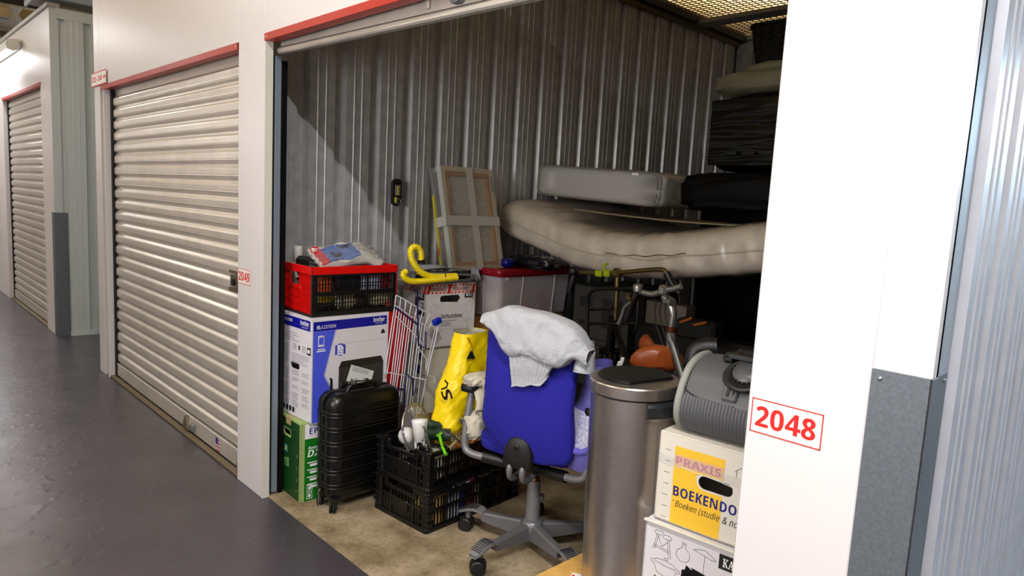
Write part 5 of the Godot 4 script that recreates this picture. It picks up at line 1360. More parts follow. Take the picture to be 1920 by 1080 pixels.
func wrapped_pictures() -> void:
	# leans towards the wall: base at x -2.995, top at -3.145
	var lean := atan2(0.15, 0.585)
	var t := thing("wrapped_canvas", "canvas picture wrapped in clear film, its wooden back outward, leaning on the wall", "picture", Vector3(-2.998, 1.078, -1.065))
	t.rotation.z = lean
	var wd := 0.395
	var h := 0.605
	var wood := mat("stretcher_wood", Color(0.62, 0.42, 0.16), 0.55)
	var canvas := tri_mat("canvas_back", Color(0.74, 0.72, 0.67), 0.7, 0.0, noise_tex(0.02, [[0.2, Color(0.86, 0.86, 0.86)], [0.8, Color.WHITE]], 256, 21), 6.0)
	var edge := mat("canvas_edge", Color(0.70, 0.73, 0.68), 0.6)
	# the canvas: white edges folded over the back, wooden stretcher bars, cloth
	put("canvas", G.new().box(Vector3(-0.032, h / 2, -wd / 2), Vector3(0.012, h, wd)), canvas, t)
	for z in [-0.001, -wd + 0.001]: put("canvas_edge", G.new().box(Vector3(-0.019, h / 2, z), Vector3(0.036, h, 0.003)), edge, t)
	for y in [0.001, h - 0.001]: put("canvas_edge", G.new().box(Vector3(-0.019, y, -wd / 2), Vector3(0.036, 0.003, wd)), edge, t)
	for z in [-0.026, -wd + 0.026]: put("stretcher_bar", G.new().box(Vector3(-0.014, h / 2, z), Vector3(0.022, h - 0.004, 0.048), 0.002), wood, t)
	for y in [0.026, h - 0.026]: put("stretcher_bar", G.new().box(Vector3(-0.0145, y, -wd / 2), Vector3(0.022, 0.048, wd - 0.06), 0.002), wood, t)
	for z in [-0.014, -wd + 0.014]: put("folded_cloth", G.new().box(Vector3(-0.002, h / 2, z), Vector3(0.004, h - 0.004, 0.026)), mat("canvas_white", Color(0.72, 0.68, 0.58), 0.6), t)
	for y in [0.014, h - 0.014]: put("folded_cloth", G.new().box(Vector3(-0.0022, y, -wd / 2), Vector3(0.004, 0.026, wd - 0.02)), mats.canvas_white, t)
	put("label_sticker", G.new().box(Vector3(0.0005, h - 0.09, -wd + 0.016), Vector3(0.001, 0.10, 0.014)), mats.print_grey, t)
	# a second and third canvas behind it
	var s2 := thing("canvas_picture", "dark canvas picture with a black edge, packed behind the wrapped canvas", "picture", Vector3(-3.038, 1.078, -1.062))
	s2.rotation.z = lean
	put("canvas", G.new().box(Vector3(-0.02, 0.285, -0.18), Vector3(0.036, 0.57, 0.36), 0.002), mat("dark_canvas", Color(0.05, 0.055, 0.06), 0.5), s2)
	put("painted_patch", G.new().box(Vector3(-0.02, 0.10, 0.001), Vector3(0.03, 0.16, 0.003)).box(Vector3(-0.012, 0.25, 0.001), Vector3(0.012, 0.05, 0.003)), mat("paint_grey", Color(0.32, 0.30, 0.30), 0.5), s2)
	put("painted_patch", G.new().box(Vector3(-0.016, 0.215, 0.0012), Vector3(0.012, 0.04, 0.003)), mat("paint_ochre", Color(0.55, 0.36, 0.08), 0.5), s2)
	var s3 := thing("poster_frame", "thin yellow-edged picture board behind the dark canvas on the wall", "picture", Vector3(-3.078, 1.078, -1.05))
	s3.rotation.z = lean
	put("board", G.new().box(Vector3(-0.008, 0.215, -0.16), Vector3(0.012, 0.43, 0.32), 0.001), mat("frame_yellow", Color(0.76, 0.72, 0.18), 0.5), s3)
	put("red_patch", G.new().box(Vector3(-0.008, 0.10, 0.0), Vector3(0.0124, 0.05, 0.003)), mat("patch_orange", Color(0.70, 0.32, 0.16), 0.5), s3)
	# film and tape
	var film := mat("wrap_film", Color(0.9, 0.9, 0.88, 0.14), 0.14)
	film.transparency = BaseMaterial3D.TRANSPARENCY_ALPHA
	var fn := FastNoiseLite.new()
	fn.seed = 4
	fn.frequency = 9.0
	put("clear_wrap", G.new().grid(func(u, v): return Vector3(0.004 + 0.0035 * fn.get_noise_2d(u * 8.0 + v * 1.2, v * 0.9) + 0.002, lerpf(0, h, v), lerpf(0.002, -wd, u)), 70, 16), film, t)
	put("clear_wrap", G.new().grid(func(u, v): return Vector3(lerpf(0.004, -0.10, u), lerpf(0, h, v), 0.006 + 0.004 * fn.get_noise_2d(u * 3.0, v * 7.0)), 14, 24), film, t)
	var tp := mat("packing_tape", Color(0.74, 0.73, 0.70), 0.28)
	put("tape_strip", G.new().box(Vector3(0.0085, h / 2, -wd * 0.515), Vector3(0.0006, h, 0.05)), tp, t)
	put("tape_strip", G.new().box(Vector3(0.0095, h * 0.475, -wd / 2), Vector3(0.0006, 0.055, wd + 0.01)).box(Vector3(-0.045, h * 0.475, 0.0105), Vector3(0.11, 0.055, 0.0006)), tp, t)

func yellow_bag() -> void:
	var yellow := mat("bag_yellow", Color(0.94, 0.82, 0.03), 0.38)
	var t := thing("shopping_bag", "bright yellow shopping bag with black lettering, slumped on the upper black crate", "shopping bag", Vector3(-2.47, 0.335, -0.715), 0.12)
	var fn := FastNoiseLite.new()
	fn.seed = 9
	fn.frequency = 1.0
	# faces +x; wide in z at the foot, narrow at the top
	var f := func(u: float, v: float) -> Vector3:
		var a := TAU * u
		var hz := lerpf(0.155, 0.085, smoothstep(0.25, 1.0, v)) * lerpf(0.88, 1.0, smoothstep(0.0, 0.12, v))
		var hx := lerpf(0.085, 0.055, v) * lerpf(0.5, 1.0, smoothstep(0.0, 0.2, v))
		var c := cos(a)
		var s := sin(a)
		var p := Vector3(signf(c) * pow(absf(c), 0.55) * hx, v * 0.515, -signf(s) * pow(absf(s), 0.55) * hz)
		p.z += lerpf(0.0, -0.055, v)
		p.y -= 0.03 * absf(s) * (1.0 - v) * 0.5
		p.y += v * 0.02 * (-p.z)
		var cr := fn.get_noise_3d(p.x * 16.0, p.y * 9.0, p.z * 14.0) * 0.016 + absf(fn.get_noise_3d(p.z * 18.0 + p.y * 12.0, p.y * 14.0, 3.0)) * 0.012
		return p + Vector3(c, 0, -s) * cr * (0.4 + 0.6 * sin(v * PI))
	put("bag_body", G.new().grid(f, 48, 40), yellow, t)
	put("bag_floor", G.new().box(Vector3(0, 0.004, 0), Vector3(0.06, 0.006, 0.24)), yellow, t)
	put("lining", G.new().grid(func(u, v): return (f.call(u, 1.0) * Vector3(0.93, 1.0, 0.95)) + Vector3(0, -v * 0.10, 0), 36, 4), mat("bag_lining", Color(0.66, 0.64, 0.56), 0.5), t)
	put("white_sleeve", lump(G.new(), Vector3(0.0, 0.475, -0.085), Vector3(0.08, 0.06, 0.10), 5, 0.2), mats.bag_lining, t)
	put("bag_handle", G.new().tube(smooth_path([Vector3(0.052, 0.50, 0.02), Vector3(0.055, 0.46, -0.0), Vector3(0.06, 0.42, -0.005)], 4), 0.006, 6), mat("handle_yellow", Color(0.72, 0.52, 0.02), 0.4), t)
	put("handle_patch", G.new().prism([Vector2(-0.03, 0), Vector2(0.03, -0.004), Vector2(0.006, 0.034), Vector2(-0.005, 0.036)], 0.0, 0.004), mats.print_black, t, Transform3D(Basis(Vector3(0, 0, -1), Vector3.UP, Vector3(1, 0, 0)), Vector3(0.070, 0.405, 0.015)))
	# lettering on the near flank, standing upright along the bag's left edge
	var b := Basis(Vector3(0.55, 0.35, -0.76).normalized(), Vector3(0.3, 0.93, 0.2).normalized(), Vector3(0.8, 0, 0.6)).orthonormalized()
	put("black_lettering", G.new(Transform3D(b.rotated(Vector3(0.8, 0, 0.6).normalized(), PI / 2), Vector3(0.045, 0.21, 0.155))).text("S", 0.0, 0, 0.05, 0.05, true, 0.2, 0.003).ink([Vector2(0.065, 0.01), Vector2(0.062, 0.035), Vector2(0.075, 0.048), Vector2(0.095, 0.04)], 0.008, 0.003), mats.print_black, t)

func office_chair() -> void:
	var grey := mat("chair_grey", Color(0.40, 0.40, 0.41), 0.38, 0.35)
	var blue := tri_mat("chair_blue", Color(0.085, 0.075, 0.60), 0.85, 0.0, noise_tex(0.12, [[0.2, Color(0.80, 0.80, 0.84)], [0.8, Color.WHITE]], 256, 31), 9.0)
	var yaw := 0.326   # local +z is the back of the chair
	var t := thing("office_chair", "blue upholstered office chair on castors, its back to the corridor, blanket over it", "office chair", Vector3(-1.925, 0, -0.690), yaw)
	# five-armed base
	var cst := []
	for k in 5:
		var ang := -1.518 + 0.326 * -1.0 + TAU * k / 5.0   # world angle about y measured from +x towards -z
		var dir := Vector3(cos(ang), 0, -sin(ang))
		cst.append(dir)
	for k in 5:
		var dir: Vector3 = cst[k]
		var side := dir.cross(Vector3.UP)
		var secs := []
		for q in [[0.02, 0.055, 0.125, 0.030], [0.06, 0.055, 0.120, 0.026], [0.15, 0.062, 0.112, 0.023], [0.235, 0.072, 0.108, 0.021]]:
			var c: Vector3 = dir * q[0]
			secs.append([c + side * q[3] + Vector3.UP * q[1], c - side * q[3] + Vector3.UP * q[1], c - side * q[3] * 0.8 + Vector3.UP * (q[2] - 0.008), c - side * q[3] * 0.5 + Vector3.UP * q[2], c + side * q[3] * 0.5 + Vector3.UP * q[2], c + side * q[3] * 0.8 + Vector3.UP * (q[2] - 0.008)])
		var leg := put("base_leg", G.new().ring_loft(secs, true, true, -1), grey, t)
		# ribbed foot plate that bends down over the castor
		var pl := G.new()
		var prof := [[0.228, 0.110, 0.022], [0.25, 0.118, 0.026], [0.275, 0.121, 0.030], [0.305, 0.114, 0.031], [0.335, 0.100, 0.027], [0.352, 0.090, 0.016]]
		for i in prof.size() - 1:
			var p: Array = prof[i]
			var n: Array = prof[i + 1]
			var a0: Vector3 = dir * p[0] + Vector3.UP * p[1]
			var a1: Vector3 = dir * n[0] + Vector3.UP * n[1]
			var dn := Vector3.UP * -0.012
			pl.quad(a0 - side * p[2], a1 - side * n[2], a1 + side * n[2], a0 + side * p[2], 1)
			pl.quad(a0 + side * p[2] + dn, a1 + side * n[2] + dn, a1 - side * n[2] + dn, a0 - side * p[2] + dn, 1)
			pl.quad(a0 + side * p[2], a1 + side * n[2], a1 + side * n[2] + dn, a0 + side * p[2] + dn, 2)
			pl.quad(a1 - side * n[2], a0 - side * p[2], a0 - side * p[2] + dn, a1 - side * n[2] + dn, 3)
		put("foot_plate", pl, mat("foot_grey", Color(0.46, 0.46, 0.47), 0.45, 0.2), leg)
		var rb := G.new()
		for i in 9:
			var u := 0.262 + i * 0.009
			var y := 0.1205 if u < 0.285 else lerpf(0.1205, 0.1005, (u - 0.285) / 0.05)
			rb.tube([dir * u + Vector3.UP * (y + 0.0015) - side * 0.026, dir * u + Vector3.UP * (y + 0.0015) + side * 0.026], 0.0022, 5)
		put("foot_ribs", rb, mat("rib_dark", Color(0.16, 0.16, 0.165), 0.6), leg)
		var c := dir * 0.31
		put("castor_stem", G.new().cyl(c + Vector3.UP * 0.05, c + Vector3.UP * 0.098, 0.013, 12), grey, leg)
		var wg := G.new()
		var ax := Basis(Vector3.UP, 0.5 + k * 1.1) * Vector3(1, 0, 0)
		if k == 0: ax = Basis(Vector3.UP, -yaw) * Vector3(0.72, 0, 0.69)
		caster(wg, c + dir * 0.008 + Vector3.UP * 0.0315, 0.0315, 0.056, ax)
		put("castor", wg, mat("castor_black", Color(0.035, 0.036, 0.038), 0.5), t)
		put("castor_hood", G.new().tube([c + dir * 0.008 + Vector3.UP * 0.036 - ax * 0.012, c + dir * 0.008 + Vector3.UP * 0.036 + ax * 0.012], 0.034, 18), mats.castor_black, t)
	put("hub", G.new().lathe([Vector2(0.0, 0.05), Vector2(0.045, 0.052), Vector2(0.052, 0.10), Vector2(0.046, 0.128), Vector2(0.034, 0.135), Vector2(0.0, 0.135)], 28), grey, t)
	put("gas_column", G.new().lathe([Vector2(0.0315, 0.12), Vector2(0.0275, 0.30), Vector2(0.026, 0.305), Vector2(0.0, 0.305)], 28), mat("column_grey", Color(0.46, 0.46, 0.47), 0.42, 0.3), t)
	put("piston", G.new().lathe([Vector2(0.020, 0.30), Vector2(0.020, 0.33), Vector2(0.011, 0.332), Vector2(0.011, 0.40)], 18), mat("piston_steel", Color(0.55, 0.42, 0.32), 0.25, 0.9), t)
	put("mechanism", G.new().box(Vector3(0, 0.405, -0.01), Vector3(0.16, 0.06, 0.24), 0.02), mats.black, t)
	# seat cushion
	put("seat", lump(G.new(), Vector3(0, 0.475, -0.09), Vector3(0.48, 0.10, 0.46), 8, 0.02, 0.42, 36, 14), blue, t)
	# backrest: a bowed upholstered shell
	var outline := [[-0.232, 1.015], [-0.222, 0.90], [-0.214, 0.80], [-0.216, 0.70], [-0.228, 0.61], [-0.226, 0.585], [-0.205, 0.555], [-0.13, 0.502], [-0.06, 0.462], [0.0, 0.452], [0.10, 0.455], [0.185, 0.470], [0.208, 0.50], [0.212, 0.60], [0.204, 0.70], [0.206, 0.78], [0.212, 0.87], [0.212, 0.95], [0.200, 0.985], [0.13, 1.020], [0.0, 1.040], [-0.15, 1.042], [-0.222, 1.030]]
	var bow := func(x: float, y: float) -> float: return 0.185 - 0.8 * (x - 0.037) * (x - 0.037) + 0.03 * sin((y - 0.45) * 5.2) - 0.02 * smoothstep(0.8, 1.05, y)
	var cen := Vector2(0.037, 0.76)
	var rings := []
	for q in [[0.0, -0.042], [0.55, -0.046], [0.90, -0.040], [0.99, -0.020], [1.0, -0.008], [0.985, 0.006], [0.94, 0.012], [0.6, 0.015], [0.3, 0.016], [0.0, 0.016]]:
		var ring := []
		for o in outline:
			var p := cen.lerp(Vector2(o[0] * 0.93 + 0.037, o[1]), maxf(q[0], 0.001))
			ring.append(Vector3(p.x, p.y, bow.call(p.x, p.y) + q[1]))
		ring.reverse()
		rings.append(ring)
	put("backrest", G.new().ring_loft(rings, true, false), blue, t)
	# black shield at the foot of the back and its two curved bars
	var sh := []
	for q in [[-0.082, 0.445], [-0.078, 0.50], [-0.055, 0.545], [-0.02, 0.562], [0.02, 0.562], [0.055, 0.545], [0.078, 0.50], [0.082, 0.445], [0.05, 0.428], [-0.05, 0.428]]: sh.append(Vector2(q[0], q[1]))
	var shr := []
	for q in [[1.0, 0.010], [0.97, 0.022], [0.85, 0.030], [0.4, 0.034]]:
		var ring := []
		for p in sh:
			var pp: Vector2 = Vector2(0, 0.49).lerp(p, q[0])
			ring.append(Vector3(pp.x * 0.8 + 0.018, pp.y, 0.195 + q[1]))
		ring.reverse()
		shr.append(ring)
	var shield := put("back_shield", G.new().ring_loft(shr), mat("shield_black", Color(0.035, 0.036, 0.04), 0.55), t)
	put("bolt", G.new().lathe([Vector2(0.012, 0), Vector2(0.010, 0.004), Vector2(0, 0.005)], 14), mats.black, shield, Transform3D(Basis(Vector3(1, 0, 0), PI / 2), Vector3(0.018, 0.525, 0.228)))
	for s in [-0.012, 0.045]:
		put("back_bar", G.new().tube(smooth_path([Vector3(s, 0.45, 0.21), Vector3(s, 0.42, 0.222), Vector3(s, 0.39, 0.21), Vector3(s, 0.375, 0.17), Vector3(s, 0.38, 0.09)], 5), 0.013, 10), mat("bar_grey", Color(0.42, 0.42, 0.43), 0.4, 0.3), t)
	# arm rests: bent tubes from under the seat up to the pads
	for s in [-1.0, 1.0]:
		put("arm_sleeve", G.new().cyl(Vector3(s * 0.06, 0.395, 0.09), Vector3(s * 0.19, 0.405, 0.12), 0.024, 12), mats.black, t)
		put("arm_tube", G.new().tube(smooth_path([Vector3(s * 0.18, 0.404, 0.118), Vector3(s * 0.245, 0.412, 0.13), Vector3(s * 0.275, 0.435, 0.128), Vector3(s * 0.283, 0.50, 0.115), Vector3(s * 0.283, 0.66, 0.08)], 6), 0.0165, 12), mat("arm_grey", Color(0.45, 0.45, 0.46), 0.38, 0.35), t)
		put("arm_pad", lump(G.new(), Vector3(s * 0.283, 0.685, 0.0), Vector3(0.085, 0.045, 0.26), 4, 0.0, 0.45, 24, 10), mats.castor_black, t)
	# things on the seat
	var b := Basis(Vector3.UP, yaw)
	var o := Vector3(-1.925, 0, -0.690)
	var tw := thing("towel", "lilac and white striped towel hanging beside the chair's right side", "towel", o + b * Vector3(0.262, 0.635, 0.05), yaw)
	var fold := func(u: float, v: float) -> Vector3:
		var a := TAU * u
		var wx := 0.075 + 0.03 * sin(v * 4.0 + 0.6)
		return Vector3(cos(a) * wx * (1.0 + 0.1 * sin(a * 3.0)) + 0.02 * v, lerpf(-0.19, 0.24, v), sin(a) * 0.085 + 0.02 * sin(v * 7.0))
	put("towel_cloth", G.new().grid(fold, 26, 24), tri_mat("towel_lilac", Color(0.47, 0.45, 0.78), 0.95, 0.0, noise_tex(0.1, [[0.25, Color(0.72, 0.72, 0.78)], [0.8, Color.WHITE]], 256, 33), 8.0), tw)
	put("towel_stripe", G.new().grid(func(u, v): return fold.call(u, lerpf(0.24, 0.56, v)) * Vector3(1.03, 1, 1.03), 26, 10), tri_mat("towel_white", Color(0.80, 0.80, 0.86), 0.95, 0.0, noise_tex(0.035, [[0.35, Color(0.78, 0.78, 0.92)], [0.6, Color.WHITE]], 256, 34), 7.0), tw)
	put("towel_hem", G.new().tube(smooth_path([Vector3(-0.095, -0.02, 0.05), Vector3(-0.075, -0.085, 0.09), Vector3(0.0, -0.10, 0.10), Vector3(0.06, -0.05, 0.085)], 5), 0.016, 8), mat("towel_edge", Color(0.40, 0.38, 0.76), 0.9), tw)
	tag(put("white_cloth", lump(G.new(), o + b * Vector3(-0.255, 0.722, 0.07), Vector3(0.085, 0.05, 0.14), 71, 0.3, 0.6, 26, 16).grid(func(u, v): return o + b * Vector3(-0.25 + 0.06 * u + 0.012 * sin(v * 6.0), lerpf(0.60, 0.74, v), 0.10 + 0.02 * sin(u * 5.0 + v * 4.0)), 10, 10), mat("cloth_cream", Color(0.74, 0.71, 0.64), 0.85)), "cream cloth draped over the chair's left arm rest", "cloth")
	tag(put("white_cloth", lump(G.new(), o + b * Vector3(-0.255, 0.52, 0.08), Vector3(0.09, 0.11, 0.10), 72, 0.35, 0.6, 26, 16), mats.cloth_cream), "cream cloth end hanging below the chair's left arm rest", "cloth")
	tag(put("paper_bundle", G.new(Transform3D(Basis(Vector3(0.3, 1, 0.2).normalized(), 0.7) * Basis(Vector3(0, 0, 1), -0.4), o + b * Vector3(0.325, 0.83, -0.02))).box(Vector3(), Vector3(0.02, 0.09, 0.010), 0.003).box(Vector3(0.006, 0.03, -0.012), Vector3(0.014, 0.06, 0.008), 0.002), mats.dirty_white), "bundle of papers sticking up behind the blanket's right side", "paper")

func blanket() -> void:
	var grey := tri_mat("blanket_grey", Color(0.68, 0.69, 0.71), 0.95, 0.0, noise_tex(0.06, [[0.2, Color(0.95, 0.95, 0.95)], [0.8, Color.WHITE]], 256, 41), 7.0)
	grey.heightmap_enabled = true
	grey.heightmap_texture = noise_tex(0.07, [], 256, 42, 4)
	grey.heightmap_scale = 0.18
	var yaw := 0.326
	var t := thing("blanket", "light grey quilted blanket folded over the top of the blue chair's back", "blanket", Vector3(-1.925, 0, -0.690), yaw)
	var fn := FastNoiseLite.new()
	fn.seed = 77
	fn.frequency = 1.0
	var wr := func(p: Vector3, k: float) -> Vector3:
		var n := fn.get_noise_3d(p.x * 9.0 + p.y * 7.0, p.y * 12.0, p.z * 9.0)
		var n2 := absf(fn.get_noise_3d(p.x * 15.0 - p.y * 26.0, p.y * 10.0 + p.x * 12.0, p.z * 14.0))
		return p + Vector3(0.1, 0.25, 1.0) * (n * 0.014 - n2 * 0.013) * k
	var low := [Vector2(-0.165, 1.000), Vector2(-0.13, 0.985), Vector2(-0.095, 0.962), Vector2(-0.05, 0.905), Vector2(-0.008, 0.884), Vector2(0.053, 0.898), Vector2(0.109, 0.884), Vector2(0.176, 0.872), Vector2(0.205, 0.882), Vector2(0.225, 0.905), Vector2(0.25, 0.915), Vector2(0.295, 0.90)]
	var high := [Vector2(-0.165, 1.036), Vector2(-0.133, 1.048), Vector2(-0.086, 1.066), Vector2(-0.05, 1.080), Vector2(0.02, 1.074), Vector2(0.11, 1.068), Vector2(0.20, 1.047), Vector2(0.25, 1.015), Vector2(0.285, 0.972), Vector2(0.295, 0.95)]
	# section in the (z, y) plane around the chair's top edge; u runs across the chair
	var bulk := func(u: float, v: float) -> Vector3:
		var x := lerpf(-0.165, 0.295, u)
		var lo := curve(low, x)
		var hi := curve(high, x)
		var th := lerpf(0.028, 0.068, smoothstep(0.03, 0.35, u)) * lerpf(1.0, 0.6, smoothstep(0.82, 1.0, u))
		var a := TAU * v
		var e := 0.58
		var yy := (lo + hi) * 0.5 + signf(sin(a)) * pow(absf(sin(a)), e) * (hi - lo) * 0.5
		var zz := 0.205 + signf(cos(a)) * pow(absf(cos(a)), e) * th + 0.022 * (1.0 - (yy - lo) / maxf(hi - lo, 0.01))
		return wr.call(Vector3(x, yy, zz), 1.0)
	var g := G.new().grid(bulk, 64, 44)
	for e in [0.0, 1.0]:
		var cc := Vector3()
		for k in 44: cc += bulk.call(e, k / 44.0)
		cc /= 44.0
		for k in 44:
			if e == 0.0: g.tri(cc, bulk.call(e, (k + 1) / 44.0), bulk.call(e, k / 44.0), 0)
			else: g.tri(cc, bulk.call(e, k / 44.0), bulk.call(e, (k + 1) / 44.0), 0)
	put("upper_fold", g, grey, t)
	# the inner layer that hangs lower on the back
	var flap := func(u: float, v: float, off: float) -> Vector3:
		var x := lerpf(lerpf(-0.024, -0.006, v), lerpf(0.168, 0.140, smoothstep(0.3, 1.0, v)), u)
		var bot := lerpf(0.772, 0.806, u) + 0.003 * sin(u * 14.0) + 0.02 * smoothstep(0.85, 1.0, u)
		var y := lerpf(0.93, bot, v)
		return wr.call(Vector3(x, y, 0.266 - 0.012 * v + off + 0.0022 * sin(u * 70.0)), 0.3)
	put("lower_flap", G.new().grid(func(u, v): return flap.call(u, v, 0.0), 60, 18).grid(func(u, v): return flap.call(1.0 - u, v, -0.022), 40, 18).grid(func(u, v): return flap.call(u, 1.0, -0.022 * v), 30, 2).grid(func(u, v): return flap.call(0.0, u, -0.022 * v), 12, 2).grid(func(u, v): return flap.call(1.0, u, -0.022 * v), 12, 2), grey, t)
	# the tail over the chair's right edge
	var tail := func(u: float, v: float) -> Vector3:
		var a := TAU * u
		return wr.call(Vector3(0.262 + 0.040 * cos(a) * (1.0 - 0.3 * v), lerpf(0.855 + 0.012 * sin(a), 0.975, v), 0.185 + 0.06 * sin(a) * (1.0 - 0.3 * v)), 0.8)
	put("side_fold", G.new().grid(tail, 28, 22), grey, t)
	put("piping", G.new().tube(range(13).map(func(i): return flap.call(i / 12.0, 1.0, 0.0)), 0.0045, 6), grey, t)

# ---------------------------------------------------------------- right of the unit
func stuff_right() -> void:
	flat_carton()
	waste_bin()
	book_boxes()
	vacuum()
	black_bicycle()
	silver_bicycle()

func flat_carton() -> void:
	var tan := tri_mat("carton_tan", Color(0.84, 0.67, 0.37), 0.6, 0.0, noise_tex(0.02, [[0.2, Color(0.9, 0.88, 0.84)], [0.8, Color.WHITE]], 256, 51), 2.0)
	var t := carton("flat_carton", "low tan cardboard carton on the concrete that carries the steel waste bin", Vector3(-0.62, 0, -0.295), 0.0, 0.957, 0.46, 0.145, tan)
	var up := Transform3D(Basis(Vector3(1, 0, 0), Vector3(0, 0, -1), Vector3(0, 1, 0)), Vector3(-0.957, 0.1505, -0.30))
	put("brown_tape", G.new(up).rect(0.13, 0.03, 0.2, 0.30, 0.0004), mat("tape_brown", Color(0.58, 0.44, 0.28), 0.3), t)
	put("white_label", G.new(up).poly([Vector2(0.075, 0.125), Vector2(0.145, 0.085), Vector2(0.19, 0.19), Vector2(0.12, 0.225)], 0.001), mats.print_white, t)
	put("red_label_bar", G.new(up).poly([Vector2(0.083, 0.135), Vector2(0.09, 0.13), Vector2(0.131, 0.21), Vector2(0.124, 0.215)], 0.0014).poly([Vector2(0.13, 0.095), Vector2(0.145, 0.087), Vector2(0.152, 0.105), Vector2(0.137, 0.112)], 0.0014), mats.print_red, t)

func waste_bin() -> void:
	var st := tri_mat("brushed_steel", Color(0.77, 0.735, 0.71), 0.28, 0.95, noise_tex(0.03, [[0.1, Color(0.93, 0.93, 0.93)], [0.9, Color.WHITE]], 256, 52), 3.0)
	var t := thing("waste_bin", "tall brushed steel touch-top waste bin standing on the tan carton", "waste bin", Vector3(-1.319, 0.1508, -0.522))
	# it stands a little out of plumb on the soft carton
	var lean := Vector3(-0.69, 0, 0.72)
	t.transform = Transform3D(Basis(Vector3.UP.cross(lean).normalized(), 0.020), t.position - lean * 0.010 + Vector3(-0.004, 0, 0))
	var r := 0.1515
	put("body", G.new().lathe([Vector2(0.0, 0.0), Vector2(r - 0.003, 0.0)], 72).lathe([Vector2(r - 0.003, 0.0), Vector2(r - 0.003, 0.716)], 72, Vector3(), 1).lathe([Vector2(r - 0.003, 0.716), Vector2(r - 0.006, 0.719), Vector2(0.0, 0.719)], 72, Vector3(), 2), st, t)
	put("base_ring", G.new().lathe([Vector2(r, 0.0), Vector2(r + 0.001, 0.012), Vector2(r - 0.002, 0.016)], 64), mats.black, t)
	put("gap_ring", G.new().lathe([Vector2(r - 0.006, 0.715), Vector2(r - 0.006, 0.726)], 64), mats.black_matte, t)
	put("lid_ring", G.new().lathe([Vector2(r - 0.005, 0.723), Vector2(r + 0.003, 0.725)], 72).lathe([Vector2(r + 0.003, 0.725), Vector2(r + 0.003, 0.759)], 72, Vector3(), 1).lathe([Vector2(r + 0.003, 0.759), Vector2(r, 0.763)], 72, Vector3(), 2).lathe([Vector2(r, 0.763), Vector2(0.126, 0.767), Vector2(0.0, 0.768)], 72, Vector3(), 3), st, t)
	# black pressing lid: a disc cut straight at the front
	var seg := []
	for i in 41:
		var a := lerpf(-0.73, PI + 0.73, i / 40.0)
		seg.append(Vector2(cos(a) * 0.120, sin(a) * 0.120))
	var yaw := 1.314
	put("black_lid", G.new().prism(seg, 0.0, 0.010), mat("lid_black", Color(0.02, 0.021, 0.023), 0.42), t, Transform3D(Basis(Vector3.UP, yaw) * Basis(Vector3(1, 0, 0), -PI / 2), Vector3(0, 0.766, 0)))
	put("lid_groove", G.new().prism(seg.map(func(p): return p * 1.06), 0.0, 0.002), mats.black_matte, t, Transform3D(Basis(Vector3.UP, yaw) * Basis(Vector3(1, 0, 0), -PI / 2), Vector3(0, 0.766, 0)))
	# plastic handle on the side
	var ha := G.new()
	var secs := []
	for i in 13:
		var a := lerpf(-0.30, 0.30, i / 12.0)
		var c := Vector3(cos(a), 0, -sin(a))
		var rr := r + 0.004
		secs.append([c * (rr - 0.004) + Vector3.UP * 0.6680, c * (rr + 0.010) + Vector3.UP * 0.6700, c * (rr + 0.016) + Vector3.UP * 0.6820, c * (rr + 0.016) + Vector3.UP * 0.7080, c * (rr + 0.010) + Vector3.UP * 0.7170, c * (rr - 0.004) + Vector3.UP * 0.7190])
	put("grip", ha.ring_loft(secs, true, true, -1), mat("grip_grey", Color(0.12, 0.13, 0.145), 0.4), t, Transform3D(Basis(Vector3.UP, -0.40), Vector3()))
	put("seam", G.new().box(Vector3(r - 0.0025, 0.33, 0), Vector3(0.002, 0.62, 0.003)), mats.steel, t, Transform3D(Basis(Vector3.UP, -0.40), Vector3()))
	put("fold_line", G.new().box(Vector3(r - 0.0028, 0.35, 0), Vector3(0.002, 0.70, 0.003)), mats.steel, t, Transform3D(Basis(Vector3.UP, -2.4), Vector3()))

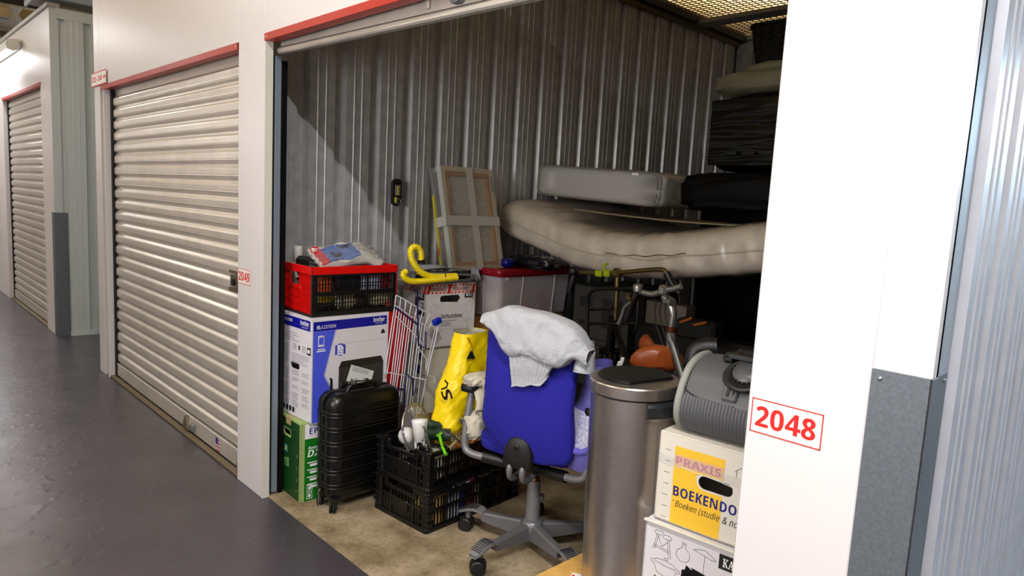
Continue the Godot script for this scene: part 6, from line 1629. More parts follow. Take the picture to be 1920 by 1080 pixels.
func book_boxes() -> void:
	var cream := mat("book_card", Color(0.84, 0.82, 0.77), 0.5)
	var w := 0.40
	var h := 0.280
	var yaw := 0.095
	var hole := stadium(0.190, h - 0.119, 0.108, 0.042)
	var t := carton("book_box", "cream and yellow book box under the grey vacuum cleaner, half behind the pillar", Vector3(-0.750, 0.5155, -0.458), yaw, w, 0.31, h, cream, hole)
	var f := ff(w, h)
	var yel := mat("print_yellow", Color(0.93, 0.74, 0.20), 0.45)
	# the yellow panel, with the tape's pale band across it and the hand hole left open
	put("yellow_print", G.new(f).rect(0.053, 0.030, 0.161, 0.026), yel, t)
	put("yellow_print", G.new(f).poly([Vector2(0.053, 0.110), Vector2(0.128, 0.110), Vector2(0.132, 0.128), Vector2(0.140, 0.138), Vector2(0.155, 0.1435), Vector2(0.214, 0.1435), Vector2(0.214, 0.276), Vector2(0.054, 0.276)]).rect(0.200, 0.0905, 0.014, 0.004), yel, t)
	put("pale_band", G.new(f).rect(0.053, 0.056, 0.161, 0.034), mat("print_peach", Color(0.84, 0.68, 0.50), 0.4), t)
	put("yellow_print", G.new(f).poly([Vector2(0.053, 0.090), Vector2(0.20, 0.090), Vector2(0.20, 0.0945), Vector2(0.14, 0.0955), Vector2(0.131, 0.103), Vector2(0.128, 0.11), Vector2(0.053, 0.11)]), yel, t)
	put("pink_letters", G.new(f).text("PRAXIS", 0.059, 0.062, 0.145, 0.025, true, 0, 0.001), mat("print_pink", Color(0.72, 0.40, 0.52), 0.4), t)
	put("blue_letters", G.new(f).text("BOEKENDOOS", 0.058, 0.156, 0.252, 0.031, true, 0, 0.001), mat("print_royal", Color(0.02, 0.10, 0.46), 0.45), t)
	put("handwriting", G.new(f).text("-", 0.058, 0.202, 0.007, 0.002, false, 0, 0.001).text("Boeken (studie", 0.067, 0.199, 0.142, 0.026, false, 0.2, 0.001).text("& no", 0.220, 0.200, 0.046, 0.022, false, 0.2, 0.001), mats.print_black, t)
	var tk := G.new(f)
	for k in 7: tk.rect(0.022, 0.048 + k * 0.0362, 0.018, 0.0014)
	tk.ink([Vector2(0.245, 0.055), Vector2(0.262, 0.040), Vector2(0.28, 0.055)], 0.0012).ink([Vector2(0.250, 0.052), Vector2(0.250, 0.075)], 0.0012)
	put("tick_marks", tk, mats.print_black, t)
	var tape := mat("clear_tape", Color(0.9, 0.9, 0.9, 0.16), 0.16)
	tape.transparency = BaseMaterial3D.TRANSPARENCY_ALPHA
	put("clear_tape", G.new(f).grid(func(u, v): return Vector3(lerpf(0, 0.40, u), -lerpf(0.060, 0.094, v) - 0.02 * u * u - 0.004 * sin(u * 14.0), 0.0022 + 0.001 * sin(u * 40.0 + v * 9.0)), 40, 4), tape, t)
	put("tape_edge", G.new(f).ink([Vector2(0.004, 0.062), Vector2(0.03, 0.073), Vector2(0.07, 0.091), Vector2(0.12, 0.095), Vector2(0.20, 0.098), Vector2(0.28, 0.108)], 0.0016, 0.003), mats.print_white, t)
	var up := Transform3D(Basis(Vector3(1, 0, 0), Vector3(0, 0, -1), Vector3(0, 1, 0)), Vector3(-w, h + 0.0052, -0.31))
	put("top_writing", G.new(up).ink([Vector2(0.10, 0.12), Vector2(0.10, 0.26), Vector2(0.33, 0.26), Vector2(0.33, 0.12)], 0.0014, 0.0006, true).ink([Vector2(0.21, 0.12), Vector2(0.21, 0.26)], 0.0014).text("Boeken thuis", 0.15, 0.225, 0.10, 0.018, false, 0.2), mats.print_grey, t)
	# lower box
	h = 0.355
	w = 0.42
	var white := mat("lower_card", Color(0.83, 0.82, 0.84), 0.5)
	var b := carton("moving_box", "white moving box with line drawings under the book box, on the tan carton", Vector3(-0.747, 0.1508, -0.445), yaw, w, 0.34, h, white, [Vector2(0.13, h - 0.145), Vector2(0.132, h - 0.115), Vector2(0.142, h - 0.112), Vector2(0.145, h - 0.096), Vector2(0.16, h - 0.097), Vector2(0.165, h - 0.105), Vector2(0.245, h - 0.105), Vector2(0.255, h - 0.12), Vector2(0.255, h - 0.14), Vector2(0.245, h - 0.155), Vector2(0.14, h - 0.155)])
	f = ff(w, h)
	sketch(b, f, mats.print_black, Vector2(0.030, 0.018), [[[0.005, 0.004], [0.03, 0.002], [0.034, 0.010], [0.055, 0.008], [0.062, 0.014], [0.058, 0.022], [0.035, 0.022], [0.03, 0.014], [0.008, 0.016], [0.004, 0.010], [0.005, 0.004]], [[0.012, 0.016], [0.000, 0.066]], [[0.018, 0.016], [0.006, 0.066]], [[0.048, 0.022], [0.056, 0.082]], [[0.054, 0.022], [0.063, 0.082]], [[0.004, 0.050], [0.054, 0.058]], [[0.003, 0.056], [0.056, 0.064]], [[0.016, 0.02], [0.03, 0.05], [0.05, 0.03]]], 0.0012)
	sketch(b, f, mats.print_black, Vector2(0.108, 0.028), [[[0.02, 0.0], [0.032, 0.001], [0.031, 0.016], [0.046, 0.032], [0.046, 0.050], [0.034, 0.062], [0.016, 0.062], [0.002, 0.048], [0.004, 0.030], [0.021, 0.016], [0.02, 0.0]], [[0.02, 0.005], [0.032, 0.006]]], 0.0012)
	sketch(b, f, mats.print_black, Vector2(0.165, 0.026), [[[0.0, 0.012], [0.025, 0.003], [0.04, 0.002], [0.074, 0.022], [0.06, 0.024], [0.03, 0.018], [0.0, 0.012]], [[0.037, 0.02], [0.036, 0.075]]], 0.0012)
	sketch(b, f, mats.print_black, Vector2(0.028, 0.105), [[[0.0, 0.014], [0.012, 0.012], [0.02, 0.006], [0.048, 0.004], [0.078, 0.010], [0.088, 0.018], [0.098, 0.020], [0.098, 0.028], [0.087, 0.028], [0.080, 0.050], [0.055, 0.058], [0.022, 0.05], [0.010, 0.024], [0.0, 0.022], [0.0, 0.014]], [[0.044, 0.004], [0.044, -0.004], [0.054, -0.004], [0.054, 0.004]], [[0.012, 0.016], [0.05, 0.022], [0.087, 0.022]]], 0.0012)
	put("black_block", G.new(f).rect(0.246, 0.018, 0.12, 0.046), mats.print_black, b)
	put("white_letters", G.new(f).text("KARWEI", 0.258, 0.029, 0.10, 0.026, true, 0, 0.001, "Droid Serif"), mats.print_white, b)
	put("black_letters", G.new(f).text("Verhuisdoos", 0.042, 0.166, 0.19, 0.034, true), mats.print_black, b)
	# the lower box's torn flap edge
	put("flap_edge", G.new().box(Vector3(-w / 2, h + 0.003, 0.004), Vector3(w + 0.008, 0.008, 0.014), 0.002), mats.dirty_white, b)

func vacuum() -> void:
	var grey := mat("vac_grey", Color(0.33, 0.335, 0.345), 0.38)
	var dark := mat("vac_dark", Color(0.14, 0.142, 0.145), 0.4)
	var t := thing("vacuum_cleaner", "grey canister vacuum cleaner lying on the book box, partly behind the pillar", "vacuum cleaner", Vector3(-1.125, 0.8065, -0.50), 0.095)
	var prof := [[-0.02, 0.0], [0.03, 0.008], [0.058, 0.034], [0.066, 0.068], [0.062, 0.098], [0.050, 0.128], [0.034, 0.158], [0.010, 0.188], [-0.03, 0.212], [-0.08, 0.224], [-0.13, 0.224], [-0.19, 0.205], [-0.24, 0.165], [-0.27, 0.11], [-0.27, 0.05], [-0.24, 0.012], [-0.20, 0.0]]
	var smooth := []
	for p in prof: smooth.append(Vector3(0, p[1], p[0]))
	smooth = smooth_path(smooth, 4, true)
	var cz := -0.10
	var cy := 0.10
	var rings := []
	for q in [[0.0, 0.80], [0.006, 0.90], [0.016, 0.96], [0.035, 0.99], [0.07, 1.0], [0.30, 1.0], [0.34, 0.96], [0.36, 0.85]]:
		var ring := []
		for p in smooth: ring.append(Vector3(q[0], maxf(cy + (p.y - cy) * q[1], 0.0), cz + (p.z - cz) * q[1]))
		rings.append(ring)
	put("hood", G.new().ring_loft(rings), grey, t)
	# ribbed lower front, standing a little proud below the hood's edge
	var low := smooth_path([Vector3(0, 0.0, -0.02), Vector3(0, 0.008, 0.03), Vector3(0, 0.034, 0.058), Vector3(0, 0.068, 0.066), Vector3(0, 0.100, 0.0615), Vector3(0, 0.118, 0.055)], 5)
	var rb := []
	for i in 30:
		var x := 0.03 + i * 0.0105
		var cut := low.slice(0, low.size() - int(3.0 * clampf((x - 0.02) * 4.0, 0.0, 1.0)))
		rb.append([x, cut])
	for q in rb:
		put("rib", G.new().tube(q[1].map(func(p): return p + Vector3(q[0], 0, 0)), 0.0085, 8), mat("vac_rib", Color(0.31, 0.315, 0.325), 0.45), t)
	put("hood_edge", G.new().tube(smooth_path([Vector3(0.012, 0.145, 0.036), Vector3(0.03, 0.128, 0.048), Vector3(0.07, 0.118, 0.0545), Vector3(0.15, 0.112, 0.058), Vector3(0.34, 0.105, 0.06)], 5), 0.0022, 6), mats.black, t)
	# rubber bumper ring at the left end
	var bump := []
	for p in smooth: bump.append(Vector3(0.008, maxf(cy + (p.y - cy) * 0.93, 0.011), cz + (p.z - cz) * 0.95))
	put("bumper_ring", G.new().tube(bump, 0.013, 8, true), mat("bumper_grey", Color(0.55, 0.56, 0.53), 0.6), t)
	put("bumper_seam", G.new().tube(bump.map(func(p): return p + Vector3(0.015, 0, 0)), 0.005, 6, true), mats.black, t)
	put("end_wheel", G.new().cyl(Vector3(-0.006, 0.095, -0.12), Vector3(0.01, 0.095, -0.12), 0.07, 28), dark, t)
	# hose socket with toothed ring, flap and handle
	put("socket_ring", G.new().lathe([Vector2(0.062, 0.0), Vector2(0.068, 0.012), Vector2(0.058, 0.020), Vector2(0.05, 0.012), Vector2(0.0, 0.012)], 30), dark, t, Transform3D(Basis(Vector3(1, 0, 0), 0.62), Vector3(0.19, 0.192, -0.005)))
	var tg := G.new(Transform3D(Basis(Vector3(1, 0, 0), 0.62), Vector3(0.19, 0.205, -0.012)))
	for i in 22:
		var a := TAU * i / 22
		tg.box(Vector3(cos(a) * 0.047, 0.004, sin(a) * 0.047), Vector3(0.007, 0.012, 0.007))
	put("teeth", tg, mats.black, t)
	put("dial", G.new().lathe([Vector2(0.044, 0.006), Vector2(0.042, 0.012), Vector2(0.0, 0.014)], 28), grey, t, Transform3D(Basis(Vector3(1, 0, 0), 0.62), Vector3(0.19, 0.203, -0.011)))
	put("catch", G.new(Transform3D(Basis(Vector3(1, 0, 0), -0.5), Vector3(0.165, 0.150, 0.046))).box(Vector3(), Vector3(0.045, 0.05, 0.010), 0.004), grey, t)
	put("catch_slot", G.new(Transform3D(Basis(Vector3(1, 0, 0), -0.5), Vector3(0.160, 0.155, 0.052))).box(Vector3(0, 0, 0), Vector3(0.008, 0.028, 0.004)).box(Vector3(0.016, 0.004, 0), Vector3(0.004, 0.02, 0.004)), mats.black, t)
	put("carry_handle", G.new().box(Vector3(0.22, 0.243, -0.05), Vector3(0.24, 0.016, 0.036), 0.006).box(Vector3(0.115, 0.232, -0.085), Vector3(0.034, 0.022, 0.10), 0.006).box(Vector3(0.32, 0.232, -0.085), Vector3(0.034, 0.022, 0.10), 0.006).box(Vector3(0.22, 0.240, -0.135), Vector3(0.24, 0.016, 0.03), 0.006), mats.black, t)
	put("handle_face", G.new().box(Vector3(0.22, 0.244, -0.0315), Vector3(0.20, 0.013, 0.003)), mat("handle_grey", Color(0.16, 0.175, 0.19), 0.35), t)
	put("hose_stub", G.new().tube(smooth_path([Vector3(-0.03, 0.13, -0.14), Vector3(-0.045, 0.19, -0.14), Vector3(-0.03, 0.225, -0.15), Vector3(0.02, 0.235, -0.17)], 5), 0.030, 14), mats.black, t)

func wheel(t: Node3D, c: Vector3, r: float, dir: Vector3, tyre: Material, rim: Material) -> void:
	var ax := dir.cross(Vector3.UP).normalized()
	var a := []
	var b := []
	for i in 40:
		var q := TAU * i / 40
		a.append(c + dir * cos(q) * r + Vector3.UP * sin(q) * r)
		b.append(c + dir * cos(q) * (r - 0.026) + Vector3.UP * sin(q) * (r - 0.026))
	put("tyre", G.new().tube(a, 0.019, 8, true), tyre, t)
	put("rim", G.new().tube(b, 0.009, 6, true), rim, t)
	put("axle_hub", G.new().cyl(c - ax * 0.035, c + ax * 0.035, 0.020, 14), rim, t)
	var sp := G.new()
	for i in 28:
		var q := TAU * i / 28
		var s := (1.0 if i % 2 == 0 else -1.0) * 0.022
		sp.tube([c + ax * s + (dir * cos(q + 0.5) + Vector3.UP * sin(q + 0.5)) * 0.018, c + dir * cos(q) * (r - 0.03) + Vector3.UP * sin(q) * (r - 0.03)], 0.0011, 3, false, false)
	put("spokes", sp, rim, t).set_meta("kind", "stuff")

func saddle(t: Node3D, at: Vector3, dir: Vector3, m: Material) -> void:
	# dir points to the nose
	var side := dir.cross(Vector3.UP).normalized()
	var up := Vector3.UP
	var rings := []
	for i in 25:
		var u := i / 24.0
		var w := lerpf(0.124, 0.034, smoothstep(0.10, 0.56, u)) * sqrt(clampf(u * 7.0 + 0.02, 0.0, 1.0)) * sqrt(clampf((1.0 - u) * 14.0 + 0.02, 0.0, 1.0))
		var hh := lerpf(0.064, 0.042, smoothstep(0.1, 0.8, u)) * (0.6 + 0.4 * sqrt(clampf(u * 7.0, 0.0, 1.0))) * (0.5 + 0.5 * sqrt(clampf((1.0 - u) * 8.0, 0.0, 1.0)))
		var c := at + dir * (u * 0.27) + up * (0.022 * pow(1.0 - u, 3.0) + 0.055 * u * u)
		var ring := []
		for k in 20:
			var a := TAU * k / 20
			var sx := signf(cos(a)) * pow(absf(cos(a)), 0.8) * w
			var sy := sin(a) * hh * (0.75 if sin(a) < 0 else 1.0)
			ring.append(c + side * sx + up * (sy - 0.012 * absf(sx / maxf(w, 0.001))))
		ring.reverse()
		rings.append(ring)
	put("saddle", G.new().ring_loft(rings), m, t)
	for s in [-1.0, 1.0]:
		var o: Vector3 = at + dir * 0.06 + side * s * 0.035 - up * 0.05
		var g := G.new()
		var coil := []
		for k in 40: coil.append(o + Basis(up, k * 0.9) * Vector3(0.014, 0, 0) + up * (-0.05 + k * 0.0014))
		put("saddle_spring", g.tube(coil, 0.003, 5), mats.steel, t)

func black_bicycle() -> void:
	var blk := mat("bike_black", Color(0.022, 0.022, 0.024), 0.3)
	var brass := mat("worn_chrome", Color(0.50, 0.43, 0.26), 0.3, 0.9)
	var t := thing("bicycle", "black bicycle with a brown leather saddle and worn chrome handlebar under the mattress", "bicycle")
	var dir := Vector3(-0.76, 0, -0.65).normalized()
	var side := dir.cross(Vector3.UP).normalized()
	var sad := Vector3(-1.600, 0.835, -1.065)
	var stem := Vector3(-2.185, 0, -1.50)
	saddle(t, sad - dir * 0.02, dir, mat("leather_brown", Color(0.58, 0.28, 0.11), 0.30))
	var rear := Vector3(sad.x, 0.335, sad.z) - dir * 0.10
	var front := Vector3(stem.x, 0.335, stem.z) + dir * 0.06
	rear.y = 0.335
	wheel(t, rear, 0.315, dir, mats.black_matte, mats.dark_steel)
	wheel(t, front, 0.315, dir, mats.black_matte, mats.dark_steel)
	var bb := rear + dir * 0.42 + Vector3.UP * -0.05
	var headt := stem + Vector3.UP * 0.88
	var headb := stem + dir * 0.03 + Vector3.UP * 0.72
	put("seat_tube", G.new().cyl(bb, sad + dir * 0.09 - Vector3.UP * 0.13, 0.017, 12), blk, t)
	put("seat_post", G.new().cyl(sad + dir * 0.09 - Vector3.UP * 0.20, sad + dir * 0.08 - Vector3.UP * 0.03, 0.0135, 12), mats.steel, t)
	put("down_tube", G.new().cyl(bb, headb, 0.018, 12), blk, t)
	put("top_tube", G.new().cyl(bb.lerp(sad, 0.55), headt, 0.015, 12), blk, t)
	put("head_tube", G.new().cyl(headb - Vector3.UP * 0.03, headt + Vector3.UP * 0.03, 0.024, 14), blk, t)
	for s in [-1.0, 1.0]:
		put("chain_stay", G.new().cyl(bb + side * s * 0.03, rear + side * s * 0.055, 0.009, 8), blk, t)
		put("seat_stay", G.new().cyl(sad + dir * 0.08 - Vector3.UP * 0.16 + side * s * 0.02, rear + side * s * 0.055, 0.008, 8), blk, t)
		put("fork_blade", G.new().tube([headb + side * s * 0.04, headb + side * s * 0.05 - Vector3.UP * 0.1, front + side * s * 0.05], 0.011, 8), blk, t)
	put("fork_crown", G.new().cyl(headb - side * 0.055, headb + side * 0.055, 0.018, 10), blk, t)
	put("chain_case", G.new().prism([Vector2(-0.08, -0.06), Vector2(0.42, -0.05), Vector2(0.45, 0.0), Vector2(0.42, 0.06), Vector2(-0.08, 0.05)], -0.012, 0.012), blk, t, Transform3D(Basis(dir, Vector3.UP, side), rear + side * 0.03 + Vector3.UP * -0.02))
	# stem, bar and grips
	var bar := [Vector3(-2.444, 1.116, -1.500), Vector3(-2.351, 1.124, -1.500), Vector3(-2.260, 1.134, -1.500), Vector3(-2.187, 1.142, -1.500), Vector3(-2.073, 1.163, -1.500), Vector3(-1.962, 1.183, -1.500), Vector3(-1.906, 1.189, -1.500), Vector3(-1.877, 1.174, -1.500), Vector3(-1.856, 1.147, -1.500)]
	put("stem", G.new().tube([Vector3(-2.178, 1.157, -1.500), Vector3(-2.175, 1.090, -1.500), Vector3(-2.170, 0.950, -1.500), Vector3(-2.168, 0.894, -1.500)], 0.0135, 12), brass, t)
	var sc := [Vector3(-2.183, 1.142, -1.500)]
	put("stem_clamp", G.new().box(sc[0], Vector3(0.045, 0.05, 0.045), 0.012), brass, t)
	put("handlebar", G.new().tube(smooth_path(bar, 4), 0.0115, 10), brass, t)
	put("grip", G.new().tube([Vector3(-1.867, 1.176, -1.480), Vector3(-1.829, 1.128, -1.480), Vector3(-1.783, 1.087, -1.480)], [0.020, 0.017, 0.014], 12), mats.black, t)
	put("grip", G.new().tube([Vector3(-2.457, 1.110, -1.480), Vector3(-2.465, 1.062, -1.480), Vector3(-2.480, 1.009, -1.480)], [0.018, 0.022, 0.019], 12), mats.black, t)
	put("bell", lump(G.new(), [Vector3(-2.462, 1.121, -1.480)][0], Vector3(0.06, 0.055, 0.06), 3, 0.05, 0.9, 16, 10), mats.black, t)
	# front carrier of black tube
	put("front_carrier", G.new().tube(smooth_path([Vector3(-2.276, 0.740, -1.420), Vector3(-2.297, 0.937, -1.420), Vector3(-2.296, 1.005, -1.420), Vector3(-2.270, 1.040, -1.420), Vector3(-2.207, 1.059, -1.420), Vector3(-2.007, 1.085, -1.420)], 4), 0.009, 8).tube([Vector3(-2.293, 0.937, -1.420), Vector3(-2.130, 0.967, -1.420)], 0.008, 8).tube([Vector3(-2.287, 0.864, -1.420), Vector3(-1.976, 0.916, -1.420)], 0.008, 8).tube([Vector3(-1.966, 1.041, -1.400), Vector3(-1.958, 0.920, -1.400), Vector3(-1.973, 0.867, -1.400)], 0.008, 8), blk, t)
	var cl := [Vector3(-2.291, 1.128, -1.490), Vector3(-2.238, 1.134, -1.490), Vector3(-2.251, 1.161, -1.490)]
	put("yellow_clip", G.new().box(cl[0], Vector3(0.045, 0.035, 0.028), 0.006), mat("clip_lime", Color(0.60, 0.68, 0.02), 0.4), t)
	put("yellow_clip", G.new().box(cl[1], Vector3(0.040, 0.036, 0.028), 0.006).tube(smooth_path([cl[2] + Vector3(0, -0.01, 0), cl[2] + Vector3(-0.012, 0.012, 0), cl[2] + Vector3(0.012, 0.022, 0)], 3), 0.007, 6), mats.clip_lime, t)

func silver_bicycle() -> void:
	var sil := mat("bike_silver", Color(0.62, 0.62, 0.60), 0.32, 0.8)
	var dk := mat("bike_dark", Color(0.12, 0.12, 0.12), 0.4, 0.4)
	var t := thing("bicycle", "silver bicycle with a bell and brake levers, right of the brown saddle", "bicycle")
	var st := [Vector3(-1.638, 1.113, -1.120), Vector3(-1.601, 1.097, -1.120), Vector3(-1.583, 1.043, -1.120), Vector3(-1.586, 0.992, -1.120)]
	put("stem", G.new().tube(st, [0.017, 0.022, 0.016, 0.015], 12), sil, t)
	put("stem_bolt", G.new().cyl(st[1] + Vector3(-0.025, 0, 0.0), st[1] + Vector3(0.02, 0, 0.015), 0.018, 12), sil, t)
	put("handlebar", G.new().tube(smooth_path([Vector3(-1.754, 1.124, -1.100), Vector3(-1.715, 1.119, -1.100), Vector3(-1.679, 1.120, -1.100), Vector3(-1.645, 1.133, -1.100), Vector3(-1.625, 1.145, -1.100), Vector3(-1.583, 1.155, -1.100), Vector3(-1.544, 1.171, -1.100)], 4), 0.0125, 10), sil, t)
	put("bar_clamp", G.new().box([Vector3(-1.627, 1.143, -1.100)][0], Vector3(0.04, 0.045, 0.04), 0.01), sil, t)
	put("grip", G.new().tube([Vector3(-1.745, 1.119, -1.080), Vector3(-1.769, 1.076, -1.080), Vector3(-1.787, 1.014, -1.080), Vector3(-1.801, 0.983, -1.080)], [0.016, 0.019, 0.019, 0.016], 12), mats.black, t)
	put("shift_ring", G.new().tube([Vector3(-1.766, 1.097, -1.080), Vector3(-1.776, 1.086, -1.080)], 0.026, 14), mats.worn_chrome, t)
	put("brake_lever", G.new().tube([Vector3(-1.763, 1.078, -1.060), Vector3(-1.792, 1.050, -1.060), Vector3(-1.808, 1.000, -1.060), Vector3(-1.820, 0.969, -1.060)], [0.006, 0.008, 0.007, 0.009], 8), mats.steel, t)
	var bl := [Vector3(-1.750, 1.122, -1.090), Vector3(-1.753, 1.157, -1.090)]
	put("bell", G.new().tube([bl[0], bl[0].lerp(bl[1], 0.6), bl[0].lerp(bl[1], 0.9), bl[1]], [0.020, 0.022, 0.020, 0.008], 16), sil, t)
	var hd := [Vector3(-1.586, 0.989, -1.120), Vector3(-1.582, 0.893, -1.120)]
	put("headset", G.new().cyl(hd[0] + Vector3.UP * 0.004, hd[0] - Vector3.UP * 0.02, 0.024, 16), mat("headset_brown", Color(0.32, 0.14, 0.05), 0.35, 0.5), t)
	put("head_tube", G.new().cyl(hd[0] - Vector3.UP * 0.02, hd[1], 0.020, 14), sil, t)
	var dir := Vector3(-0.95, 0, -0.31).normalized()
	var side := dir.cross(Vector3.UP).normalized()
	var base := Vector3(hd[1].x, 0.0, hd[1].z)
	var fr := base + dir * 0.10 + Vector3.UP * 0.335
	var rr := base - dir * 0.80 + Vector3.UP * 0.335
	var bb := base - dir * 0.42 + Vector3.UP * 0.30
	put("down_tube", G.new().cyl(hd[0] - Vector3.UP * 0.05, bb, 0.0185, 12), mat("tube_silver", Color(0.34, 0.34, 0.32), 0.35, 0.6), t)
	put("seat_tube", G.new().cyl(bb, bb - dir * 0.10 + Vector3.UP * 0.50, 0.016, 12), sil, t)
	for s in [-1.0, 1.0]:
		put("fork_blade", G.new().tube([hd[1] + side * s * 0.03, hd[1] + side * s * 0.045 - Vector3.UP * 0.06, fr + side * s * 0.05], 0.011, 8), mats.steel, t)
		put("chain_stay", G.new().cyl(bb + side * s * 0.03, rr + side * s * 0.055, 0.009, 8), sil, t)
		put("seat_stay", G.new().cyl(bb - dir * 0.09 + Vector3.UP * 0.45 + side * s * 0.02, rr + side * s * 0.055, 0.008, 8), sil, t)
	wheel(t, fr, 0.315, dir, mats.black_matte, dk)
	wheel(t, rr, 0.315, dir, mats.black_matte, dk)
	var gd := []
	for i in 17:
		var a := lerpf(0.15, PI - 0.3, i / 16.0)
		gd.append(fr + dir * cos(a) * 0.35 + Vector3.UP * sin(a) * 0.35)
	put("mudguard", G.new().tube(gd, 0.014, 8), mats.black, t)
	saddle(t, bb - dir * 0.20 + Vector3.UP * 0.56, dir, mats.black)
	for k in 3:
		put("brake_cable", G.new().tube(smooth_path([Vector3(-1.658, 1.097, -1.100), Vector3(-1.662, 1.032, -1.100), Vector3(-1.633, 0.955, -1.100), Vector3(-1.589, 0.883, -1.100)].map(func(p): return p + Vector3(0.025 * k, 0.01 * k, 0.0)), 4), 0.0025, 5), mats.black, t)

# ---------------------------------------------------------------- back of the unit
func stuff_back() -> void:
	mattresses()
	rear_stack()
	work_light()
	under_mattress()

func curve(keys: Array, x: float) -> float:
	for i in keys.size() - 1:
		if x <= keys[i + 1].x or i == keys.size() - 2:
			var u := clampf((x - keys[i].x) / (keys[i + 1].x - keys[i].x), 0.0, 1.0)
			var p0: float = keys[maxi(i - 1, 0)].y
			var p3: float = keys[mini(i + 2, keys.size() - 1)].y
			return cubic_interpolate(keys[i].y, keys[i + 1].y, p0, p3, u)
	return keys[0].y

func mattresses() -> void:
	var cream := tri_mat("mattress_cream", Color(0.84, 0.80, 0.75), 0.5, 0.0, noise_tex(0.012, [[0.2, Color(0.86, 0.85, 0.82)], [0.8, Color.WHITE]], 256, 61), 1.6)
	cream.clearcoat_enabled = true
	cream.clearcoat = 0.4
	cream.clearcoat_roughness = 0.46
	var grey := mat("mattress_grey", Color(0.66, 0.66, 0.66), 0.5)
	grey.clearcoat_enabled = true
	grey.clearcoat = 0.4
	grey.clearcoat_roughness = 0.46
	var film := mat("mattress_film", Color(0.92, 0.92, 0.88, 0.07), 0.22)
	film.transparency = BaseMaterial3D.TRANSPARENCY_ALPHA
	var fn := FastNoiseLite.new()
	fn.seed = 15
	fn.frequency = 1.0
	# lower: two metres along the front, sagging in its middle
	var mid := [Vector2(-3.235, 1.375), Vector2(-2.95, 1.315), Vector2(-2.63, 1.240), Vector2(-2.30, 1.215), Vector2(-2.0, 1.237), Vector2(-1.70, 1.285), Vector2(-1.44, 1.330), Vector2(-1.15, 1.385)]
	var section := func(u: float, v: float, grow: float, k: float) -> Vector3:
		var x := lerpf(-3.235, -1.15, u)
		var e := minf(u, 1.0 - u) * 2.085
		var end := sqrt(clampf(e / 0.06, 0.0, 1.0))
		var a := TAU * v
		var hy := (0.122 + grow) * lerpf(0.55, 1.0, end)
		var hz := 0.47 + grow
		var r := 0.085
		var c := cos(a)
		var s := sin(a)
		var zz := signf(c) * pow(absf(c), 0.22) * hz
		var yy := signf(s) * pow(absf(s), 0.55 if c > 0 else 0.4) * hy
		var p := Vector3(x, curve(mid, x) + yy + 0.055 * (0.5 - zz), -2.09 + zz)
		if k > 0.0:
			var n := fn.get_noise_3d(x * 9.0 + p.y * 6.0, p.y * 3.0 - x * 2.0, p.z * 4.0)
			var n2 := absf(fn.get_noise_3d(x * 30.0 + p.y * 22.0, p.y * 5.0, p.z * 9.0))
			p += Vector3(0, s, c) * (n * 0.009 - n2 * 0.006) * k
		return p
	var lo := thing("mattress", "thick sagging cream mattress wrapped in clear plastic, lower of the two", "mattress", Vector3(), 0.0)
	var g := G.new().grid(func(u, v): return section.call(u, 1.0 - v, 0.0, 0.7), 70, 56)
	for e in [0.0, 1.0]:
		var c := Vector3()
		for k in 56: c += section.call(e, k / 56.0, 0.0, 0.7)
		c /= 56.0
		for k in 56:
			if e == 1.0: g.tri(c, section.call(e, (k + 1) / 56.0, 0.0, 0.7), section.call(e, k / 56.0, 0.0, 0.7), 0)
			else: g.tri(c, section.call(e, k / 56.0, 0.0, 0.7), section.call(e, (k + 1) / 56.0, 0.0, 0.7), 0)
	put("mattress_body", g, cream, lo)
	var seam := []
	for i in 60:
		var u := lerpf(0.015, 0.985, i / 59.0)
		var p: Vector3 = section.call(u, 0.0, 0.0, 0.7)
		seam.append(p + Vector3(0, -0.004 + 0.010 * sin(u * 31.0) * smoothstep(0.3, 0.5, u) * (1.0 - smoothstep(0.6, 0.75, u)), 0.003))
	put("seam_piping", G.new().tube(seam, 0.0045, 6), mat("piping_pale", Color(0.72, 0.69, 0.60), 0.4), lo)
	var slit := []
	for i in 24:
		var u := lerpf(0.42, 0.66, i / 23.0)
		slit.append(section.call(u, 0.0, 0.0, 0.7) + Vector3(0, 0.010 + 0.004 * sin(i * 0.9), 0.002))
	put("cover_opening", G.new().tube(slit, 0.0035, 5), mat("slit_tan", Color(0.42, 0.33, 0.18), 0.7), lo)
	put("plastic_wrap", G.new().grid(func(u, v): return section.call(u, 0.32 - 0.64 * v, 0.006, 1.5), 120, 30), film, lo)
	# thin bowed board between the two
	tag(put("bowed_board", G.new().grid(func(u, v): return Vector3(lerpf(-2.75, -1.2, u), 1.475 - 0.045 * sin(u * PI * 0.75) - 0.02 * (1.0 - u) + 0.0, lerpf(-1.78, -2.4, v)), 24, 4).tube(range(25).map(func(i): return Vector3(lerpf(-2.75, -1.2, i / 24.0), 1.475 - 0.045 * sin(i / 24.0 * PI * 0.75) - 0.02 * (1.0 - i / 24.0), -1.78)), 0.005, 6), mat("board_pale", Color(0.50, 0.46, 0.36), 0.5)), "thin bowed pale board lying between the two mattresses", "board")
	# upper: lies away from the corridor, its end to the front
	var t := thing("mattress", "grey-white mattress wrapped in clear plastic lying on top of the sagging one", "mattress", Vector3(-2.725, 1.612, -1.92))
	t.rotation.z = -0.052
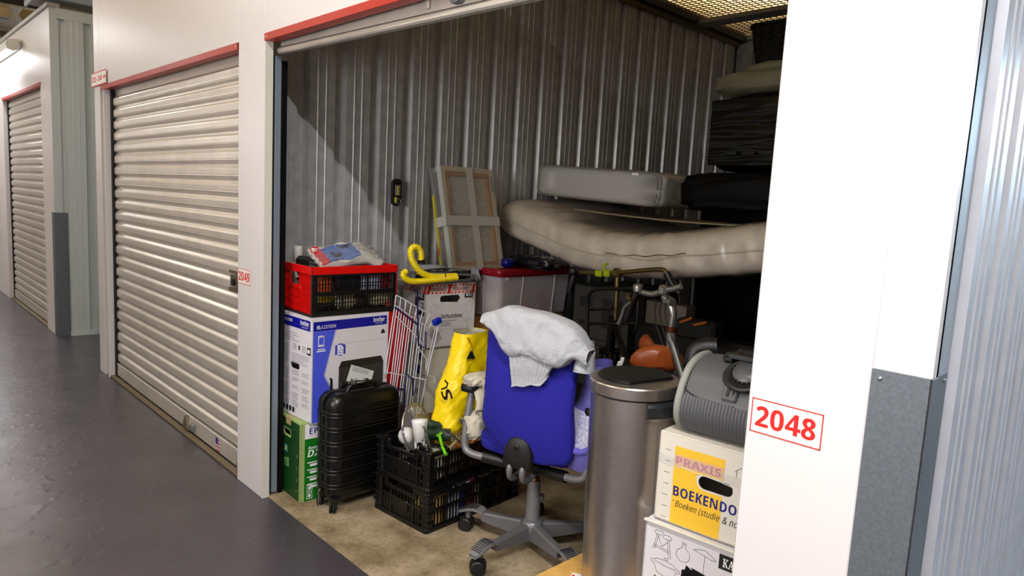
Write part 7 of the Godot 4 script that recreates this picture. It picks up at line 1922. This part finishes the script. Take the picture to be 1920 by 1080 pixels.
	var up := func(u: float, v: float, grow: float, k: float) -> Vector3:
		var z := lerpf(0.0, -1.07, u)
		var e := minf(u, 1.0 - u) * 1.07
		var end := lerpf(0.93, 1.0, sqrt(clampf(e / 0.03, 0.0, 1.0)))
		var a := TAU * v
		var c := cos(a)
		var s := sin(a)
		var p := Vector3(signf(c) * pow(absf(c), 0.14) * (0.495 + grow) * end, signf(s) * pow(absf(s), 0.30) * (0.094 + grow) * end, z)
		if k > 0.0:
			p += Vector3(c, s, 0) * (fn.get_noise_3d(p.x * 8.0, p.y * 9.0, p.z * 8.0) * 0.008 - absf(fn.get_noise_3d(p.x * 21.0 + p.y * 30.0, p.y * 14.0, p.z * 24.0)) * 0.008) * k
		return p
	var g2 := G.new().grid(func(u, v): return up.call(u, v, 0.0, 0.3), 50, 72)
	for e in [0.0, 1.0]:
		var rg := []
		for s in [1.0, 0.6, 0.0]:
			var row := []
			for k in 72: row.append(up.call(e, k / 72.0, 0.0, 0.3) * Vector3(s, s, 1) + Vector3(0, 0, (0.006 if e == 0.0 else -0.006) * (1.0 - s)))
			if e == 1.0: row.reverse()
			row.reverse()
			rg.append(row)
		g2.ring_loft(rg, true, false)
	put("mattress_body", g2, grey, t)
	put("edge_piping", G.new().tube(range(72).map(func(k): return up.call(0.004, k / 72.0, 0.003, 0.0)), 0.006, 6, true), mat("piping_grey", Color(0.44, 0.43, 0.40), 0.45), t)
	put("plastic_wrap", G.new().grid(func(u, v): return up.call(u, v, 0.008, 2.0), 60, 90), film, t)
	put("front_film", G.new().grid(func(u, v): return Vector3(lerpf(-0.49, 0.49, u), lerpf(-0.09, 0.09, v), 0.012 + 0.008 * fn.get_noise_2d(u * 14.0 + v * 6.0, v * 5.0)), 60, 14), film, t)
	put("maker_tag", G.new().box(Vector3(0.31, 0.080, 0.011), Vector3(0.045, 0.012, 0.003)), mats.print_white, t)
	# black bag lying beside it
	tag(put("black_bag", lump(G.new(), Vector3(-1.80, 1.585, -2.08), Vector3(0.66, 0.20, 0.36), 91, 0.16, 0.42, 44, 22), mat("bag_black", Color(0.008, 0.008, 0.009), 0.6)), "bulky black bag lying on the sagging mattress beside the upper mattress", "bag")

func rear_stack() -> void:
	mats.bag_black.metallic_specular = 0.25
	var foil := mat("foil_black", Color(0.008, 0.008, 0.009), 0.5)
	foil.metallic_specular = 0.3
	var t := thing("wrapped_cabinet", "tall dark cabinet wrapped in black stretch film at the back of the unit", "cabinet", Vector3(-1.72, 0, -3.45))
	put("cabinet_body", G.new().box(Vector3(0, 0.88, 0), Vector3(1.86, 1.76, 0.84), 0.03), foil, t)
	var fn := FastNoiseLite.new()
	fn.seed = 6
	var u := thing("wrapped_crate", "black wrapped bundle stacked on the dark cabinet at the back", "bundle", Vector3(-1.78, 1.7605, -3.45))
	put("bundle_body", lump(G.new(), Vector3(0, 0.275, 0), Vector3(1.80, 0.55, 0.80), 93, 0.05, 0.3, 44, 20), foil, u)
	put("film_folds", G.new().grid(func(q, v): return Vector3(lerpf(-0.85, 0.85, q), lerpf(0.05, 0.50, v), 0.408 + 0.012 * fn.get_noise_2d(q * 300.0, v * 900.0)), 60, 40), mat("foil_grey", Color(0.035, 0.033, 0.028), 0.3), u)
	for k in 7:
		put("louvre", G.new().box(Vector3(-0.66 + k * 0.13, 0.13, 0.428), Vector3(0.085, 0.03, 0.012), 0.003), mat("louvre_dark", Color(0.05, 0.055, 0.06), 0.5), u)
	var p := mat("pillow_film", Color(0.55, 0.54, 0.44), 0.4)
	tag(put("pillow", lump(G.new(), Vector3(-2.24, 2.385, -3.35), Vector3(0.95, 0.17, 0.55), 94, 0.15, 0.62, 40, 20), p), "pale pillow in plastic, the lower one on the black bundle at the back", "pillow")
	tag(put("pillow", lump(G.new(), Vector3(-2.20, 2.475, -3.38), Vector3(0.70, 0.11, 0.45), 95, 0.2, 0.62, 36, 18), p), "small pale pillow in plastic on top of the larger one at the back", "pillow")
	var c := thing("laundry_basket", "black plastic basket on the pillows just under the mesh ceiling", "basket", Vector3(-2.22, 2.53, -3.40))
	var rings := []
	for q in [[0.20, 0.0], [0.235, 0.25]]:
		var row := []
		for k in 24:
			var a := TAU * k / 24
			row.append(Vector3(signf(cos(a)) * pow(absf(cos(a)), 0.4) * q[0] * 1.25, q[1], -signf(sin(a)) * pow(absf(sin(a)), 0.4) * q[0] * 0.85))
		rings.append(row)
	put("basket_wall", G.new().ring_loft(rings, true, false).box(Vector3(0, 0.004, 0), Vector3(0.44, 0.008, 0.30)), mats.black_matte, c)
	put("basket_rim", G.new().tube(rings[1], 0.014, 8, true), mats.black, c)
	for i in 4:
		for j in 6:
			put("basket_hole", G.new().box(Vector3(-0.19 + j * 0.075, 0.06 + i * 0.045, 0.187 + i * 0.005), Vector3(0.035, 0.018, 0.012), 0.003), mats.black, c)

func work_light() -> void:
	var p := [Vector3(-3.245, 1.498, -0.833)]
	var t := thing("work_light", "small black and yellow hand lamp hanging on the corrugated wall", "work light", p[0])
	var g := G.new(Transform3D(Basis(Vector3(0, 0, -1), Vector3.UP, Vector3(1, 0, 0)), Vector3()))
	var out := stadium(0, 0, 0.056, 0.150, 5)
	g.prism(out, -0.004, 0.022)
	put("lamp_case", g, mats.black, t)
	var xf := Transform3D(Basis(Vector3(0, 0, -1), Vector3.UP, Vector3(1, 0, 0)), Vector3(0.023, 0, 0))
	put("lens_panel", G.new(xf).box(Vector3(0, 0.012, 0), Vector3(0.034, 0.058, 0.003), 0.001), mat("lens_grey", Color(0.45, 0.45, 0.43), 0.3), t)
	put("light_strip", G.new(xf).box(Vector3(0, 0.010, 0.002), Vector3(0.011, 0.048, 0.003), 0.001), mat("strip_yellow", Color(0.72, 0.70, 0.10), 0.4), t)
	put("yellow_button", G.new(xf).lathe([Vector2(0.007, 0), Vector2(0.006, 0.003), Vector2(0, 0.004)], 12), mats.strip_yellow, t, Transform3D(Basis(Vector3(0, 0, 1), -PI / 2), Vector3(0.024, 0.055, 0)) if false else Transform3D())
	put("yellow_clip", G.new(xf).box(Vector3(-0.012, -0.042, 0.002), Vector3(0.016, 0.034, 0.008), 0.003), mats.strip_yellow, t)
	var hk := []
	for i in 12: hk.append(Vector3(0.026, -0.048 + 0.016 * sin(TAU * i / 12), -0.006 + 0.013 * cos(TAU * i / 12)))
	put("hook_ring", G.new().tube(hk, 0.003, 6, true), mats.zinc, t)

func under_mattress() -> void:
	# boxes that carry the sagging mattress
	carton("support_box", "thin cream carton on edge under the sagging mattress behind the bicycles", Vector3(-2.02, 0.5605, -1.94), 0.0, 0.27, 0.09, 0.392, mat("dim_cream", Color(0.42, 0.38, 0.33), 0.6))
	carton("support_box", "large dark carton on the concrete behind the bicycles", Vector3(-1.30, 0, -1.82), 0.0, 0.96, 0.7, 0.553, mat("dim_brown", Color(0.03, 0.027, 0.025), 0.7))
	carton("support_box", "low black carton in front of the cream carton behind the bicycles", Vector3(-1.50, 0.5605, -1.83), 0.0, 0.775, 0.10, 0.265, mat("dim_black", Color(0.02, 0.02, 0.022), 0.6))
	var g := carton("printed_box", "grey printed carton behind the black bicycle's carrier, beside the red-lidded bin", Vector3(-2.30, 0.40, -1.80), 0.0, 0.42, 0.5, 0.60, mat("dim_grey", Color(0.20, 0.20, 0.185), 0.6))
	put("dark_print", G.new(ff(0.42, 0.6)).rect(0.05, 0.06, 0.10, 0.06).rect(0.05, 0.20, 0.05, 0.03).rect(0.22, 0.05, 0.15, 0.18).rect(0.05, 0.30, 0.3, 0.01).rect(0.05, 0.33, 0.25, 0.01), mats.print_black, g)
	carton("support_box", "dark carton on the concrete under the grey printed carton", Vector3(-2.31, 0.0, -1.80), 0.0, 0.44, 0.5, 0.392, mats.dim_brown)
	tag(put("dark_bag", lump(G.new(), Vector3(-2.80, 1.135, -1.52), Vector3(0.34, 0.075, 0.16), 96, 0.3, 0.6, 36, 18), mat("navy_film", Color(0.012, 0.016, 0.06), 0.22)), "crumpled navy plastic bag on the red lid under the mattress", "bag")
	tag(put("blue_bag", lump(G.new(), Vector3(-2.90, 1.125, -1.395), Vector3(0.07, 0.055, 0.07), 97, 0.2, 0.7, 20, 12), mat("film_blue", Color(0.02, 0.04, 0.42), 0.3)), "small bright blue bag end on the red lid beside the wrapped canvas", "bag")
	# dark shelf unit and tool case at the right
	var t := thing("tool_case", "dark case with two orange strips behind the silver bicycle", "case", [Vector3(-1.783, 0.914, -1.620)][0])
	put("case_body", G.new().box(Vector3(0, -0.02, -0.06), Vector3(0.22, 0.10, 0.1), 0.015), mats.black_matte, t)
	for q in [[-0.045, 0.045, 0.45], [0.035, 0.04, 0.35]]:
		put("orange_strip", G.new(Transform3D(Basis(Vector3(0, 0, 1), q[2]), Vector3(q[0], q[1] - 0.02, -0.005))).box(Vector3(), Vector3(0.075, 0.014, 0.012), 0.003), mat("strip_orange", Color(0.62, 0.30, 0.02), 0.4), t)
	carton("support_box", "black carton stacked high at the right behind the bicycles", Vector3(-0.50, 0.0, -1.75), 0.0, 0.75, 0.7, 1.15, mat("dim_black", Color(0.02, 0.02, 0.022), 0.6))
